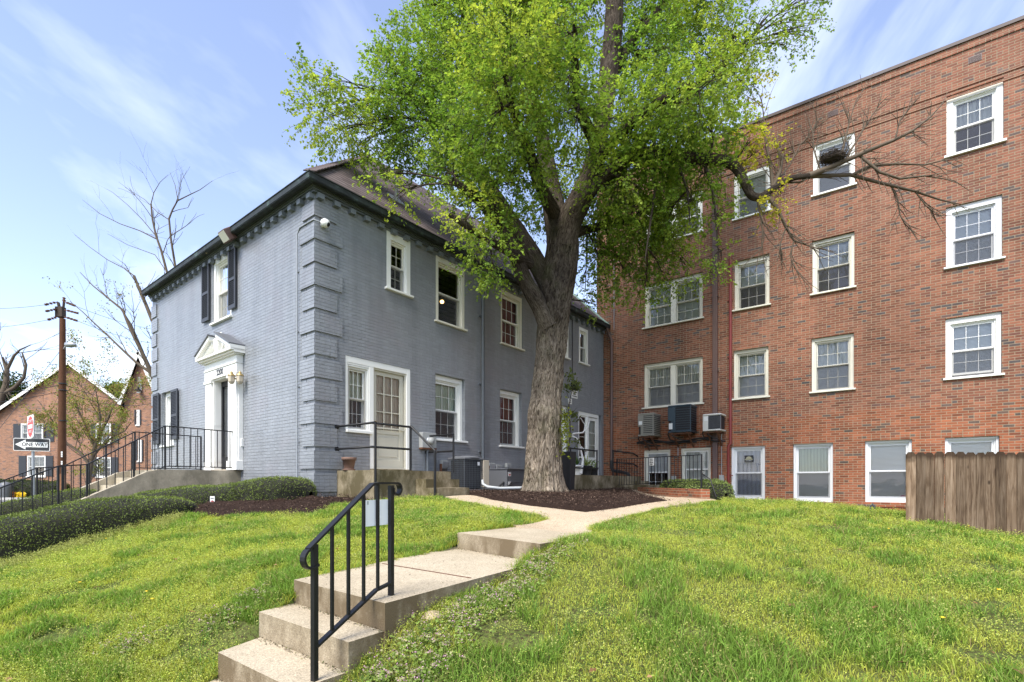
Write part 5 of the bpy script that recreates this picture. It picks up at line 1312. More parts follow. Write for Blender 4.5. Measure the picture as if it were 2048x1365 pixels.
for y0, y1 in ((902, 907), (925, 928)): mb.tube([R.pt(R.u(1226, o), R.z(1226, y0, o), o), R.pt(R.u(1266, o), R.z(1266, y1, o), o), R.pt(R.u(1268, o), R.z(1268, y1, o)-.1, 0.02)], .024, 8)
mb.build('rail', M['black_metal'], rl)
mb = MB(); mb.tube([R.pt(R.u(1226, o), R.z(1226, 900, o), o), R.pt(R.u(1226, o), -.35, o)], .026, 8); mb.build('post', M['black_metal'], rl)

# ================================================================== entrance stoop, stairs and rails (left end)
ZS = .27
sto = thing('entrance_stoop', W.pt(4.2, -.4, .8), 'weathered concrete stoop and stairs leading down from the house entrance', 'stoop')
uN, uF = 3.22, 5.45
mb = MB(); prism_poly(mb, W, [(uN, .002), (uF, .002), (uF, 1.62), (uN, 1.62)], -.9, ZS); mb.build('platform', M['stoop_concrete'], sto, .02)
for k in range(6):
    mb = MB(); prism_poly(mb, W, [(uN+.22, 1.5+.28*k), (uF-.22, 1.5+.28*k), (uF-.22, 1.62+.28*(k+1)), (uN+.22, 1.62+.28*(k+1))], -1.3, ZS-.165*(k+1)); mb.build('step', M['stoop_concrete'], sto, .015)
for ua, ub in ((uN-.001, uN+.2), (uF-.2, uF+.001)):       # sloping cheek walls
    mb = MB(); pr = [(1.6, ZS+.0), (1.85, ZS-.05), (2.2, ZS-.24), (3.5, -.63), (3.5, -1.3), (1.6, -1.3)]
    for u, fl in ((ua, 0), (ub, 1)):
        q = [W.pt(u, z, o) for o, z in pr]; mb.face(q[::-1] if fl else q)
    for i in range(len(pr)):
        (o0, z0), (o1_, z1) = pr[i], pr[(i+1) % len(pr)]; mb.face([W.pt(ua, z0, o0), W.pt(ub, z0, o0), W.pt(ub, z1, o1_), W.pt(ua, z1, o1_)])
    mb.build('cheek_wall', M['stoop_concrete'], sto, .015)
mb = MB(); W.box(mb, dW[0], dW[1], -.2, .16, ZS+.002, .302); mb.build('threshold', M['beige'], sto)
def entrance_rail(u, label, hi=1.0):
    t = thing('stair_railing', W.pt(u, ZS, 1.5), label, 'railing', 'railings of the entrance stairs')
    T = ZS+.92
    prof = [(.06, T-.02), (1.5, T), (2.80, .34), (3.22, .30), (4.3, -.26), (5.0, -.60)]
    lowp = [(.06, ZS+.07), (1.5, ZS+.07), (2.80, -.46), (3.22, -.50), (4.3, -1.02), (5.0, -1.35)]
    mb = MB()
    for pr, w in ((prof, .035), (lowp, .022)):
        for (a, b), (c, d) in zip(pr, pr[1:]): mb.bar(W.pt(u, b, a), W.pt(u, d, c), w, .022)
    mb.build('rail', M['black_metal'], t)
    mb = MB(); f = lambda pr, o: np.interp(o, [p[0] for p in pr], [p[1] for p in pr])
    o = .2
    while o < 5.0:
        mb.bar(W.pt(u, f(prof, o), o), W.pt(u, f(lowp, o), o), .014); o += .135
    mb.build('baluster_row', M['black_metal'], t)
    for o in (.08, 1.5, 2.05, 2.8, 3.22, 4.3):
        mb = MB(); mb.bar(W.pt(u, f(prof, o), o), W.pt(u, f(lowp, o)-.12, o), .032); mb.build('post', M['black_metal'], t)
entrance_rail(uN+.10, 'black picket railing on the near side of the entrance stairs')
entrance_rail(uF-.10, 'black picket railing on the far side of the entrance stairs')

# ================================================================== handrail on the front steps
hr = thing('step_handrail', (LB[0]-.07, LB[1], -1.2), 'black iron handrail with scrolled ends on the front lawn steps', 'railing')
tp = P(774, 990, 2.98); tb = P(782, 1192, 2.98)
# lower post stands on the lowest step seen, upper post on the landing
pu = V((LB[0]-.045, LB[1]+.10, ZL)); yl = FPX*1.0/(1362-HY); pl = V(((629-CX)/FPX*yl, yl, -1.0))
pu = V(((782-CX)/FPX*(FPX*.68/(1191-HY)), FPX*.68/(1191-HY), ZL))
zu = (HY-968)/FPX*pu[1]; zl = (HY-1085)/FPX*pl[1]
hd = (Z(pu, 0)-Z(pl, 0)).normalized(); 
mb = MB(); mb.bar(pu+V((0, 0, -.02)), Z(pu, zu-.01), .027, up=(hd[0], hd[1], 0)); mb.build('post', M['black_metal'], hr)
mb = MB(); mb.bar(pl+V((0, 0, -.02)), Z(pl, zl-.01), .027, up=(hd[0], hd[1], 0)); mb.build('post', M['black_metal'], hr)
# top rail: slopes up to a short level piece with scrolls at both ends
lv = .16
knee = Z(pu, 0)-hd*lv; slope_pts = []
sc_ = lambda c, r, a0, a1, n=12, sg=1: [c+hd*(math.cos(a)*r)+V((0, 0, 1))*(math.sin(a)*r) for a in np.linspace(a0, a1, n)]
top = [Z(pl, zl)-hd*.055+V((0, 0, -.055))]
dsl = (Z(knee, zu)-Z(pl, zl)).normalized()
start = Z(pl, zl)-dsl*.05
cL = start+V((0, 0, -.05))+hd*.02
lowscroll = [cL+hd*(math.cos(a)*.05)+V((0, 0, math.sin(a)*.05)) for a in np.linspace(math.radians(110), math.radians(320), 12)]
path = lowscroll[::-1]+[start, Z(pl, zl).lerp(Z(knee, zu), .3), Z(pl, zl).lerp(Z(knee, zu), .7), Z(knee, zu), Z(knee, zu)+hd*.05+V((0, 0, .004)), Z(pu, zu)+V((0, 0, .004))]
cR = Z(pu, zu)+hd*.045+V((0, 0, -.032)); path += [cR+hd*(math.cos(a)*.036)+V((0, 0, math.sin(a)*.036)) for a in np.linspace(math.radians(95), math.radians(-190), 16)]
def flatbar(mb, pts, w, h):
    side = V((hd[1], -hd[0], 0)); vs = []
    for i, p in enumerate(pts):
        t = (pts[min(i+1, len(pts)-1)]-pts[max(i-1, 0)]).normalized(); nn_ = side.cross(t).normalized()
        vs += [p-side*w/2-nn_*h/2, p+side*w/2-nn_*h/2, p+side*w/2+nn_*h/2, p-side*w/2+nn_*h/2]
    fs = []
    for i in range(len(pts)-1):
        for k in range(4): fs.append((i*4+k, i*4+(k+1) % 4, (i+1)*4+(k+1) % 4, (i+1)*4+k))
    fs += [(3, 2, 1, 0), tuple(len(vs)-4+k for k in range(4))]
    mb.mesh_part(vs, fs, None, False)
mb = MB(); flatbar(mb, path, .036, .012); mb.build('top_rail', M['black_metal'], hr, .003)
# bottom rail
bl0 = Z(pl, (HY-1300)/FPX*pl[1]); 
zl2 = (HY-1296)/FPX*pl[1]; zu2 = (HY-1166)/FPX*pu[1]
kn2 = Z(Z(pu, 0)-hd*.13, zu2-.02)
mb = MB(); flatbar(mb, [Z(pl, zl2), kn2, Z(pu, zu2)], .03, .014); mb.build('bottom_rail', M['black_metal'], hr)
Lh = (Z(knee, 0)-Z(pl, 0)).length; Lt = (Z(pu, 0)-Z(pl, 0)).length
for k in range(1, 5):
    d = Lt*k/5+ .0; q = Z(pl, 0)+hd*d
    zt = zl+(zu-zl)*min(1, d/Lh); zb2 = np.interp(d, [0, Lt-.13, Lt], [zl2, zu2-.02, zu2])
    mb = MB(); mb.bar(Z(q, zt), Z(q, zb2), .015, up=(hd[0], hd[1], 0)); mb.build('baluster', M['black_metal'], hr)
q = Z(pl, 0)+hd*(Lt*.81); side = V((hd[1], -hd[0], 0)); side = side if side[1] < 0 else -side
zt = (HY-1026)/FPX*q[1]; zh = .075
sgn = thing('blank_sign', Z(q, zt), 'blank white sheet fastened between the balusters of the handrail', 'sign')
mb = MB(); mb.obox(Z(Z(pl, 0)+hd*(Lt*.80)-side*.014, zt), hd, side, (0, 0, 1), Lt*.19, .002, zh); mb.build('sheet', M['sheet_white'], sgn)
mb = MB(); mb.obox(Z(Z(pl, 0)+hd*(Lt*.68)-side*.0105, zt+zh-.015), hd, side, (0, 0, 1), .0015, .001, .01); mb.build('mark', M['ink'], sgn)

# ================================================================== picket fence on the right
FY = 7.55; zt = (HY-905)/FPX*FY
fn = thing('wooden_fence', P(1812, 1045, FY), 'weathered brown dog eared picket fence standing on the lawn', 'fence')
x = (1812-CX)/FPX*FY; i = 0
while x < 10.5:
    w = .138+random.uniform(-.007, .007); g = random.uniform(.007, .020); h = zt+random.uniform(-.016, .012); yb = FY+random.uniform(-.012, .012)
    zb = gz(x, FY)-.12; mb = MB(); c = .038; t = .016
    pr = [(x, zb), (x+w, zb), (x+w, h-c), (x+w-c*.9, h), (x+c*.9, h), (x, h-c)]
    lean = random.uniform(-.004, .004)
    fr_ = [V((a+lean*(b-zb), yb, b)) for a, b in pr]; bk_ = [V((a+lean*(b-zb), yb+t, b)) for a, b in pr]
    mb.face(fr_); mb.face(bk_[::-1])
    for k in range(6): mb.face([fr_[k], bk_[k], bk_[(k+1) % 6], fr_[(k+1) % 6]])
    mb.build('picket', M['fence'], fn, .002)
    x += w+g; i += 1
for z in (zt-.28, zt-.85):
    mb = MB(); mb.obox((7.9, FY+.045, z), (1, 0, 0), (0, 1, 0), (0, 0, 1), 2.1+.0, .022, .042); mb.build('rail', M['fence'], fn)
for xx in (5.95, 8.3):
    mb = MB(); mb.obox((xx, FY+.11, -.2), (1, 0, 0), (0, 1, 0), (0, 0, 1), .045, .045, .60); mb.build('post', M['fence'], fn)
mb = MB(); q = ground(1741, 1023); pts = [P(1741, 1030, 8.9), P(1741, 1012, 8.9), P(1745, 1008, 8.9), P(1750, 1018, 8.9)]; mb.tube(pts, .012, 8); o = mb.build('garden_pipe', M['ac_blue'], None, loc=pts[0]); tag(o, 'bent green pipe sticking up from the grass before the fence', 'pipe')

# small sign tag in the mulch
q = ground(425, 1016); t = thing('plant_tag', q, 'small white lettered stake sign in the mulch by the hedge', 'sign')
zc = (HY-1003)/FPX*q[1]
mb = MB(); mb.obox((q[0], q[1], zc), (1, .1, 0), (-.1, 1, 0), (0, 0, 1), .036, .006, .085); mb.build('panel', M['label_white'], t)
mb = MB(); mb.bar(q-V((0, 0, .05)), V((q[0], q[1]+.01, zc)), .012); mb.build('stake', M['ink'], t)
for k in range(3):
    mb = MB(); mb.obox((q[0]-.001*k, q[1]-.008, zc+.052-.05*k), (1, .1, 0), (-.1, 1, 0), (0, 0, 1), .024, .001, .007); mb.build('printed_line', M['red_ink'] if k == 1 else M['ink'], t)
# ================================================================== the big maple
TY = 12.5
tree = thing('maple_tree', P(1092, 988, TY), 'huge old maple with furrowed trunk and fresh green crown in the mulch bed', 'tree')
def trunk_mesh(pts, rads, nseg=110, dz=.035, amp=.045, flare=None, seed=0.0, ov=None):
    """displaced tube along pts (world) with vertical furrows"""
    pts = [V(p) for p in pts]; L = [0]
    for a, b in zip(pts, pts[1:]): L.append(L[-1]+(b-a).length)
    n = max(4, int(L[-1]/dz)); S = np.linspace(0, L[-1], n)
    def cr(s):
        k = min(len(pts)-2, max(0, int(np.searchsorted(L, s)-1))); t = (s-L[k])/(L[k+1]-L[k]); 
        p0, p1, p2, p3 = pts[max(k-1, 0)], pts[k], pts[k+1], pts[min(k+2, len(pts)-1)]
        q = .5*((2*p1)+(p2-p0)*t+(2*p0-5*p1+4*p2-p3)*t*t+(3*p1-p0-3*p2+p3)*t**3)
        return q, rads[k]+(rads[k+1]-rads[k])*(t*t*(3-2*t))
    cs = [cr(s) for s in S]; vs = []; uvl = []; x = V((1, 0, 0))
    for i, (c, r) in enumerate(cs):
        t = (cs[min(i+1, n-1)][0]-cs[max(i-1, 0)][0]).normalized(); x = (x-t*x.dot(t)).normalized(); y = t.cross(x)
        for k in range(nseg):
            a = 2*math.pi*k/nseg; s = S[i]
            q = V((math.cos(a)*r*9, math.sin(a)*r*9, s*1.35+seed)); f1 = noise.noise(q)
            q2 = V((math.cos(a)*r*26, math.sin(a)*r*26, s*3.2+seed+5)); f2 = noise.noise(q2)
            q3 = V((math.cos(a)*1.2, math.sin(a)*1.2, s*.7+seed)); f3 = noise.noise(q3)
            rr = r*(1+.10*f3)+amp*(abs(f1)*-1.0+.3)+amp*.55*(abs(f2)*-1.2+.3)
            if flare: rr += flare(a, s)
            vs.append(c+(x*math.cos(a)+y*math.sin(a))*rr)
    fs = []; uvs = []
    for i in range(n-1):
        for k in range(nseg):
            k2 = (k+1) % nseg; r = cs[i][1]
            fs.append((i*nseg+k, i*nseg+k2, (i+1)*nseg+k2, (i+1)*nseg+k)); u0, u1 = 2*math.pi*k/nseg*.5, 2*math.pi*(k+1)/nseg*.5
            uvs.append([(u0, S[i]), (u1, S[i]), (u1, S[i+1]), (u0, S[i+1])])
    return vs, fs, uvs
def rootflare(a, s):
    f = math.exp(-s/.25)*.17; lob = max(0, math.cos(a*5+.7))**1.5*math.exp(-s/.34)*.32+max(0, math.cos(a*3+2.0))**2*math.exp(-s/.5)*.10
    burl = .13*math.exp(-((s-2.15)/.30)**2)*max(0, math.cos(a-math.radians(-118)))**2
    burl += .06*math.exp(-((s-1.7)/.5)**2)*max(0, math.cos(a-math.radians(-90)))**2
    burl += -.09*math.exp(-((s-3.95)/.35)**2)*max(0, math.cos(a-math.radians(-90)))**4
    return f+lob+burl
T = lambda px, py, dy=0: P(px, py, TY+dy)
vs, fs, uvs = trunk_mesh([T(1089, 1006), T(1089, 960), T(1088, 900), T(1090, 845), T(1094, 780), T(1101, 722), T(1105, 665), T(1108, 620), T(1115, 575), T(1122, 520), T(1127, 465)],
                         [.44, .42, .41, .37, .355, .325, .35, .385, .385, .37, .35], 180, .026, .078, rootflare)
mb = MB(); mb.mesh_part(vs, fs, uvs); mb.build('trunk', M['bark'], tree)
limbs = []   # (points, radii)
def limb(pp, rr, mat='limb_bark', nseg=36, amp=.022, name='limb'):
    pts = [T(*p) for p in pp]; k = TY/FPX
    vs, fs, uvs = trunk_mesh(pts, [r*k for r in rr], nseg, .06 if rr[0] > 9 else .09, amp*min(1, rr[0]/14), None, pp[0][0]*.01)
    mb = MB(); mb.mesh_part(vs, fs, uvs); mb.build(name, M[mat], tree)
    limbs.append((pts, [r*k for r in rr]))
limb([(1100,655,-.1),(1075,605,-.2),(1052,565,-.35),(1034,520,-.6),(1012,470,-.9),(985,430,-1.2),(950,395,-1.5),(905,360,-1.8)], [21,17,14.5,13,12,10,8,5], 'limb_bark', 60, .028)
limb([(1118,640,0),(1098,575,.1),(1070,520,.15),(1040,470,.2),(1010,425,.2),(975,370,.3),(935,310,.4),(890,250,.5),(850,190,.6)], [22,19,17.5,16,15,13,10,8,5], 'limb_bark', 56, .03)
limb([(1124,500,0),(1140,440,-.05),(1168,385,-.15),(1188,330,-.2),(1200,270,-.2),(1212,190,-.1),(1222,110,0),(1228,30,0),(1232,-60,.1),(1236,-170,.2)], [29,25,22,18.5,16.5,17,18,17.5,16,13], 'limb_bark', 60, .03)
limb([(1120,480,.1),(1108,420,.3),(1096,350,.5),(1085,280,.7),(1066,200,.9),(1055,110,1.1),(1050,20,1.3),(1045,-90,1.5)], [27,23,19,15,13,11,9,6])
limb([(1098,360,.5),(1040,290,.6),(995,215,.7),(960,140,.8),(942,70,.9),(915,-10,1.0),(905,-90,1.1)], [12,10,9,8,7.5,6,4])
limb([(962,145,.8),(915,90,.7),(885,30,.7),(868,-60,.7)], [6,5,4,3])
limb([(1160,400,-.15),(1205,360,-.3),(1250,322,-.5),(1300,306,-.6),(1350,312,-.7),(1400,318,-.7),(1448,322,-.75),(1474,338,-.75),(1489,366,-.8),(1503,391,-.8),(1522,393,-.8),(1546,378,-.85),(1580,358,-.9),(1618,352,-.9)],
     [15,12,11,11,11,10,9.5,8.5,7.5,7,6.5,5.5,5,4.5], 'limb_bark', 36, .016)
limb([(1172,385,-.1),(1230,350,.3),(1280,290,.7),(1330,230,1.0),(1385,180,1.2),(1440,130,1.4),(1490,85,1.5)], [13,11,9.5,8,6.5,5,3])
limb([(1215,160,0),(1260,90,.4),(1310,30,.8),(1360,-50,1.1)], [12,9,7,5])
limb([(1190,320,-.2),(1250,260,-.9),(1310,210,-1.5),(1380,170,-2.0)], [12,9,7,4])
limb([(1110,430,.0),(1080,370,-.9),(1060,310,-1.7),(1030,230,-2.4),(1010,150,-2.9)], [14,11,9,7,4])
limb([(1060,530,-.3),(1010,500,-1.2),(960,470,-1.9),(900,430,-2.4)], [9,7.5,6,4])
limb([(1195,290,-.2),(1160,220,-1.2),(1150,130,-2.0),(1150,50,-2.6)], [12,9,7,4])
limb([(1140,470,.1),(1190,455,.6),(1240,440,1.0),(1290,450,1.2),(1330,470,1.3)], [10,8,6.5,5,3.5])
# bare, mostly leafless end of the right limb
def twigline(mb, pp, rr, n=6): mb.tube([T(*p) for p in pp], [r*TY/FPX for r in rr], n)
mb = MB(); bare = [
 ([(1618,352,-.9),(1660,335,-.95),(1700,318,-1.0),(1745,298,-1.1),(1790,280,-1.1),(1825,262,-1.1),(1860,235,-1.1),(1888,205,-1.1)], [5.5,4.6,4,3.4,2.8,2.2,1.5,.8]),
 ([(1600,354,-.9),(1650,352,-.8),(1700,350,-.8),(1760,366,-.7),(1830,383,-.7),(1880,400,-.7),(1925,410,-.7)], [4.5,3.8,3.5,3,2.4,1.6,.7]),
 ([(1705,350,-.8),(1740,332,-.9),(1790,328,-1.0),(1850,330,-1.0),(1900,318,-1.0)], [3,2.5,2,1.4,.6]),
 ([(1720,312,-1.0),(1760,345,-1.2),(1800,358,-1.2),(1850,352,-1.3),(1910,362,-1.3)], [3,2.6,2.2,1.5,.6]),
 ([(1780,366,-.7),(1795,400,-.6),(1800,430,-.6),(1815,460,-.6)], [2,1.6,1.1,.5]),
 ([(1830,383,-.7),(1850,410,-.7),(1870,430,-.7)], [1.5,1,.4]),
 ([(1640,343,-.9),(1600,365,-.8),(1560,366,-.8)], [2.6,2,1.4]),
 ([(1545,375,-.85),(1541,330,-.8),(1532,290,-.8),(1528,240,-.8),(1524,205,-.8)], [3.5,2.8,2,1.2,.6]),
 ([(1544,378,-.85),(1560,345,-.9),(1566,310,-.9)], [4,3.2,2.2]),
 ([(1535,392,-.85),(1556,420,-.9),(1572,455,-.9),(1588,482,-.9),(1612,490,-.9),(1640,500,-.9)], [4,3.2,2.5,2,1.3,.6]),
 ([(1588,482,-.9),(1580,510,-.9),(1590,540,-.9)], [1.5,1,.4]), ([(1572,455,-.9),(1560,490,-.9),(1556,520,-.9)], [1.4,.9,.4]),
 ([(1515,400,-.8),(1522,440,-.8),(1528,480,-.8),(1515,520,-.8)], [2,1.5,1,.4]),
 ([(1680,325,-1.0),(1690,280,-.9),(1700,240,-.9),(1712,200,-.9)], [2.4,1.8,1.2,.6]),
 ([(1790,280,-1.1),(1800,240,-1.1),(1830,205,-1.1)], [1.6,1.1,.5]), ([(1690,322,-1),(1720,270,-1),(1745,230,-1),(1762,205,-1)], [1.8,1.4,1,.5]),
 ([(1640,340,-.9),(1628,300,-.9),(1625,262,-.9),(1640,225,-.9)], [1.8,1.3,.9,.4]),
 ([(1545,375,-.85),(1580,330,-.8),(1600,290,-.8),(1620,270,-.8)], [1.8,1.3,.9,.4])]
rs = random.Random(3)
for pp, rr in list(bare): twigline(mb, pp, rr)
for pp, rr in bare:
    for j in range(len(pp)*3):
        k = rs.randrange(len(pp)-1); f = rs.random(); a = [pp[k][i]+(pp[k+1][i]-pp[k][i])*f for i in range(3)]
        dx, dy = pp[k+1][0]-pp[k][0], pp[k+1][1]-pp[k][1]; L = math.hypot(dx, dy); an = math.atan2(dy, dx)+rs.uniform(-.8, .8); ln = rs.uniform(25, 75)
        q = [tuple(a)]
        for s in range(3):
            an += rs.uniform(-.25, .25); q.append((q[-1][0]+math.cos(an)*ln/3, q[-1][1]+math.sin(an)*ln/3, q[-1][2]+rs.uniform(-.12, .12)))
        twigline(mb, q, [.9, .7, .5, .3], 4)
        if rs.random() < .5:
            an += rs.choice((-1, 1))*.6; twigline(mb, [q[1], (q[1][0]+math.cos(an)*ln*.5, q[1][1]+math.sin(an)*ln*.5, q[1][2])], [.6, .3], 4)
mb.build('bare_branches', M['grey_twig'], tree, label='bare leafless branch end reaching over the brick wall')
hang = [([(1408,325,-.7),(1422,370,-.7),(1430,420,-.7),(1434,470,-.7),(1438,520,-.7)], [3.5,2.6,2,1.4,.8]), ([(1300,312,-.6),(1310,380,-.6),(1300,450,-.6),(1290,520,-.6)], [3.5,2.6,2,1]), ([(1350,316,-.7),(1375,380,-.7),(1380,450,-.7)], [3,2,1])]
for pp, rr in hang: limbs.append(([T(*p) for p in pp], [r*TY/FPX for r in rr]))
mb = MB()
for pp, rr in hang: twigline(mb, pp, rr)
mb.build('limb', M['twig'], tree)
# nest
nest = thing('bird_nest', T(1666, 318, -.95), 'untidy dark twig nest resting on the bare branch', 'nest')
mb = MB(); c = T(1666, 316, -.95)
for k in range(330):
    a = rs.uniform(0, 6.28); r = rs.uniform(.03, .27); z = rs.uniform(-.08, .07)+.25*max(0, r-.15); p = c+V((math.cos(a)*r, math.sin(a)*r*.8, z*(1-.3*r))); t = a+1.57+rs.uniform(-.7, .7); l = rs.uniform(.07, .22)
    d = V((math.cos(t), math.sin(t), rs.uniform(-.3, .3))); mb.bar(p-d*l, p+d*l, .006)
mb.build('twigs', M['twig'], nest)

# ---- crown: secondary branches from the limbs into clumps, sprays of leaves in every clump
blobs = [ # px, py, r_px, dY, spray density factor, vertical squash
 (640,215,58,-.8,.75),(690,260,62,-.7,.9),(640,170,40,-.8,.45),(750,270,62,-.3,1.0),(790,190,72,-.2,1.1),(770,150,38,-.1,.6),(840,130,80,.2,1.2),(850,250,95,0,1.3),(905,340,62,-1.2,1.0),
 (760,352,26,-1.7,.55),(795,385,28,-1.8,.5),(935,438,48,-2.2,1.0),(982,495,48,-2,1.0),(985,556,26,-1.8,.8),(955,530,30,-2,.7),(975,425,50,-1.2,.8),
 (930,180,95,.6,1.2),(940,280,90,-.6,1.2),(1000,350,80,-1.6,1.1),(1000,230,95,-2.6,1.3),(1020,120,100,-2.8,1.3),(1050,320,62,-1.8,.8),(960,80,90,1.0,1.0),(890,50,62,.8,.8),(880,-40,60,.8,.8),
 (860,10,38,.7,.6),(1010,10,95,1.2,1.1),(1090,40,90,1.4,1.1),(1100,150,90,.9,1.1),(1125,60,60,-2.6,1.0),(1135,170,60,-2.2,1.0),(1150,250,65,-1.9,1.1),(1060,-70,110,.8,1),(1185,-90,80,.8,.9),
 (1280,40,85,.8,1.0),(1290,130,80,.5,1.1),(1350,-30,90,1.1,1.0),(1330,220,85,-1.4,1.2),(1400,190,75,-2.0,1.1),(1390,110,80,1.2,.95),(1450,150,62,1.4,.8),(1420,250,60,-.8,1.0),(1455,270,45,-.6,.8),(1250,230,75,-.9,1.1),
 (1460,60,66,1.5,.38),(1530,40,60,1.5,.33),(1600,30,42,1.5,.33),(1570,90,36,1.5,.28),(1490,110,45,1.5,.35),(1630,-10,40,1.5,.4),(1500,180,34,1.4,.35),(1620,62,26,1.5,.28),(1420,20,60,1.4,.6),
 (1300,300,75,-.6,1.1),(1360,290,60,-.7,.9),(1240,360,75,-.6,1.1),(1290,390,70,.8,1.0),(1220,450,62,.8,.95),(1280,470,66,1.2,1.0),(1320,430,55,1.2,.85),(1190,500,42,.9,.65),(1250,545,46,.9,.85),(1290,575,32,.8,.7),(1215,565,30,.8,.55),(1350,480,44,1.1,.7),
 (1375,400,46,-.7,.6),(1400,350,44,-.7,.65),(1432,430,30,-.7,.7),(1440,500,26,-.7,.75),(1425,545,16,-.7,.5),(1450,370,34,-.7,.5),(1370,530,36,1,.55),(1330,560,26,1,.5),(1190,430,34,.5,.6),(1205,400,45,.6,.8),
 (1520,300,30,-.8,1.0),(1500,285,24,-.8,.8),(1560,392,18,-.85,.5),(1540,405,14,-.85,.4),(1170,580,20,1.4,.4),(1195,610,16,1.0,.4),(1230,300,60,.3,1.0),(1335,360,52,.4,.9),(1262,425,52,0,.9),(1385,335,42,0,.8),(1300,515,45,1.0,.9),(1205,520,38,1,.8),(1340,420,46,0,.8),(1138,395,36,.8,.9),(1150,335,46,.6,1.0),(1085,405,42,.7,1.0),(1062,440,26,.9,.8)]
SK = np.array([list(p.lerp(q, f)) for pts, rr in limbs for p, q in zip(pts, pts[1:]) for f in (0, .34, .67)])
LC, LD, LN, LL, LW, LCOL = [], [], [], [], [], []
brm = MB(); twm = MB()
for bi, (px, py, r, dy, dens) in enumerate(blobs):
    Y = TY+dy; c = np.array(P(px, py, Y)); R_ = r*Y/FPX; Ry = max(R_*1.15, .35)
    k = np.argmin(np.linalg.norm(SK-c, axis=1)+np.where(SK[:, 2] > c[2]+1.2, 2.0, 0)); s = SK[k]
    hangs = py > 330 and px > 1150
    # main branch into the clump
    mid = (s+c)/2+np.array([0, 0, .12*np.linalg.norm(c-s)])+rng.normal(0, .06, 3)
    r0 = min(.055, .018+.022*R_); L = np.linalg.norm(c-s)
    bez = [s*(1-t)**2+2*mid*t*(1-t)+c*t*t for t in np.linspace(0, 1, 7)]
    brm.tube(bez, list(np.linspace(r0, r0*.35, 7)), 6)
    nsub = int(5+R_*9)
    nspray = int(dens*(62*R_**2+10*R_**3*6)*3.0)+10
    subs = []
    for j in range(nsub):
        d = rand_unit(1)[0]; q = c+d*np.array([R_, Ry, R_*.95])*rng.uniform(.45, .9); t = rng.uniform(.45, 1); b = bez[int(t*6)]
        m2 = (b+q)/2+np.array([0, 0, .05]); pts = [b, m2, q]; brm.tube(pts, [r0*.4, r0*.28, .004], 4); subs.append((b, m2, q))
    hue = rng.normal(0, .12)
    for j in range(nspray):
        u = rand_unit(1)[0]; rad = rng.uniform(.25, 1.06)**.6
        q = c+u*rad*np.array([R_, Ry, R_*.95])
        if py > 350 and px > 1180: q[2] -= .15*rng.random()
        # spray axis: outwards and drooping a little
        ax = u*.8+np.array([0, 0, rng.uniform(-.55, .25)])+rng.normal(0, .3, 3); ax /= np.linalg.norm(ax); ln = rng.uniform(.22, .46)
        m = rng.integers(9, 17); t = np.sort(rng.uniform(.05, 1, m)); 
        side = np.cross(ax, [0, 0, 1]); side /= np.linalg.norm(side)+1e-9
        pos = q+ax*ln*t[:, None]+np.array([0, 0, -.16*ln])*(t**2)[:, None]+rng.normal(0, .025, (m, 3))
        sg = np.where(np.arange(m) % 2 == 0, 1, -1)[:, None]
        D = ax*.6+side*sg*.8+np.array([0, 0, -.35])+rng.normal(0, .35, (m, 3)); N = np.array([0, 0, 1.])+rng.normal(0, .45, (m, 3))
        LC.append(pos); LD.append(D); LN.append(N); sz_ = rng.uniform(.032, .088, m); LL.append(sz_); LW.append(sz_*rng.uniform(.65, .95, m))
        base = np.array([.31, .41, .07]) if rng.random() < .5 else np.array([.21, .32, .055])
        if bi in (next((i for i, b in enumerate(blobs) if b[0] == 1520), -1),) or px in (1520, 1500, 1560, 1540): base = np.array([.48, .46, .06])
        cc = base*(1+hue*.6)*rng.uniform(.72, 1.3)*np.array([1+hue*.5, 1, 1]); LCOL.append(cc[None]*rng.uniform(.8, 1.2, (m, 1)))
        if j % 2 == 0:
            e = q+ax*ln+np.array([0, 0, -.12*ln]); twm.tube([q-ax*.12, q+ax*ln*.5, e], [.0045, .0035, .002], 3, caps=False)
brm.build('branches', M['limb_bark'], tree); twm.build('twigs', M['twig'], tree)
C_, D_, N_, L_, W_ = map(np.concatenate, (LC, LD, LN, LL, LW)); col_ = np.concatenate(LCOL)
D_ /= np.linalg.norm(D_, axis=1, keepdims=True)
vs, fs = leaves_mesh(C_, D_, N_, L_, W_, .35)
print('leaves', len(C_))
np_mesh('crown', vs, fs, M['leaf'], tree, np.repeat(col_, 4, axis=0))
# ivy tuft on the trunk
p = T(1131, 845, -.35)
mbp = rng.normal(0, 1, (260, 3))*np.array([.07, .10, .26])+np.array(T(1130, 858, -.28)); D = rand_unit(260)-np.array([0, .6, .2]); N = rand_unit(260)+np.array([.3, -.9, .4])
vs, fs = leaves_mesh(mbp, D, N, rng.uniform(.05, .085, 260), rng.uniform(.04, .06, 260)); cc = np.array([.22, .26, .03])[None]*rng.uniform(.5, 1.25, 260)[:, None]
iv = np_mesh('ivy', vs, fs, M['leaf'], None, np.repeat(cc, 4, axis=0), loc=tuple(p)); tag(iv, 'yellow green ivy tuft growing on the side of the big trunk', 'ivy')

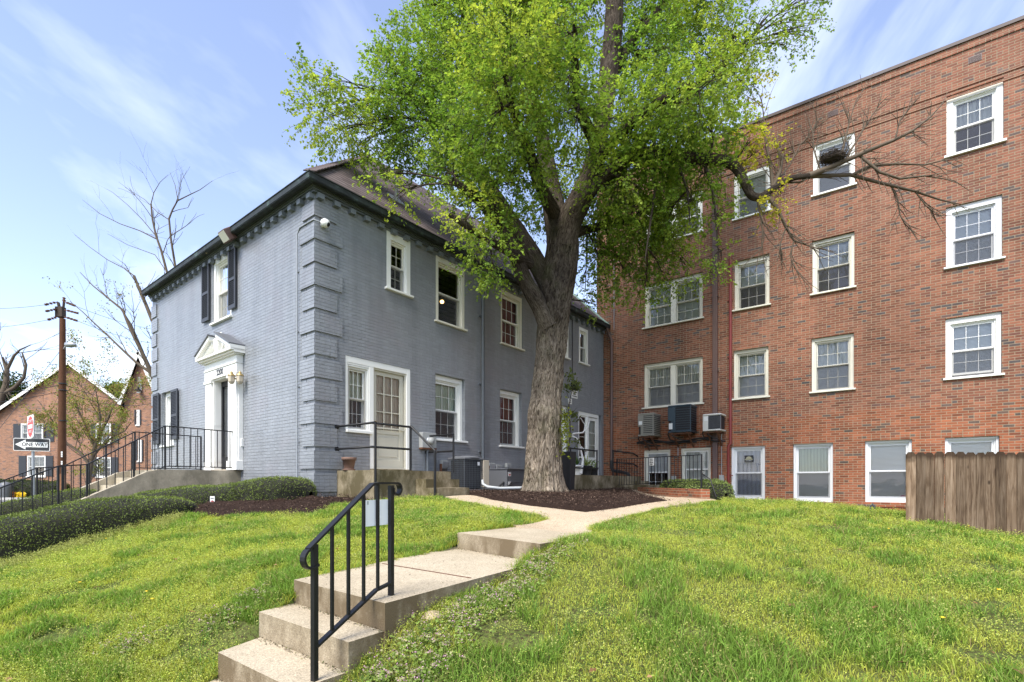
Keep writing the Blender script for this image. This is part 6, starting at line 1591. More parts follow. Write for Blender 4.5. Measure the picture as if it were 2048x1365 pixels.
# ================================================================== bare and budding trees behind
def grow(mb, p, d, L, r, depth, rs, tips, bend=.25, up=.05, split=3, shrink=.68):
    pts = [V(p)]; d = V(d).normalized(); n = 4
    for i in range(n):
        d = (d+V((rs.uniform(-bend, bend), rs.uniform(-bend, bend), rs.uniform(-bend*.5, bend*.5)+up))).normalized(); pts.append(pts[-1]+d*L/n)
    mb.tube(pts, [r*(1-.45*i/n) for i in range(n+1)], 6 if r > .03 else 4, caps=False)
    if depth == 0: tips.append((pts[-1], d)); return
    for k in range(split):
        i = rs.randint(2, n); a = pts[i]; nd = (d+V((rs.uniform(-1, 1), rs.uniform(-1, 1), rs.uniform(-.5, .6)))*.75).normalized()
        grow(mb, a, nd, L*shrink*rs.uniform(.7, 1.15), r*.5, depth-1, rs, tips, bend, up, split, shrink)
def guided(name, label, Y, mains, base, seed, budcol, budn, budsize, mat='grey_twig', twig_r=.012, tl=.9, dens=5, sdepth=2, group=None, budmin=None, rk=1.0):
    t = thing(name, base, label, 'tree', group); rs = random.Random(seed); mb = MB(); tw = MB(); tips = []
    for pp, rr in mains:
        rr = [r*rk for r in rr]
        pts = [P(a[0], a[1], Y+(a[2] if len(a) > 2 else 0)) for a in pp]; rad = [r*Y/FPX for r in rr]
        mb.tube(pts, rad, 10)
        for k in range(len(pts)-1):
            seg = pts[k+1]-pts[k]
            for j in range(max(1, int(dens*seg.length/1.6))):
                if rad[k] > .16 and k < 2: continue
                a = pts[k].lerp(pts[k+1], rs.random()); d = (seg.normalized()*.7+V((rs.uniform(-1, 1), rs.uniform(-1, 1), rs.uniform(-.3, .8)))*.8).normalized()
                grow(tw, a, d, tl*rs.uniform(.6, 1.5), min(rad[k+1]*.5, twig_r*1.6), sdepth, rs, tips, .18, .03, 3, .62)
    mb.build('trunk', M[mat], t); tw.build('twigs', M['grey_twig'], t)
    if budn:
        if budmin: tips = [q for q in tips if HY-q[0][2]/q[0][1]*FPX > budmin] or tips
        idx = [rs.randrange(len(tips)) for _ in range(budn)]
        c = np.array([list(tips[i][0]) for i in idx])+rng.normal(0, budsize*1.1, (budn, 3)); D = rand_unit(budn); N = rand_unit(budn); N[:, 2] += .8
        vs, fs = leaves_mesh(c, D, N, rng.uniform(.6, 1.3, budn)*budsize, rng.uniform(.5, .9, budn)*budsize*.7); cc = np.array([budcol[i] for i in rng.integers(0, len(budcol), budn)])*rng.uniform(.6, 1.3, budn)[:, None]
        np_mesh('crown', vs, fs, M['leaf'], t, np.repeat(cc, 4, axis=0))
    return t
guided('bare_tree', 'tall bare tree with lopped limbs just budding behind the gray house', 19.0,
 [([(345,985,.6),(338,860,.5),(322,780,.4),(304,748,.2),(283,703,.1),(264,665,0),(253,640,0),(245,620,0),(220,600,0),(186,572,0),(160,545,0)], [13,12,10,9,7,6,5,4,3,2,1]),
  ([(304,748,.3),(272,725,.3),(245,700,.2),(216,672,.2),(190,648,.2),(165,624,.2),(140,603,.2)], [6.5,5,4,3.3,2.6,1.8,1]),
  ([(285,705,.2),(262,650,.3),(240,615,.4),(215,595,.5),(195,575,.5)], [6,4,3,2,1]),
  ([(325,800,.5),(318,700,.6),(308,650,.6),(292,610,.6),(277,575,.6),(268,552,.6)], [9,8,7.5,7,6,5]),
  ([(268,552,.6),(250,538,.6),(215,520,.6),(180,495,.6),(150,470,.6)], [2.2,1.8,1.3,1,.6]),
  ([(340,780,.7),(345,640,.8),(334,545,.8),(322,500,.8),(312,472,.8),(305,440,.8),(302,408,.8)], [8,6.5,5,4.5,4,3.5,3]),
  ([(302,408,.8),(308,385,.8),(320,365,.8),(336,350,.8)], [1.8,1.4,1,.5]), ([(312,478,.8),(280,462,.8),(240,448,.8),(200,428,.8),(165,400,.8)], [2.4,1.9,1.5,1.1,.5]),
  ([(310,470,.8),(285,440,.8),(255,410,.8),(225,385,.8),(212,378,.8)], [1.8,1.4,1,.7,.4]),
  ([(362,780,.7),(358,600,.8),(350,530,.8),(342,480,.8),(338,438,.8),(345,420,.8),(355,402,.8),(375,392,.8),(400,380,.8),(425,362,.8)], [7,6,4.5,4,3.6,3,2.6,2.0,1.3,.6]),
  ([(356,402,.8),(350,370,.8),(340,345,.8)], [1.4,1,.5]), ([(338,440,.8),(315,425,.8),(290,400,.8),(250,375,.8)], [1.8,1.3,1,.5]),
  ([(334,545,.8),(310,510,.8),(255,490,.8),(215,468,.8)], [1.8,1.4,1,.5])],
 P(345, 985, 19.6), 5, [(.30, .28, .08), (.28, .20, .08), (.20, .22, .06)], 500, .075, twig_r=.011, tl=.85, dens=1.5, sdepth=1, budmin=560, rk=.5)
guided('bare_tree', 'gnarled leafless tree at the far left behind the brick house', 46,
 [([(-25,985),(-10,840),(5,790),(12,770),(14,740),(5,715)], [9,8,6,5,4,2]), ([(5,790),(30,775),(48,755),(52,730),(44,705)], [4,3.5,3,2.5,1.2]), ([(14,740),(28,712),(40,700),(62,690)], [3,2.4,1.6,.8]),
  ([(12,770),(20,790),(35,800)], [3,2,1])], P(-25, 985, 46), 8, [(.25, .2, .1)], 0, .1, twig_r=.03, tl=2.0, dens=1.6)
guided('flowering_tree', 'small spreading tree with thin yellow green new leaves before the brick house', 33,
 [([(176,985),(178,950),(182,925),(190,895),(200,868),(215,840),(225,815)], [6.5,6,5.5,5,4,3,2]), ([(180,930),(160,905),(135,888),(110,870),(80,855)], [5,3.6,2.8,2,1]), ([(184,915),(205,890),(225,875),(250,862),(262,845)], [4,3,2.2,1.5,.8]),
  ([(190,895),(175,860),(160,830),(150,800)], [3.6,2.6,1.8,1]), ([(200,868),(200,830),(195,800),(190,775)], [2.8,2,1.4,.8]), ([(135,888),(110,850),(90,820),(75,800)], [2,1.6,1.2,.7])],
 P(176, 985, 33), 12, [(.30, .33, .08), (.30, .20, .09), (.17, .22, .05)], 9000, .14, mat='grey_twig', twig_r=.014, tl=1.5, dens=4, rk=.75)
for (px, py, r, Y, lab) in ((15, 790, 40, 52, 'dark evergreen showing beyond the left brick roof'), (235, 790, 26, 50, 'green tree top between the two brick gables')):
    t = thing('background_tree', P(px, 985, Y), lab, 'tree'); c = P(px, py, Y); rr = r*Y/FPX
    mb = MB(); mb.tube([P(px, 985, Y), P(px+3, py+20, Y), c], [.3, .2, .08], 8); mb.build('trunk', M['twig'], t)
    n = 3200; pts = rand_unit(n)*rng.uniform(.2, 1, n)[:, None]**.5*rr; k = fbm(pts[:, 0]*1.2+5, pts[:, 2]*1.2+3, 4, 3); pts *= (.65+.7*k)[:, None]; pts += np.array(c)
    vs, fs = leaves_mesh(pts, rand_unit(n), rand_unit(n)+np.array([0, 0, .7]), rng.uniform(.2, .4, n), rng.uniform(.12, .2, n)); cc = np.array([.045, .07, .025] if px < 100 else [.09, .13, .03])[None]*rng.uniform(.5, 1.5, n)[:, None]
    np_mesh('crown', vs, fs, M['leaf'], t, np.repeat(cc, 4, axis=0))

# ================================================================== hedges
def hedge(label, spine, seed, name='boxwood_hedge', leaf=.026, dens=2600, cols=((.115, .15, .04), (.15, .195, .048), (.185, .235, .058)), lump=.07, group=None):
    """spine: (x, y, z_base, half_width, height)"""
    sp = np.array(spine); t = thing(name, (sp[0][0], sp[0][1], sp[0][2]), label, 'hedge', group)
    seg = np.linalg.norm(np.diff(sp[:, :2], axis=0), axis=1); S = np.concatenate([[0], np.cumsum(seg)]); n = int(S[-1]/.06)+2; s = np.linspace(0, S[-1], n)
    cx, cy, zb, hw, ht = [np.interp(s, S, sp[:, i]) for i in range(5)]
    tx, ty = np.gradient(cx), np.gradient(cy); l = np.hypot(tx, ty); nx, ny = -ty/l, tx/l
    # rounded ends
    e = np.minimum(s, S[-1]-s); cap = np.sqrt(np.clip(1-(1-np.clip(e/.35, 0, 1))**2, .02, 1)); hw = hw*cap; ht = ht*(.45+.55*cap)
    m = 40; th = np.linspace(-.12, math.pi+.12, m); cth, sth = np.cos(th), np.sin(th)
    f = lambda v, p: np.sign(v)*np.abs(v)**p
    X = hw[:, None]*f(cth, .62)[None]; Zr = ht[:, None]*f(sth, .5)[None]
    px_ = cx[:, None]+nx[:, None]*X; py_ = cy[:, None]+ny[:, None]*X; pz = zb[:, None]+Zr
    nzv = fbm(px_*2.3+pz*1.7, py_*2.3+pz*.9, seed, 4)-.5
    k = 1+nzv*lump*4
    px_ = cx[:, None]+nx[:, None]*X*k; py_ = cy[:, None]+ny[:, None]*X*k; pz = zb[:, None]+Zr*(1+nzv*lump*3)
    vs = np.stack([px_, py_, pz], -1); i = np.arange(n-1)[:, None]*m+np.arange(m-1)[None]; fs = np.stack([i, i+1, i+1+m, i+m], -1).reshape(-1, 4)
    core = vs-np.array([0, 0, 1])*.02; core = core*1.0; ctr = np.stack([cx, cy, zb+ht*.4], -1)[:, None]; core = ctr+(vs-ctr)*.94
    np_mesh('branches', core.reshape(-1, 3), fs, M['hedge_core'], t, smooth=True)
    # leaves on the skin
    a = vs[:-1, :-1]; b = vs[1:, :-1]; c = vs[:-1, 1:]; nr = np.cross(b-a, c-a); ar = np.linalg.norm(nr, axis=-1); tot = ar.sum(); N = int(tot*dens); pr = (ar/tot).ravel()
    idx = rng.choice(len(pr), N, p=pr); ii, jj = idx//(m-1), idx % (m-1); u, v = rng.random(N)[:, None], rng.random(N)[:, None]
    pos = a[ii, jj]+(b-a)[ii, jj]*u+(c-a)[ii, jj]*v; nn = nr[ii, jj]/(ar[ii, jj][:, None]+1e-9); out = pos-ctr[ii, 0]; nn *= np.sign((nn*out).sum(1))[:, None]
    pos += nn*rng.uniform(-.05, .012, N)[:, None]
    D = nn*.7+rand_unit(N)*.9+np.array([0, 0, .25]); Nv = nn*.6+rand_unit(N)
    vv, ff = leaves_mesh(pos, D, Nv, rng.uniform(.7, 1.3, N)*leaf, rng.uniform(.7, 1.2, N)*leaf*.6)
    ca = np.array(cols); w = fbm(pos[:, 0]*4, pos[:, 1]*4+pos[:, 2]*4, seed+3, 3); q = np.clip((w-.3)*2.4+rng.normal(0, .22, N)+.25*nn[:, 2], 0, .999)*(len(ca)-1); k0 = q.astype(int); fr = (q-k0)[:, None]
    cc = (ca[k0]*(1-fr)+ca[np.minimum(k0+1, len(ca)-1)]*fr)*rng.uniform(.75, 1.25, N)[:, None]
    np_mesh('foliage', vv, ff, M['hedge'], t, np.repeat(cc, 4, axis=0)); return t
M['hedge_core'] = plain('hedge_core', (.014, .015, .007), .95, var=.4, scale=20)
def hs(px, Y, ytop, hw, ybase=None):
    X = (px-CX)/FPX*Y; g = gz(X, Y)-.05; zt_ = (HY-ytop)/FPX*Y; return (X, Y, g, hw, max(.2, zt_-g))
hedge('long rounded clipped hedge beside the entrance end of the gray house', [hs(622, 9.35, 960, .55), hs(590, 9.38, 954, .66), hs(550, 9.4, 954, .68), hs(500, 9.5, 961, .62), hs(430, 9.35, 972, .55), hs(360, 9.5, 974, .55), hs(300, 9.5, 984, .55), hs(240, 9.3, 992, .5)], 3)
hedge('broad low clipped hedge mound nearest the street at the left', [hs(395, 8.5, 999, .40), hs(340, 8.35, 993, .5), hs(270, 8.1, 996, .6), hs(190, 7.8, 1001, .62), hs(110, 7.5, 1012, .66), hs(30, 7.2, 1028, .7), hs(-60, 7.0, 1050, .7), hs(-160, 6.8, 1075, .7)], 8)
hedge('thin dark hedge running behind the stair railings', [hs(215, 10.6, 978, .35), hs(150, 10.6, 981, .4), hs(90, 10.5, 990, .4), hs(20, 10.3, 1003, .45), hs(-80, 10.2, 1025, .45)], 14)
g0 = ground(1440, 1006)
hedge('glossy dark clipped shrub at the end of the low brick wall', [(*P(1330, 975, 15.3)[:2], -.50, .32, .52), (*P(1370, 975, 14.3)[:2], -.52, .40, .56), (*P(1415, 975, 13.0)[:2], -.54, .45, .57), (*P(1452, 975, 12.3)[:2], -.56, .42, .56)], 21, leaf=.045, dens=1500, cols=((.04, .06, .02), (.10, .14, .035), (.24, .30, .09)), lump=.10)
# light weedy shrub by the far porch
q = ground(1196, 979); t = thing('small_shrub', q, 'sparse twiggy little shrub with new leaves by the far porch', 'shrub'); mb = MB(); rs = random.Random(6); tips = []
for k in range(9): grow(mb, q+V((rs.uniform(-.1, .1), rs.uniform(-.1, .1), 0)), (rs.uniform(-.8, .8), rs.uniform(-.5, .5), 1), .35, .008, 1, rs, tips, .2, .1)
mb.build('stem', M['ac_tan'], t); n = 380; idx = rng.integers(0, len(tips), n); c = np.array([list(tips[i][0]) for i in idx])+rng.normal(0, .05, (n, 3))
vs, fs = leaves_mesh(c, rand_unit(n), rand_unit(n)+np.array([0, 0, 1]), rng.uniform(.03, .05, n), rng.uniform(.02, .03, n)); np_mesh('foliage', vs, fs, M['leaf'], t, np.repeat(np.array([.16, .22, .04])[None]*rng.uniform(.5, 1.3, (n, 1)), 4, axis=0))

# ================================================================== grass and weeds
def blade_mesh(x, y, h, w, lean, col, z=None, tipcol=None):
    n = len(x); z = tz(x, y)-.012+(fbm(x*1.3, y*1.3, 5)-.5)*.05*np.clip(1-np.abs(x)/14, 0, 1) if z is None else z
    a = rng.uniform(0, 2*math.pi, n); dx, dy = np.cos(a), np.sin(a); b = a+rng.normal(0, .6, n)+1.57; sx, sy = np.cos(b)*w*.5, np.sin(b)*w*.5
    P0 = np.stack([x-sx, y-sy, z], 1); P1 = np.stack([x+sx, y+sy, z], 1); m = .55
    mx, my, mz = x+dx*lean*h*.35, y+dy*lean*h*.35, z+h*m
    P2 = np.stack([mx+sx*.8, my+sy*.8, mz], 1); P3 = np.stack([mx-sx*.8, my-sy*.8, mz], 1); P4 = np.stack([x+dx*lean*h, y+dy*lean*h, z+h*(1-.25*lean)], 1)
    vs = np.stack([P0, P1, P2, P3, P4], 1).reshape(-1, 3); i = np.arange(n)*5
    fs = np.concatenate([np.stack([i, i+1, i+2], 1), np.stack([i, i+2, i+3], 1), np.stack([i+3, i+2, i+4], 1)])
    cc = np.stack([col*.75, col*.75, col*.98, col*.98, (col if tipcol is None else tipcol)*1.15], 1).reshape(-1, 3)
    return vs, fs, cc
LAWN_L = [gp(-60,1365), (-5.2,3.0), (-9.0,6.0), gp(-40,1150), gp(0,1134), gp(100,1106), gp(200,1070), gp(300,1040), gp(370,1030), gp(450,1038), gp(540,1030), gp(625,1034), gp(668,1014), G.pt(1.0,0,1.22)[:2], G.pt(1.5,0,1.85)[:2], gp(885,1001), gp(960,1014), gp(1040,1030), gp(1102,1042), K2L, K_L, L1, LA, S2L, S1L, S0L, (S0L[0]-.1, .9), (-3, .9)]
LAWN_L = [(p[0], p[1]) for p in LAWN_L]
e1, e2 = R.pt(R.u(1462, .1), 0, .1), R.pt(14, 0, .1)
LAWN_R = [(S0R[0]+.02, .6), S0R, S1R, (S2R[0]+.01, S2R[1]), LB, R1, K_R, K2R, gp(1185,1059), gp(1262,1035), gp(1340,1017), gp(1440,1006), (e1[0], e1[1]), (e2[0], e2[1]), (12, 3), (6, .6)]
LAWN_R = [(p[0], p[1]) for p in LAWN_R]
def scatter(n, polys, power=1.25, ymax=14):
    """more plants where the lawn is closer, thinning smoothly with distance from the foot of the steps"""
    out = []
    for poly in polys:
        xs = [p[0] for p in poly]; ys = [p[1] for p in poly]; k = 0; acc = []
        area = (max(xs)-min(xs))*(max(ys)-min(ys)); want = n
        x = rng.uniform(min(xs), max(xs), want*7); y = rng.uniform(min(ys), max(ys), want*7); d = np.hypot(x*.75, y); keep = rng.random(len(x)) < np.clip((2.4/np.maximum(d, 2.4))**power, 0, 1)
        vis = (np.abs(x) < y*1.25+.8) & (y > 1.9)
        x = x[keep & vis]; y = y[keep & vis]; m = inpoly(x, y, poly); acc.append((x[m][:want], y[m][:want])); out += acc
    return np.concatenate([a for a, _ in out]), np.concatenate([b for _, b in out])
GREEN = np.array([.19, .31, .05]); YEL = np.array([.50, .53, .085]); OLV = np.array([.17, .20, .04]); DRY = np.array([.36, .30, .12])
def patches(x, y):
    g = fbm(x*2.3+3, y*2.6+7, 21, 4); g2 = fbm(x*3.1, y*3.5, 33, 3); return g, g2
# 1 grass blades
x, y = scatter(260000, [LAWN_L, LAWN_R], 1.1); g, g2 = patches(x, y); d = np.hypot(x, y)
bare = fbm(x*2.2+11, y*2.4, 55, 3) > .70
x, y, g, g2, d = [v[~bare] for v in (x, y, g, g2, d)]; n = len(x)
lush = np.clip((.48-g)*9+.15+(g2-.5)*3, 0, 1)
h = (.030+.045*lush)*rng.uniform(.6, 1.6, n); w = (.0030+.0018*lush)*(1+np.clip(d-4, 0, 8)*.22)
col = YEL[None]*(1-lush[:, None])+GREEN[None]*lush[:, None]; col = col*rng.uniform(.6, 1.4, (n, 1)); dry = rng.random(n) < .08; col[dry] = DRY*rng.uniform(.6, 1.1)
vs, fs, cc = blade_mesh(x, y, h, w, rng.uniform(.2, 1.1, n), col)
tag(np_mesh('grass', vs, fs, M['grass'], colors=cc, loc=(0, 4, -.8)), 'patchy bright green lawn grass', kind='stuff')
# 2 small leaved weeds: stems with tiny leaflets and seed heads (the yellow green bloom over the lawn)
x, y = scatter(56000, [LAWN_L, LAWN_R], 1.05); g, g2 = patches(x, y); d = np.hypot(x, y); keep = rng.random(len(x)) < np.clip((g-.40)*6+.15+(g2-.5)*1.5, .06, 1); x, y, d, g = x[keep], y[keep], d[keep], g[keep]; n = len(x)
hh = rng.uniform(.03, .085, n)*(1+.5*(g > .6)); m = 7
z0 = tz(x, y)-.012
lx = x[:, None]+rng.normal(0, .018, (n, m)); ly = y[:, None]+rng.normal(0, .018, (n, m)); lz = (z0+.005)[:, None]+hh[:, None]*rng.uniform(.25, 1.0, (n, m))
c = np.stack([lx, ly, lz], -1).reshape(-1, 3); N = len(c); D = rand_unit(N); D[:, 2] = np.abs(D[:, 2])*.4; Nv = rand_unit(N)*.7+np.array([0, 0, 1.0]); sz = rng.uniform(.006, .012, N)*np.repeat(1+np.clip(d-4, 0, 8)*.13, m)
vs, fs = leaves_mesh(c, D, Nv, sz, sz*.62, .2); base = np.where(rng.random((n, 1)) < .55, np.array([[.47, .51, .10]]), np.array([[.31, .41, .07]])); cc = np.repeat(base*rng.uniform(.7, 1.3, (n, 1)), m*4, axis=0)*np.repeat(rng.uniform(.75, 1.25, (N, 1)), 4, axis=0)
tag(np_mesh('weeds', vs, fs, M['grass'], colors=cc, loc=(0, 4, -.8)), 'tiny leaved yellow green weeds all through the lawn', kind='stuff')
# 3 tall pale seeding cress along the hedge and scattered
def cress(x, y, hh, nm, label):
    n = len(x); z0 = tz(x, y)-.01; lean = rng.normal(0, .12, (n, 2)); vs1, fs1, cc1 = blade_mesh(x, y, hh, np.full(n, .004)*(1+np.clip(y-4, 0, 6)*.1), rng.uniform(0, .5, n), np.tile([.20, .23, .07], (n, 1)), z0); m = 12
    t = rng.uniform(.35, 1.08, (n, m)); c = np.stack([x[:, None]+rng.normal(0, .016, (n, m)), y[:, None]+rng.normal(0, .016, (n, m)), z0[:, None]+hh[:, None]*t], -1).reshape(-1, 3); N = len(c)
    sz = rng.uniform(.007, .014, N)*np.repeat(1+np.clip(y-4, 0, 6)*.13, m); vs, fs = leaves_mesh(c, rand_unit(N)+np.array([0, 0, .6]), rand_unit(N)+np.array([0, -.3, .6]), sz, sz*.7); base = np.repeat(np.array([[.40, .42, .13]])*rng.uniform(.7, 1.2, (n, 1)), m, axis=0)
    vs_ = np.concatenate([vs1, vs]); fs_ = np.concatenate([fs1, fs+len(vs1)]); cc = np.concatenate([cc1, np.repeat(base*rng.uniform(.8, 1.2, (N, 1)), 4, axis=0)])
    tag(np_mesh(nm, vs_, fs_, M['grass'], colors=cc, loc=(0, 5, -.8)), label, kind='stuff')
edge = [gp(-40,1152), gp(0,1136), gp(100,1108), gp(200,1072), gp(300,1044), gp(370,1036)]
ex, ey = [], []
for k in range(1500):
    i = rng.integers(0, len(edge)-1); f = rng.random(); a, b = edge[i], edge[i+1]; s = abs(rng.normal(0, .45)); ex.append(a[0]+(b[0]-a[0])*f+s*.35); ey.append(a[1]+(b[1]-a[1])*f-s*.9)
cress(np.array(ex), np.array(ey), rng.uniform(.06, .14, 1500), 'seeding_weeds', 'pale seeding weeds along the hedge foot')
x, y = scatter(5200, [LAWN_L, LAWN_R], .9); g, g2 = patches(x, y); k = (g2 > .48); x, y = x[k], y[k]; cress(x, y, rng.uniform(.05, .12, len(x)), 'seeding_weeds', 'scattered pale seed heads above the lawn')
# 4 purple dead nettle beside the steps and a small clump on the left
def nettle(cx_, cy_, n, sx_, sy_, ang, label):
    a = rng.normal(0, 1, n)*sx_; b = rng.normal(0, 1, n)*sy_; ca, sa = math.cos(ang), math.sin(ang); x = cx_+a*ca-b*sa; y = cy_+a*sa+b*ca
    ok = inpoly(x, y, LAWN_R) | inpoly(x, y, LAWN_L); x, y = x[ok], y[ok]; n = len(x); z0 = tz(x, y)-.01; hh = rng.uniform(.035, .095, n); VS, FS, CC = [], [], []; off = 0
    for col, m, tlo, thi, s0 in ((np.array([.20, .29, .06]), 9, .1, .8, .019), (np.array([.30, .29, .15]), 3, .8, .95, .016), (np.array([.50, .27, .40]), 3, .88, 1.05, .009)):
        t = rng.uniform(tlo, thi, (n, m)); c = np.stack([x[:, None]+rng.normal(0, .012 if s0 < .018 else .02, (n, m)), y[:, None]+rng.normal(0, .012 if s0 < .018 else .02, (n, m)), z0[:, None]+hh[:, None]*t], -1).reshape(-1, 3); N = len(c)
        D = rand_unit(N); D[:, 2] = D[:, 2]*.4-.1; sz = rng.uniform(.75, 1.25, N)*s0; vs, fs = leaves_mesh(c, D, rand_unit(N)*.6+np.array([0, -.1, 1]), sz, sz*.85, .3); VS.append(vs); FS.append(fs+off); off += len(vs); CC.append(np.repeat(col[None]*rng.uniform(.65, 1.35, (N, 1)), 4, axis=0))
    tag(np_mesh('flowering_weeds', np.concatenate(VS), np.concatenate(FS), M['petal'], colors=np.concatenate(CC), loc=(cx_, cy_, -.9)), label, kind='stuff')
mid = ((LB[0]+R1[0])/2+.22, (LB[1]+R1[1])/2-.15); an = math.atan2(R1[1]-LB[1], R1[0]-LB[0])
nettle(mid[0]-.02, mid[1]-.0, 300, .60, .10, an, 'purple flowered dead nettle beside the landing'); nettle(LB[0]+.12, LB[1]-.40, 260, .28, .12, an, 'purple flowered dead nettle beside the lower steps')
q = gp(265, 1295); nettle(q[0], q[1], 50, .10, .07, 0, 'little clump of purple flowers on the left lawn'); q = gp(470, 1235); nettle(q[0], q[1], 60, .15, .08, .8, 'purple flowers by the top of the steps')
# taller dark tufts, blades leaning over the concrete edges, fallen leaves and spilled chips
tx, ty = scatter(260, [LAWN_L, LAWN_R], .9); k = rng.integers(0, len(tx), 15000); x = tx[k]+rng.normal(0, .045, 15000); y = ty[k]+rng.normal(0, .045, 15000); ok = inpoly(x, y, LAWN_L) | inpoly(x, y, LAWN_R); x, y = x[ok], y[ok]; n = len(x)
vs, fs, cc = blade_mesh(x, y, rng.uniform(.05, .125, n), np.full(n, .0042)*(1+np.clip(y-4, 0, 6)*.15), rng.uniform(.2, 1.0, n), np.array([.13, .25, .045])[None]*rng.uniform(.6, 1.4, (n, 1)))
tag(np_mesh('grass', vs, fs, M['grass'], colors=cc, loc=(0, 4, -.8)), 'taller dark green grass tufts in the lawn', kind='stuff')
EX, EY = [], []
for pl in ([LA, L1], [LB, R1], [K_L, K2L], [K_R, K2R], [S2L, LA], [S1L, S2L], [S2R, LB], [S1R, S2R], [K2R, gp(1185,1059), gp(1262,1035), gp(1340,1017), gp(1440,1006)], [K2L, gp(1102,1042), gp(1040,1030), gp(960,1014), gp(885,1001)]):
    for a, b in zip(pl, pl[1:]):
        L = math.hypot(b[0]-a[0], b[1]-a[1]); m = int(L*900); f = rng.random(m); EX.append(a[0]+(b[0]-a[0])*f+rng.normal(0, .022, m)); EY.append(a[1]+(b[1]-a[1])*f+rng.normal(0, .022, m))
x, y = np.concatenate(EX), np.concatenate(EY); k = fbm(x*3, y*3, 71, 3) > .42; x, y = x[k], y[k]; n = len(x)
vs, fs, cc = blade_mesh(x, y, rng.uniform(.03, .10, n), np.full(n, .0038)*(1+np.clip(y-4, 0, 6)*.15), rng.uniform(.4, 1.3, n), np.where(rng.random((n, 1)) < .5, GREEN[None]*1.1, YEL[None]*.8)*rng.uniform(.6, 1.3, (n, 1)))
tag(np_mesh('grass', vs, fs, M['grass'], colors=cc, loc=(0, 4, -.8)), 'grass blades spilling over the edges of the steps and path', kind='stuff')
def litter(px_, py_, pz_, size, cols, label, nm='fallen_leaves'):
    n = len(px_); c = np.stack([px_, py_, pz_], 1); D = rand_unit(n); D[:, 2] *= .2; N = rand_unit(n)*.4+np.array([0, 0, 1.]); s = rng.uniform(.6, 1.4, n)*size; vs, fs = leaves_mesh(c, D, N, s, s*.6, .3)
    cc = np.array(cols)[rng.integers(0, len(cols), n)]*rng.uniform(.6, 1.3, (n, 1)); tag(np_mesh(nm, vs, fs, M['chips'], colors=np.repeat(cc, 4, axis=0), loc=(0, 4, -.8)), label, kind='stuff')
x, y = scatter(110, [LAWN_L, LAWN_R], 1.0); litter(x, y, tz(x, y)+.035, .05, [[.22, .11, .05], [.30, .18, .09], [.14, .08, .04]], 'dry brown leaves lying in the lawn')
sx_, sy_, sz_ = [], [], []
def along(a, b, z, n, sp=.012, off=(0, 0)):
    f = rng.random(n); sx_.extend(a[0]+(b[0]-a[0])*f+rng.normal(0, sp, n)+off[0]); sy_.extend(a[1]+(b[1]-a[1])*f-np.abs(rng.normal(0, sp, n))+off[1]); sz_.extend(np.full(n, z+.004))
along(LA, LB, -.84, 260, .02); along(S2L, S2R, -1.0, 260, .02); along(S1L, S1R, -1.155, 160, .02); along(K_L, K_R, ZL, 300, .03); along(L1, R1, ZL, 60, .1)
f = rng.random(140); g_ = rng.random(140); sx_.extend(LA[0]+(L1[0]-LA[0])*f+(LB[0]-LA[0])*g_); sy_.extend(LA[1]+(L1[1]-LA[1])*f+(LB[1]-LA[1])*g_); sz_.extend(np.full(140, ZL+.004))
litter(np.array(sx_), np.array(sy_), np.array(sz_), .011, [[.06, .04, .025], [.11, .08, .05], [.16, .15, .06], [.05, .06, .02]], 'dirt and leaf crumbs gathered on the treads', 'debris')
x = []; y = []
for a, b in zip(MULCH1, MULCH1[1:]+MULCH1[:1]):
    L = math.hypot(b[0]-a[0], b[1]-a[1]); m = int(L*60); f = rng.random(m); x.extend(a[0]+(b[0]-a[0])*f+rng.normal(0, .08, m)); y.extend(a[1]+(b[1]-a[1])*f+rng.normal(0, .08, m))
x, y = np.array(x), np.array(y); litter(x, y, tz(x, y)+.034, .03, [[.05, .028, .02], [.09, .055, .04]], 'bark chips spilled on the path edges', 'debris')
# 5 dandelions and grape hyacinth specks
mb = MB()
for (px, py) in ((204,1110),(212,1086),(305,1213),(293,1198),(160,1178),(1885,1258),(1998,1196),(1937,1060),(1777,1067)):
    q = ground(px, py); mb.lathe(q+V((0, 0, .05)), [(0, 0), (.014, .004), (.012, .008), (0, .011)], 9)
M['dandelion'] = plain('dandelion_petals', (.75, .50, .02), .7)
tag(mb.build('dandelions', M['dandelion'], loc=ground(212, 1090)), 'yellow dandelion heads dotted in the lawn', kind='stuff')
# far grass in front of the far house + coloured flower bed
x = rng.uniform(-36, -11, 9000); y = rng.uniform(36.8, 42.5, 9000); n = len(x); vs, fs, cc = blade_mesh(x, y, rng.uniform(.04, .10, n), np.full(n, .05), rng.uniform(.2, .8, n), np.array([.09, .17, .03])[None]*rng.uniform(.6, 1.4, (n, 1)), np.full(n, -1.18))
tag(np_mesh('grass', vs, fs, M['grass'], colors=cc, loc=(-25, 40, -1.2)), 'lawn in front of the far brick house', kind='stuff')
n = 2600; px = rng.uniform(-20, 50, n); px = np.where(px < 15, px, px); Yb = rng.uniform(38.4, 39.4, n); c = np.stack([(px-CX)/FPX*Yb, Yb, -1.1+rng.uniform(0, .28, n)], 1); cols = np.where((px < 18)[:, None], np.array([[.08, .16, .6]]), np.where((px < 30)[:, None], np.array([[.75, .28, .03]]), np.array([[.8, .58, .03]])))
vs, fs = leaves_mesh(c, rand_unit(n), rand_unit(n)+np.array([0, -1, 1]), np.full(n, .14), np.full(n, .11)); tag(np_mesh('flowers', vs, fs, M['petal'], colors=np.repeat(cols*rng.uniform(.7, 1.2, (n, 1)), 4, axis=0), loc=(-38, 39, -1.1)), 'blue, orange and yellow flower bed across the street', kind='stuff')
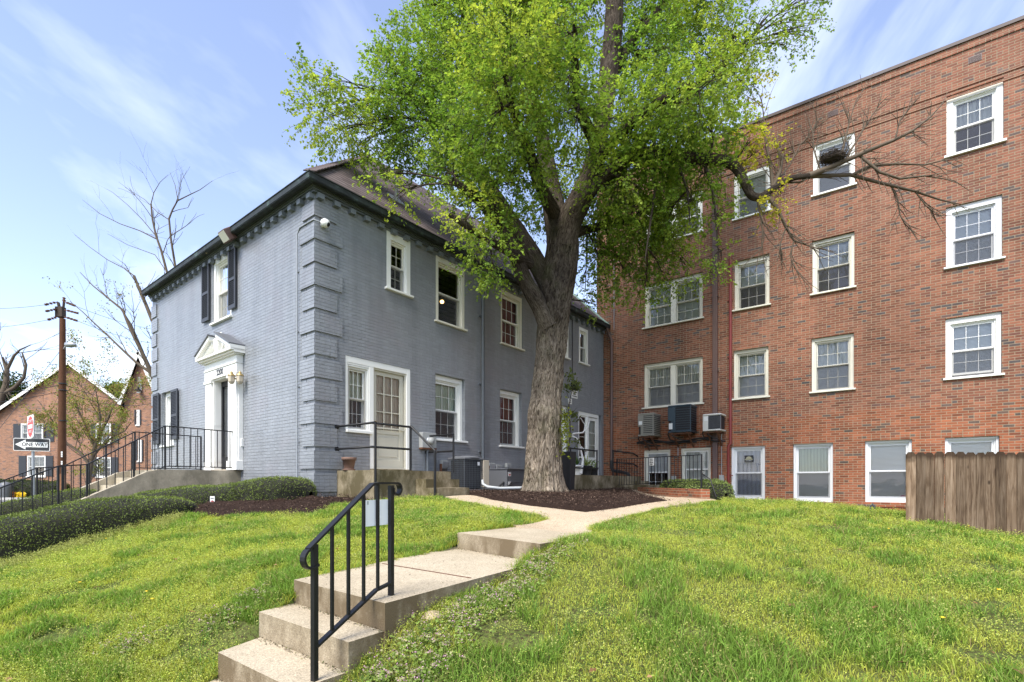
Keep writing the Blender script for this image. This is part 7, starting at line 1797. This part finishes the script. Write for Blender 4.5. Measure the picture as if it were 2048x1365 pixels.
# ================================================================== far brick houses, pole, signs
FH = 44.0
def fp_(px, py, Y=FH): return P(px, py, Y)
def farhouse(label, Y, left, peak, right, base_y, depth, windows, loc_px, bdir=(-.6, .8)):
    t = thing('brick_house', P(loc_px, 990, Y), label, 'house')
    F = Facade((0, Y), (1, 0), (0, -1)); ux = lambda px: (px-CX)/FPX*Y; zz = lambda py: (HY-py)/FPX*Y
    pl_, pk, pr = (ux(left[0]), zz(left[1])), (ux(peak[0]), zz(peak[1])), (ux(right[0]), zz(right[1])); zb = -1.6
    mb = MB(); holes = []
    for w in windows: holes.append((ux(w[0]), ux(w[1]), zz(w[3]), zz(w[2])))
    wall_mesh(mb, F, pl_[0], pr[0], zb, min(pl_[1], pr[1]), [h for h in holes if h[3] < min(pl_[1], pr[1])], .25)
    zt = min(pl_[1], pr[1]); g = [F.pt(pl_[0], zt), F.pt(pr[0], zt)]
    if pr[1] > zt: g.append(F.pt(*pr))
    g.append(F.pt(*pk)); 
    if pl_[1] > zt: g.append(F.pt(*pl_))
    mb.face(g, [(q[0], q[2]) for q in g])
    B = V((bdir[0], bdir[1], 0))*depth; a, b = F.pt(pl_[0], zb), F.pt(pr[0], zb)
    for q, z in ((a, pl_[1]), (b, pr[1])): mb.face([q, q+B, V((q[0]+B[0], q[1]+B[1], z)), V((q[0], q[1], z))], [(0, zb), (depth, zb), (depth, z), (0, z)])
    mb.face([a+B, b+B, Z(b+B, zt), Z(a+B, zt)]); mb.face([q+B for q in g])
    mb.build('wall', M['far_brick'], t)
    mb = MB(); o = .35
    for p, s in ((pl_, -1), (pr, 1)):
        dx = p[0]-pk[0]; dz = p[1]-pk[1]; L = math.hypot(dx, dz); ex = (p[0]+dx/L*.4, p[1]+dz/L*.4)
        A = V((pk[0], Y-o, pk[1]+.12)); Bq = V((ex[0], Y-o, ex[1]+.12)); mb.face([A, Bq, Bq+B+V((0, .7, 0)), A+B+V((0, .7, 0))]); up = V((0, 0, .12)); mb.face([A-up, Bq-up, Bq, A]); mb.face([A-up, Bq-up, Bq-up+B, A-up+B])
    mb.build('roof', M['roof'], t)
    mb = MB()
    for p in (pl_, pr):
        dx = p[0]-pk[0]; dz = p[1]-pk[1]; L = math.hypot(dx, dz); mb.bar((pk[0], Y-o-.02, pk[1]-.02), (p[0]+dx/L*.4, Y-o-.02, p[1]+dz/L*.4-.02), .05, .24)
    mb.bar((pr[0]-.2, Y-.2, pr[1]-.1), (pr[0]+.5, Y-.2, pr[1]-.1), .3, .3)
    mb.build('barge_board', M['white'], t)
    for w, h in zip(windows, holes):
        up = h[3] >= zt
        wn_ = window(F, t, h, 'white', 'white', -.2 if up else .0, .10, .10, 3, 2, 'curtain', 'grey_blind' if up else None, sill=.10, sill_out=.28 if up else .07, screen=up)
        sw = (h[1]-h[0])*.40
        if not (len(w) > 5 and w[5]):
            for s in (0, 1):
                a = h[0]-sw-.04 if s == 0 else h[1]+.04; 
                if a+sw > pr[0]: continue
                mb = MB(); F.box(mb, a, a+sw, .01, .05, h[2], h[3]); mb2 = mb
                for k in range(12): z = h[2]+(h[3]-h[2])*(k+.5)/12; F.box(mb, a+.05, a+sw-.05, .05, .06, z-.03, z+.02)
                mb.build('shutter', M['shutter'], t)
    return t
farhouse('wide gabled brick house with white rake boards and dark shutters across the street', FH, (-120, 905), (143, 727), (270, 824), 990, 14,
         [(54,91,912,953,1),(193,223,915,954,1),(46,90,848,884,0),(195,225,848,886,0)], 140)
farhouse('narrow steep gabled brick house next to the gray house', 39.0, (249, 800), (283, 706), (322, 800), 990, 10, [(273,279,820,850,1),(276,283,880,922,1),(280,283,755,785,0,1)], 285)
t = thing('far_lamp', P(276, 780, 38.7), 'small black gooseneck lamp on the narrow brick gable', 'lamp'); mb = MB(); q = P(276, 778, 38.7); mb.tube([q+V((0, .3, .1)), q+V((0, 0, .15)), q], .04, 6); mb.lathe(q+V((0, 0, -.15)), [(.25, 0), (.1, .15), (0, .2)], 10); mb.build('lamp_shade', M['black_metal'], t)
hedge('rounded green hedge before the far brick house', [((px-CX)/FPX*40, 40, -1.3, .8, h) for px, h in ((-60,1.5),(0,1.5),(60,1.45),(115,1.35),(132,1.2))], 40, leaf=.10, dens=150, cols=((.03, .05, .012), (.08, .12, .025)))
t = thing('trash_bin', P(13, 985, 38.2), 'round gray bin on the verge at the far left', 'bin'); q = P(12, 990, 38.2); q = V((q[0], q[1], -1.15)); mb = MB(); mb.lathe(q, [(.30, 0), (.38, .8), (.38, .9), (.3, 1.1), (0, 1.2)], 16); mb.build('bin_body', M['ac_grey'], t)
for px, lab in ((200, 'white post under the far lower right window'), (233, 'short white post at the far house corner')):
    q = P(px, 975, 42); t = thing('white_post', V((q[0], q[1], -1.2)), lab, 'post'); mb = MB(); mb.lathe(V((q[0], q[1], -1.2)), [(.15, 0), (.15, .9 if px == 200 else .8), (.08, 1.0), (0, 1.02)], 10); mb.build('shaft', M['label_white'], t)

# utility pole
PY = 24.0
pole = thing('utility_pole', P(124, 1020, PY), 'brown wooden utility pole with street light and insulators', 'utility pole')
mb = MB(); mb.tube([V((P(123, 0, PY)[0], PY, -1.4)), P(124, 900, PY), P(125, 700, PY), P(125, 638, PY)], [.165, .16, .125, .115], 14); mb.build('pole', M['pole'], pole)
mb = MB(); 
mb.bar(P(125, 637, PY), P(116, 605, PY), .10); mb.bar(P(125, 637, PY), P(128, 603, PY), .09); mb.obox(P(121, 625, PY), (1, 0, 0), (0, 1, 0), (0, 0, 1), .17, .12, .24); mb.build('pole_top', M['twig'], pole, .02)
mb = MB()
for a, b in (((116,604),(90,610)), ((116,618),(92,623)), ((116,634),(96,640)), ((129,604),(150,612)), ((129,620),(156,627)), ((129,634),(154,642))):
    mb.bar(P(*a, PY-.1), P(*b, PY-.4), .03)
    for f in (.3, .55, .8, .95): q = P(*a, PY-.1).lerp(P(*b, PY-.4), f); mb.lathe(q-V((0, 0, .05)), [(.0, 0), (.07, .02), (.03, .05), (.07, .08), (0, .1)], 8)
mb.lathe(P(128, 601, PY), [(.03, -.1), (.08, 0), (.03, .05), (.08, .1), (0, .16)], 8)
mb.build('insulator_row', M['rust'], pole)
mb = MB(); a = P(131, 693, PY); mb.tube([P(127, 700, PY), P(130, 694, PY-.3), P(136, 691, PY-.6)], .03, 6); mb.build('lamp_arm', M['galv'], pole)
mb = MB(); mb.lathe(P(140, 690, PY-.7)-V((.25, 0, 0)), [(.02, 0), (.11, .08), (.13, .3), (.09, .48), (0, .55)], 12, (1, 0, 0)); mb.build('lamp_head', M['galv'], pole)
mb = MB()
for py in (768, 781, 842): mb.lathe(P(126, py, PY), [(.17, -.02), (.17, .02)], 12)
mb.build('strap', M['ink'], pole)
mb = MB()
for k, py in enumerate((905, 909, 913, 924, 928)): mb.obox(P(123.5, py, PY-.165), (1, 0, 0), (0, 1, 0), (0, 0, 1), .035, .004, .035)
mb.build('number_tag', M['label_white'], pole)
def wire(pts_px, lab, r=.012, sag=.3):
    a, b = [P(*p) for p in pts_px]; pts = [a.lerp(b, f)-V((0, 0, sag*4*f*(1-f))) for f in np.linspace(0, 1, 16)]; mb = MB(); mb.tube(pts, r, 5); o = mb.build('overhead_wire', M['ink'], loc=a); tag(o, lab, 'wire', 'overhead wires strung from the pole')
wire([(124,770,PY),(-200,775,20)], 'overhead wires crossing left of the wooden pole'); wire([(124,782,PY),(-200,805,20)], 'overhead wires crossing left of the wooden pole')
wire([(126,768,PY),(330,790,30)], 'overhead wires running right of the wooden pole', sag=.5); wire([(126,782,PY),(330,800,30)], 'overhead wires running right of the wooden pole', sag=.5)
wire([(150,612,PY-.4),(420,662,34)], 'overhead wires running right of the wooden pole', .008, .5); wire([(154,642,PY-.4),(420,690,34)], 'overhead wires running right of the wooden pole', .008, .5)
wire([(90,610,PY-.4),(-200,596,22)], 'overhead wires crossing left of the wooden pole', .008); wire([(96,640,PY-.4),(-200,648,22)], 'overhead wires crossing left of the wooden pole', .008)
wire([(122,700,PY),(-120,1010,20)], 'slanting guy wire left of the wooden pole', .01, 0)

# street signs on a steel post
SY = 13.0
post = thing('street_sign', V(((66-CX)/FPX*SY, SY, -1.2)), 'street sign post carrying a one way arrow and a do not enter sign', 'street sign')
mb = MB(); mb.tube([V(((65.5-CX)/FPX*SY, SY+.03, -1.4)), P(65.5, 836, SY+.03)], .032, 12); mb.build('post', M['galv'], post)
cx_, cz_ = 66.5, 890; c = P(66, 890, SY); xd = V((.995, .10, -.02)).normalized(); hw, hh = 33.5*SY/FPX, 12.6*SY/FPX
yn = xd.cross(V((0, 0, 1))).normalized(); yn = yn if yn[1] < 0 else -yn; zd = yn.cross(xd); zd = zd if zd[2] > 0 else -zd
def plate(name, mat, polyxy, off, th=.003, parent=post, cc=None, xd_=None, yn_=None, zd_=None):
    cc = cc or c; X, Y_, Z_ = xd_ or xd, yn_ or yn, zd_ or zd
    f = [cc+X*a+Z_*b+Y_*off for a, b in polyxy]; mb = MB(); mb.face(f); bk2 = [p-Y_*th for p in f]; mb.face(bk2[::-1])
    for i in range(len(f)): mb.face([f[i], bk2[i], bk2[(i+1) % len(f)], f[(i+1) % len(f)]])
    return mb.build(name, mat, parent)
def rrect(w, h, r, n=5):
    o = []
    for sx_, sy_, a0 in ((1, 1, 0), (-1, 1, 90), (-1, -1, 180), (1, -1, 270)):
        for k in range(n): a = math.radians(a0+90*k/(n-1)); o.append((sx_*(w-r)+r*math.cos(a), sy_*(h-r)+r*math.sin(a)))
    return o
pn = plate('sign_panel', M['label_white'], rrect(hw, hh, .03), .040)
plate('sign_field', M['ink'], rrect(hw-.012, hh-.012, .022), .042, .0015, pn)
plate('arrow', M['label_white'], [(-hw*.90, 0), (-hw*.33, hh*.78), (-hw*.33, hh*.40), (hw*.88, hh*.40), (hw*.88, -hh*.40), (-hw*.33, -hh*.40), (-hw*.33, -hh*.78)], .044, .0015, pn)
text_part('lettering', 'ONE WAY', c+xd*(hw*.17)+yn*.0455, xd, zd, .125, M['ink'], pn, depth=.0004, sx=1.02, bold=.003)
c2 = P(65.5, 854, SY+.02); xd2 = V((.33, .944, 0)).normalized(); yn2 = V((.944, -.33, 0)); yn2 = -yn2 if yn2[1] > 0 else yn2
xd2 = V((.40, -.917, 0)); yn2 = V((-.917, -.40, 0)) ; zd2 = V((0, 0, 1))
xd2 = V((.799, -.602, 0)); yn2 = V((-.602, -.799, 0))
s2 = .33
p2 = plate('sign_panel', M['label_white'], rrect(s2*.98, s2*.86, .05), .045, parent=post, cc=c2, xd_=xd2, yn_=yn2, zd_=zd2)
plate('sign_disc', M['red_ink'], [(s2*.9*math.cos(a), s2*.79*math.sin(a)) for a in np.linspace(0, 2*math.pi, 32, endpoint=False)], .047, .0015, p2, c2, xd2, yn2, zd2)
plate('bar', M['label_white'], [(-s2*.68, -.05), (s2*.68, -.05), (s2*.68, .05), (-s2*.68, .05)], .049, .0015, p2, c2, xd2, yn2, zd2)
text_part('lettering', 'DO NOT', c2+zd2*.13+yn2*.0505, xd2, zd2, .10, M['label_white'], p2, depth=.0004); text_part('lettering', 'ENTER', c2-zd2*.13+yn2*.0505, xd2, zd2, .10, M['label_white'], p2, depth=.0004)

# warm ceiling lamp seen in the big upper window
q = P(880, 602, 12.9)+G.n3()*-1.2; q = G.pt(G.u(884, -.9), G.z(884, 604, -.9), -.9)
lt = thing('ceiling_lamp', q, 'warm lit globe lamp glowing inside the large upper window', 'lamp'); mb = MB(); mb.lathe(q, [(0, -.05), (.04, -.035), (.055, 0), (.04, .035), (0, .05)], 14)
tm = NT('lamp_glow'); em = tm.n('Emission'); em.inputs[0].default_value = (1, .62, .2, 1); em.inputs[1].default_value = 5; tm.t.links.new(em.outputs[0], tm.out.inputs[0]); mb.build('bulb', tm.m, lt)
mb = MB(); mb.tube([q+V((0, 0, .05)), V((q[0], q[1], 5.4))], .01, 6); mb.build('cord', M['ink'], lt)
mb = MB(); fz = R.pt(R.u(1805, -.3), -.5, -.3)
u_ = R.u(1800, -.22); mb.mesh_part([R.pt(u_+a, RR['C4'][2]+.12+b, -.33-c_) for a, b, c_ in ((-.28, 0, 0), (.25, 0, 0), (.2, .08, .02), (.02, .10, .02), (-.15, .05, .01))], [(0, 1, 2, 3, 4)], None, False); mb.lathe(R.pt(u_+.08, RR['C4'][2]+.15, -.36), [(.0, -.03), (.16, 0), (.12, .05), (0, .08)], 10)
M['magenta'] = plain('magenta_cloth', (.45, .02, .16), .8); tag(mb.build('folded_cloth', M['magenta'], loc=R.pt(u_, RR['C4'][2], -.33)), 'magenta cloth lying inside the ground floor window by the fence', 'cloth')

# ================================================================== sky, sun, camera
w = bpy.data.worlds.new('World'); sc.world = w; w.use_nodes = True; nt = w.node_tree; nt.nodes.clear()
out = nt.nodes.new('ShaderNodeOutputWorld'); bg = nt.nodes.new('ShaderNodeBackground'); sky = nt.nodes.new('ShaderNodeTexSky'); sky.sky_type = 'NISHITA'; sky.sun_disc = False
SUN_EL, SUN_AZ = math.radians(52), math.radians(210)      # azimuth clockwise from +Y: the sun stands behind and to the left of the camera
sky.sun_elevation = SUN_EL; sky.sun_rotation = SUN_AZ; sky.air_density = 1.0; sky.dust_density = .6; sky.ozone_density = 1.2
L = nt.links.new
geo = nt.nodes.new('ShaderNodeTexCoord'); sepn = nt.nodes.new('ShaderNodeSeparateXYZ'); L(geo.outputs['Generated'], sepn.inputs[0])
def wm_(op, a, b, clamp=False):
    n = nt.nodes.new('ShaderNodeMath'); n.operation = op; n.use_clamp = clamp
    for i, x in enumerate((a, b)):
        if isinstance(x, bpy.types.NodeSocket): L(x, n.inputs[i])
        else: n.inputs[i].default_value = x
    return n.outputs[0]
den = wm_('ADD', wm_('MAXIMUM', sepn.outputs[2], 0.0), .12)
cmb = nt.nodes.new('ShaderNodeCombineXYZ'); L(wm_('DIVIDE', sepn.outputs[0], den), cmb.inputs[0]); L(wm_('DIVIDE', sepn.outputs[1], den), cmb.inputs[1])
mp = nt.nodes.new('ShaderNodeMapping'); L(cmb.outputs[0], mp.inputs[0]); mp.inputs['Rotation'].default_value = (0, 0, math.radians(-28)); mp.inputs['Scale'].default_value = (1.0, .40, 1); mp.inputs['Location'].default_value = (2.3, .4, 0)
ns = nt.nodes.new('ShaderNodeTexNoise'); L(mp.outputs[0], ns.inputs['Vector']); ns.inputs['Scale'].default_value = .9; ns.inputs['Detail'].default_value = 7; ns.inputs['Roughness'].default_value = .58; ns.inputs['Distortion'].default_value = .6
cr = nt.nodes.new('ShaderNodeValToRGB'); cr.color_ramp.elements[0].position = .43; cr.color_ramp.elements[0].color = (0, 0, 0, 1); cr.color_ramp.elements[1].position = .70; cr.color_ramp.elements[1].color = (1, 1, 1, 1); L(ns.outputs['Fac'], cr.inputs[0])
hz = wm_('MULTIPLY', wm_('POWER', wm_('SUBTRACT', 1.0, sepn.outputs[2], True), 4.0), .25)
cl = wm_('ADD', wm_('MULTIPLY', cr.outputs[0], .75), hz, True)
veil = wm_('ADD', wm_('MULTIPLY', cl, .85), .07, True)
mx = nt.nodes.new('ShaderNodeMix'); mx.data_type = 'RGBA'; L(veil, mx.inputs[0]); tn = nt.nodes.new('ShaderNodeMix'); tn.data_type = 'RGBA'; tn.blend_type = 'MULTIPLY'; tn.inputs[0].default_value = 1; L(sky.outputs[0], tn.inputs[6]); tn.inputs[7].default_value = (1.0, .95, 1.04, 1); L(tn.outputs[2], mx.inputs[6]); mx.inputs[7].default_value = (6.6, 6.9, 7.6, 1)
L(mx.outputs[2], bg.inputs[0]); bg.inputs[1].default_value = .145; L(bg.outputs[0], out.inputs[0])
sd = bpy.data.lights.new('Sun', 'SUN'); so = bpy.data.objects.new('sun', sd); COL.objects.link(so); sd.energy = 3.0; sd.angle = math.radians(24); sd.color = (1, .95, .87)
dirv = V((math.sin(SUN_AZ)*math.cos(SUN_EL), math.cos(SUN_AZ)*math.cos(SUN_EL), math.sin(SUN_EL))); so.rotation_euler = dirv.to_track_quat('Z', 'Y').to_euler()
cd = bpy.data.cameras.new('Camera'); co = bpy.data.objects.new('camera', cd); COL.objects.link(co); sc.camera = co
cd.sensor_width = 36; cd.lens = FPX/2048*36; cd.shift_y = (HY-682.5)/2048; co.location = (0, 0, 0); co.rotation_euler = (math.radians(90), 0, 0); cd.clip_start = .05; cd.clip_end = 3000
sc.view_settings.view_transform = 'Standard'; sc.view_settings.look = 'None'; sc.view_settings.exposure = 1.10; sc.view_settings.gamma = 1
sc.cycles.max_bounces = 8; sc.cycles.transparent_max_bounces = 12; sc.cycles.sample_clamp_indirect = 6
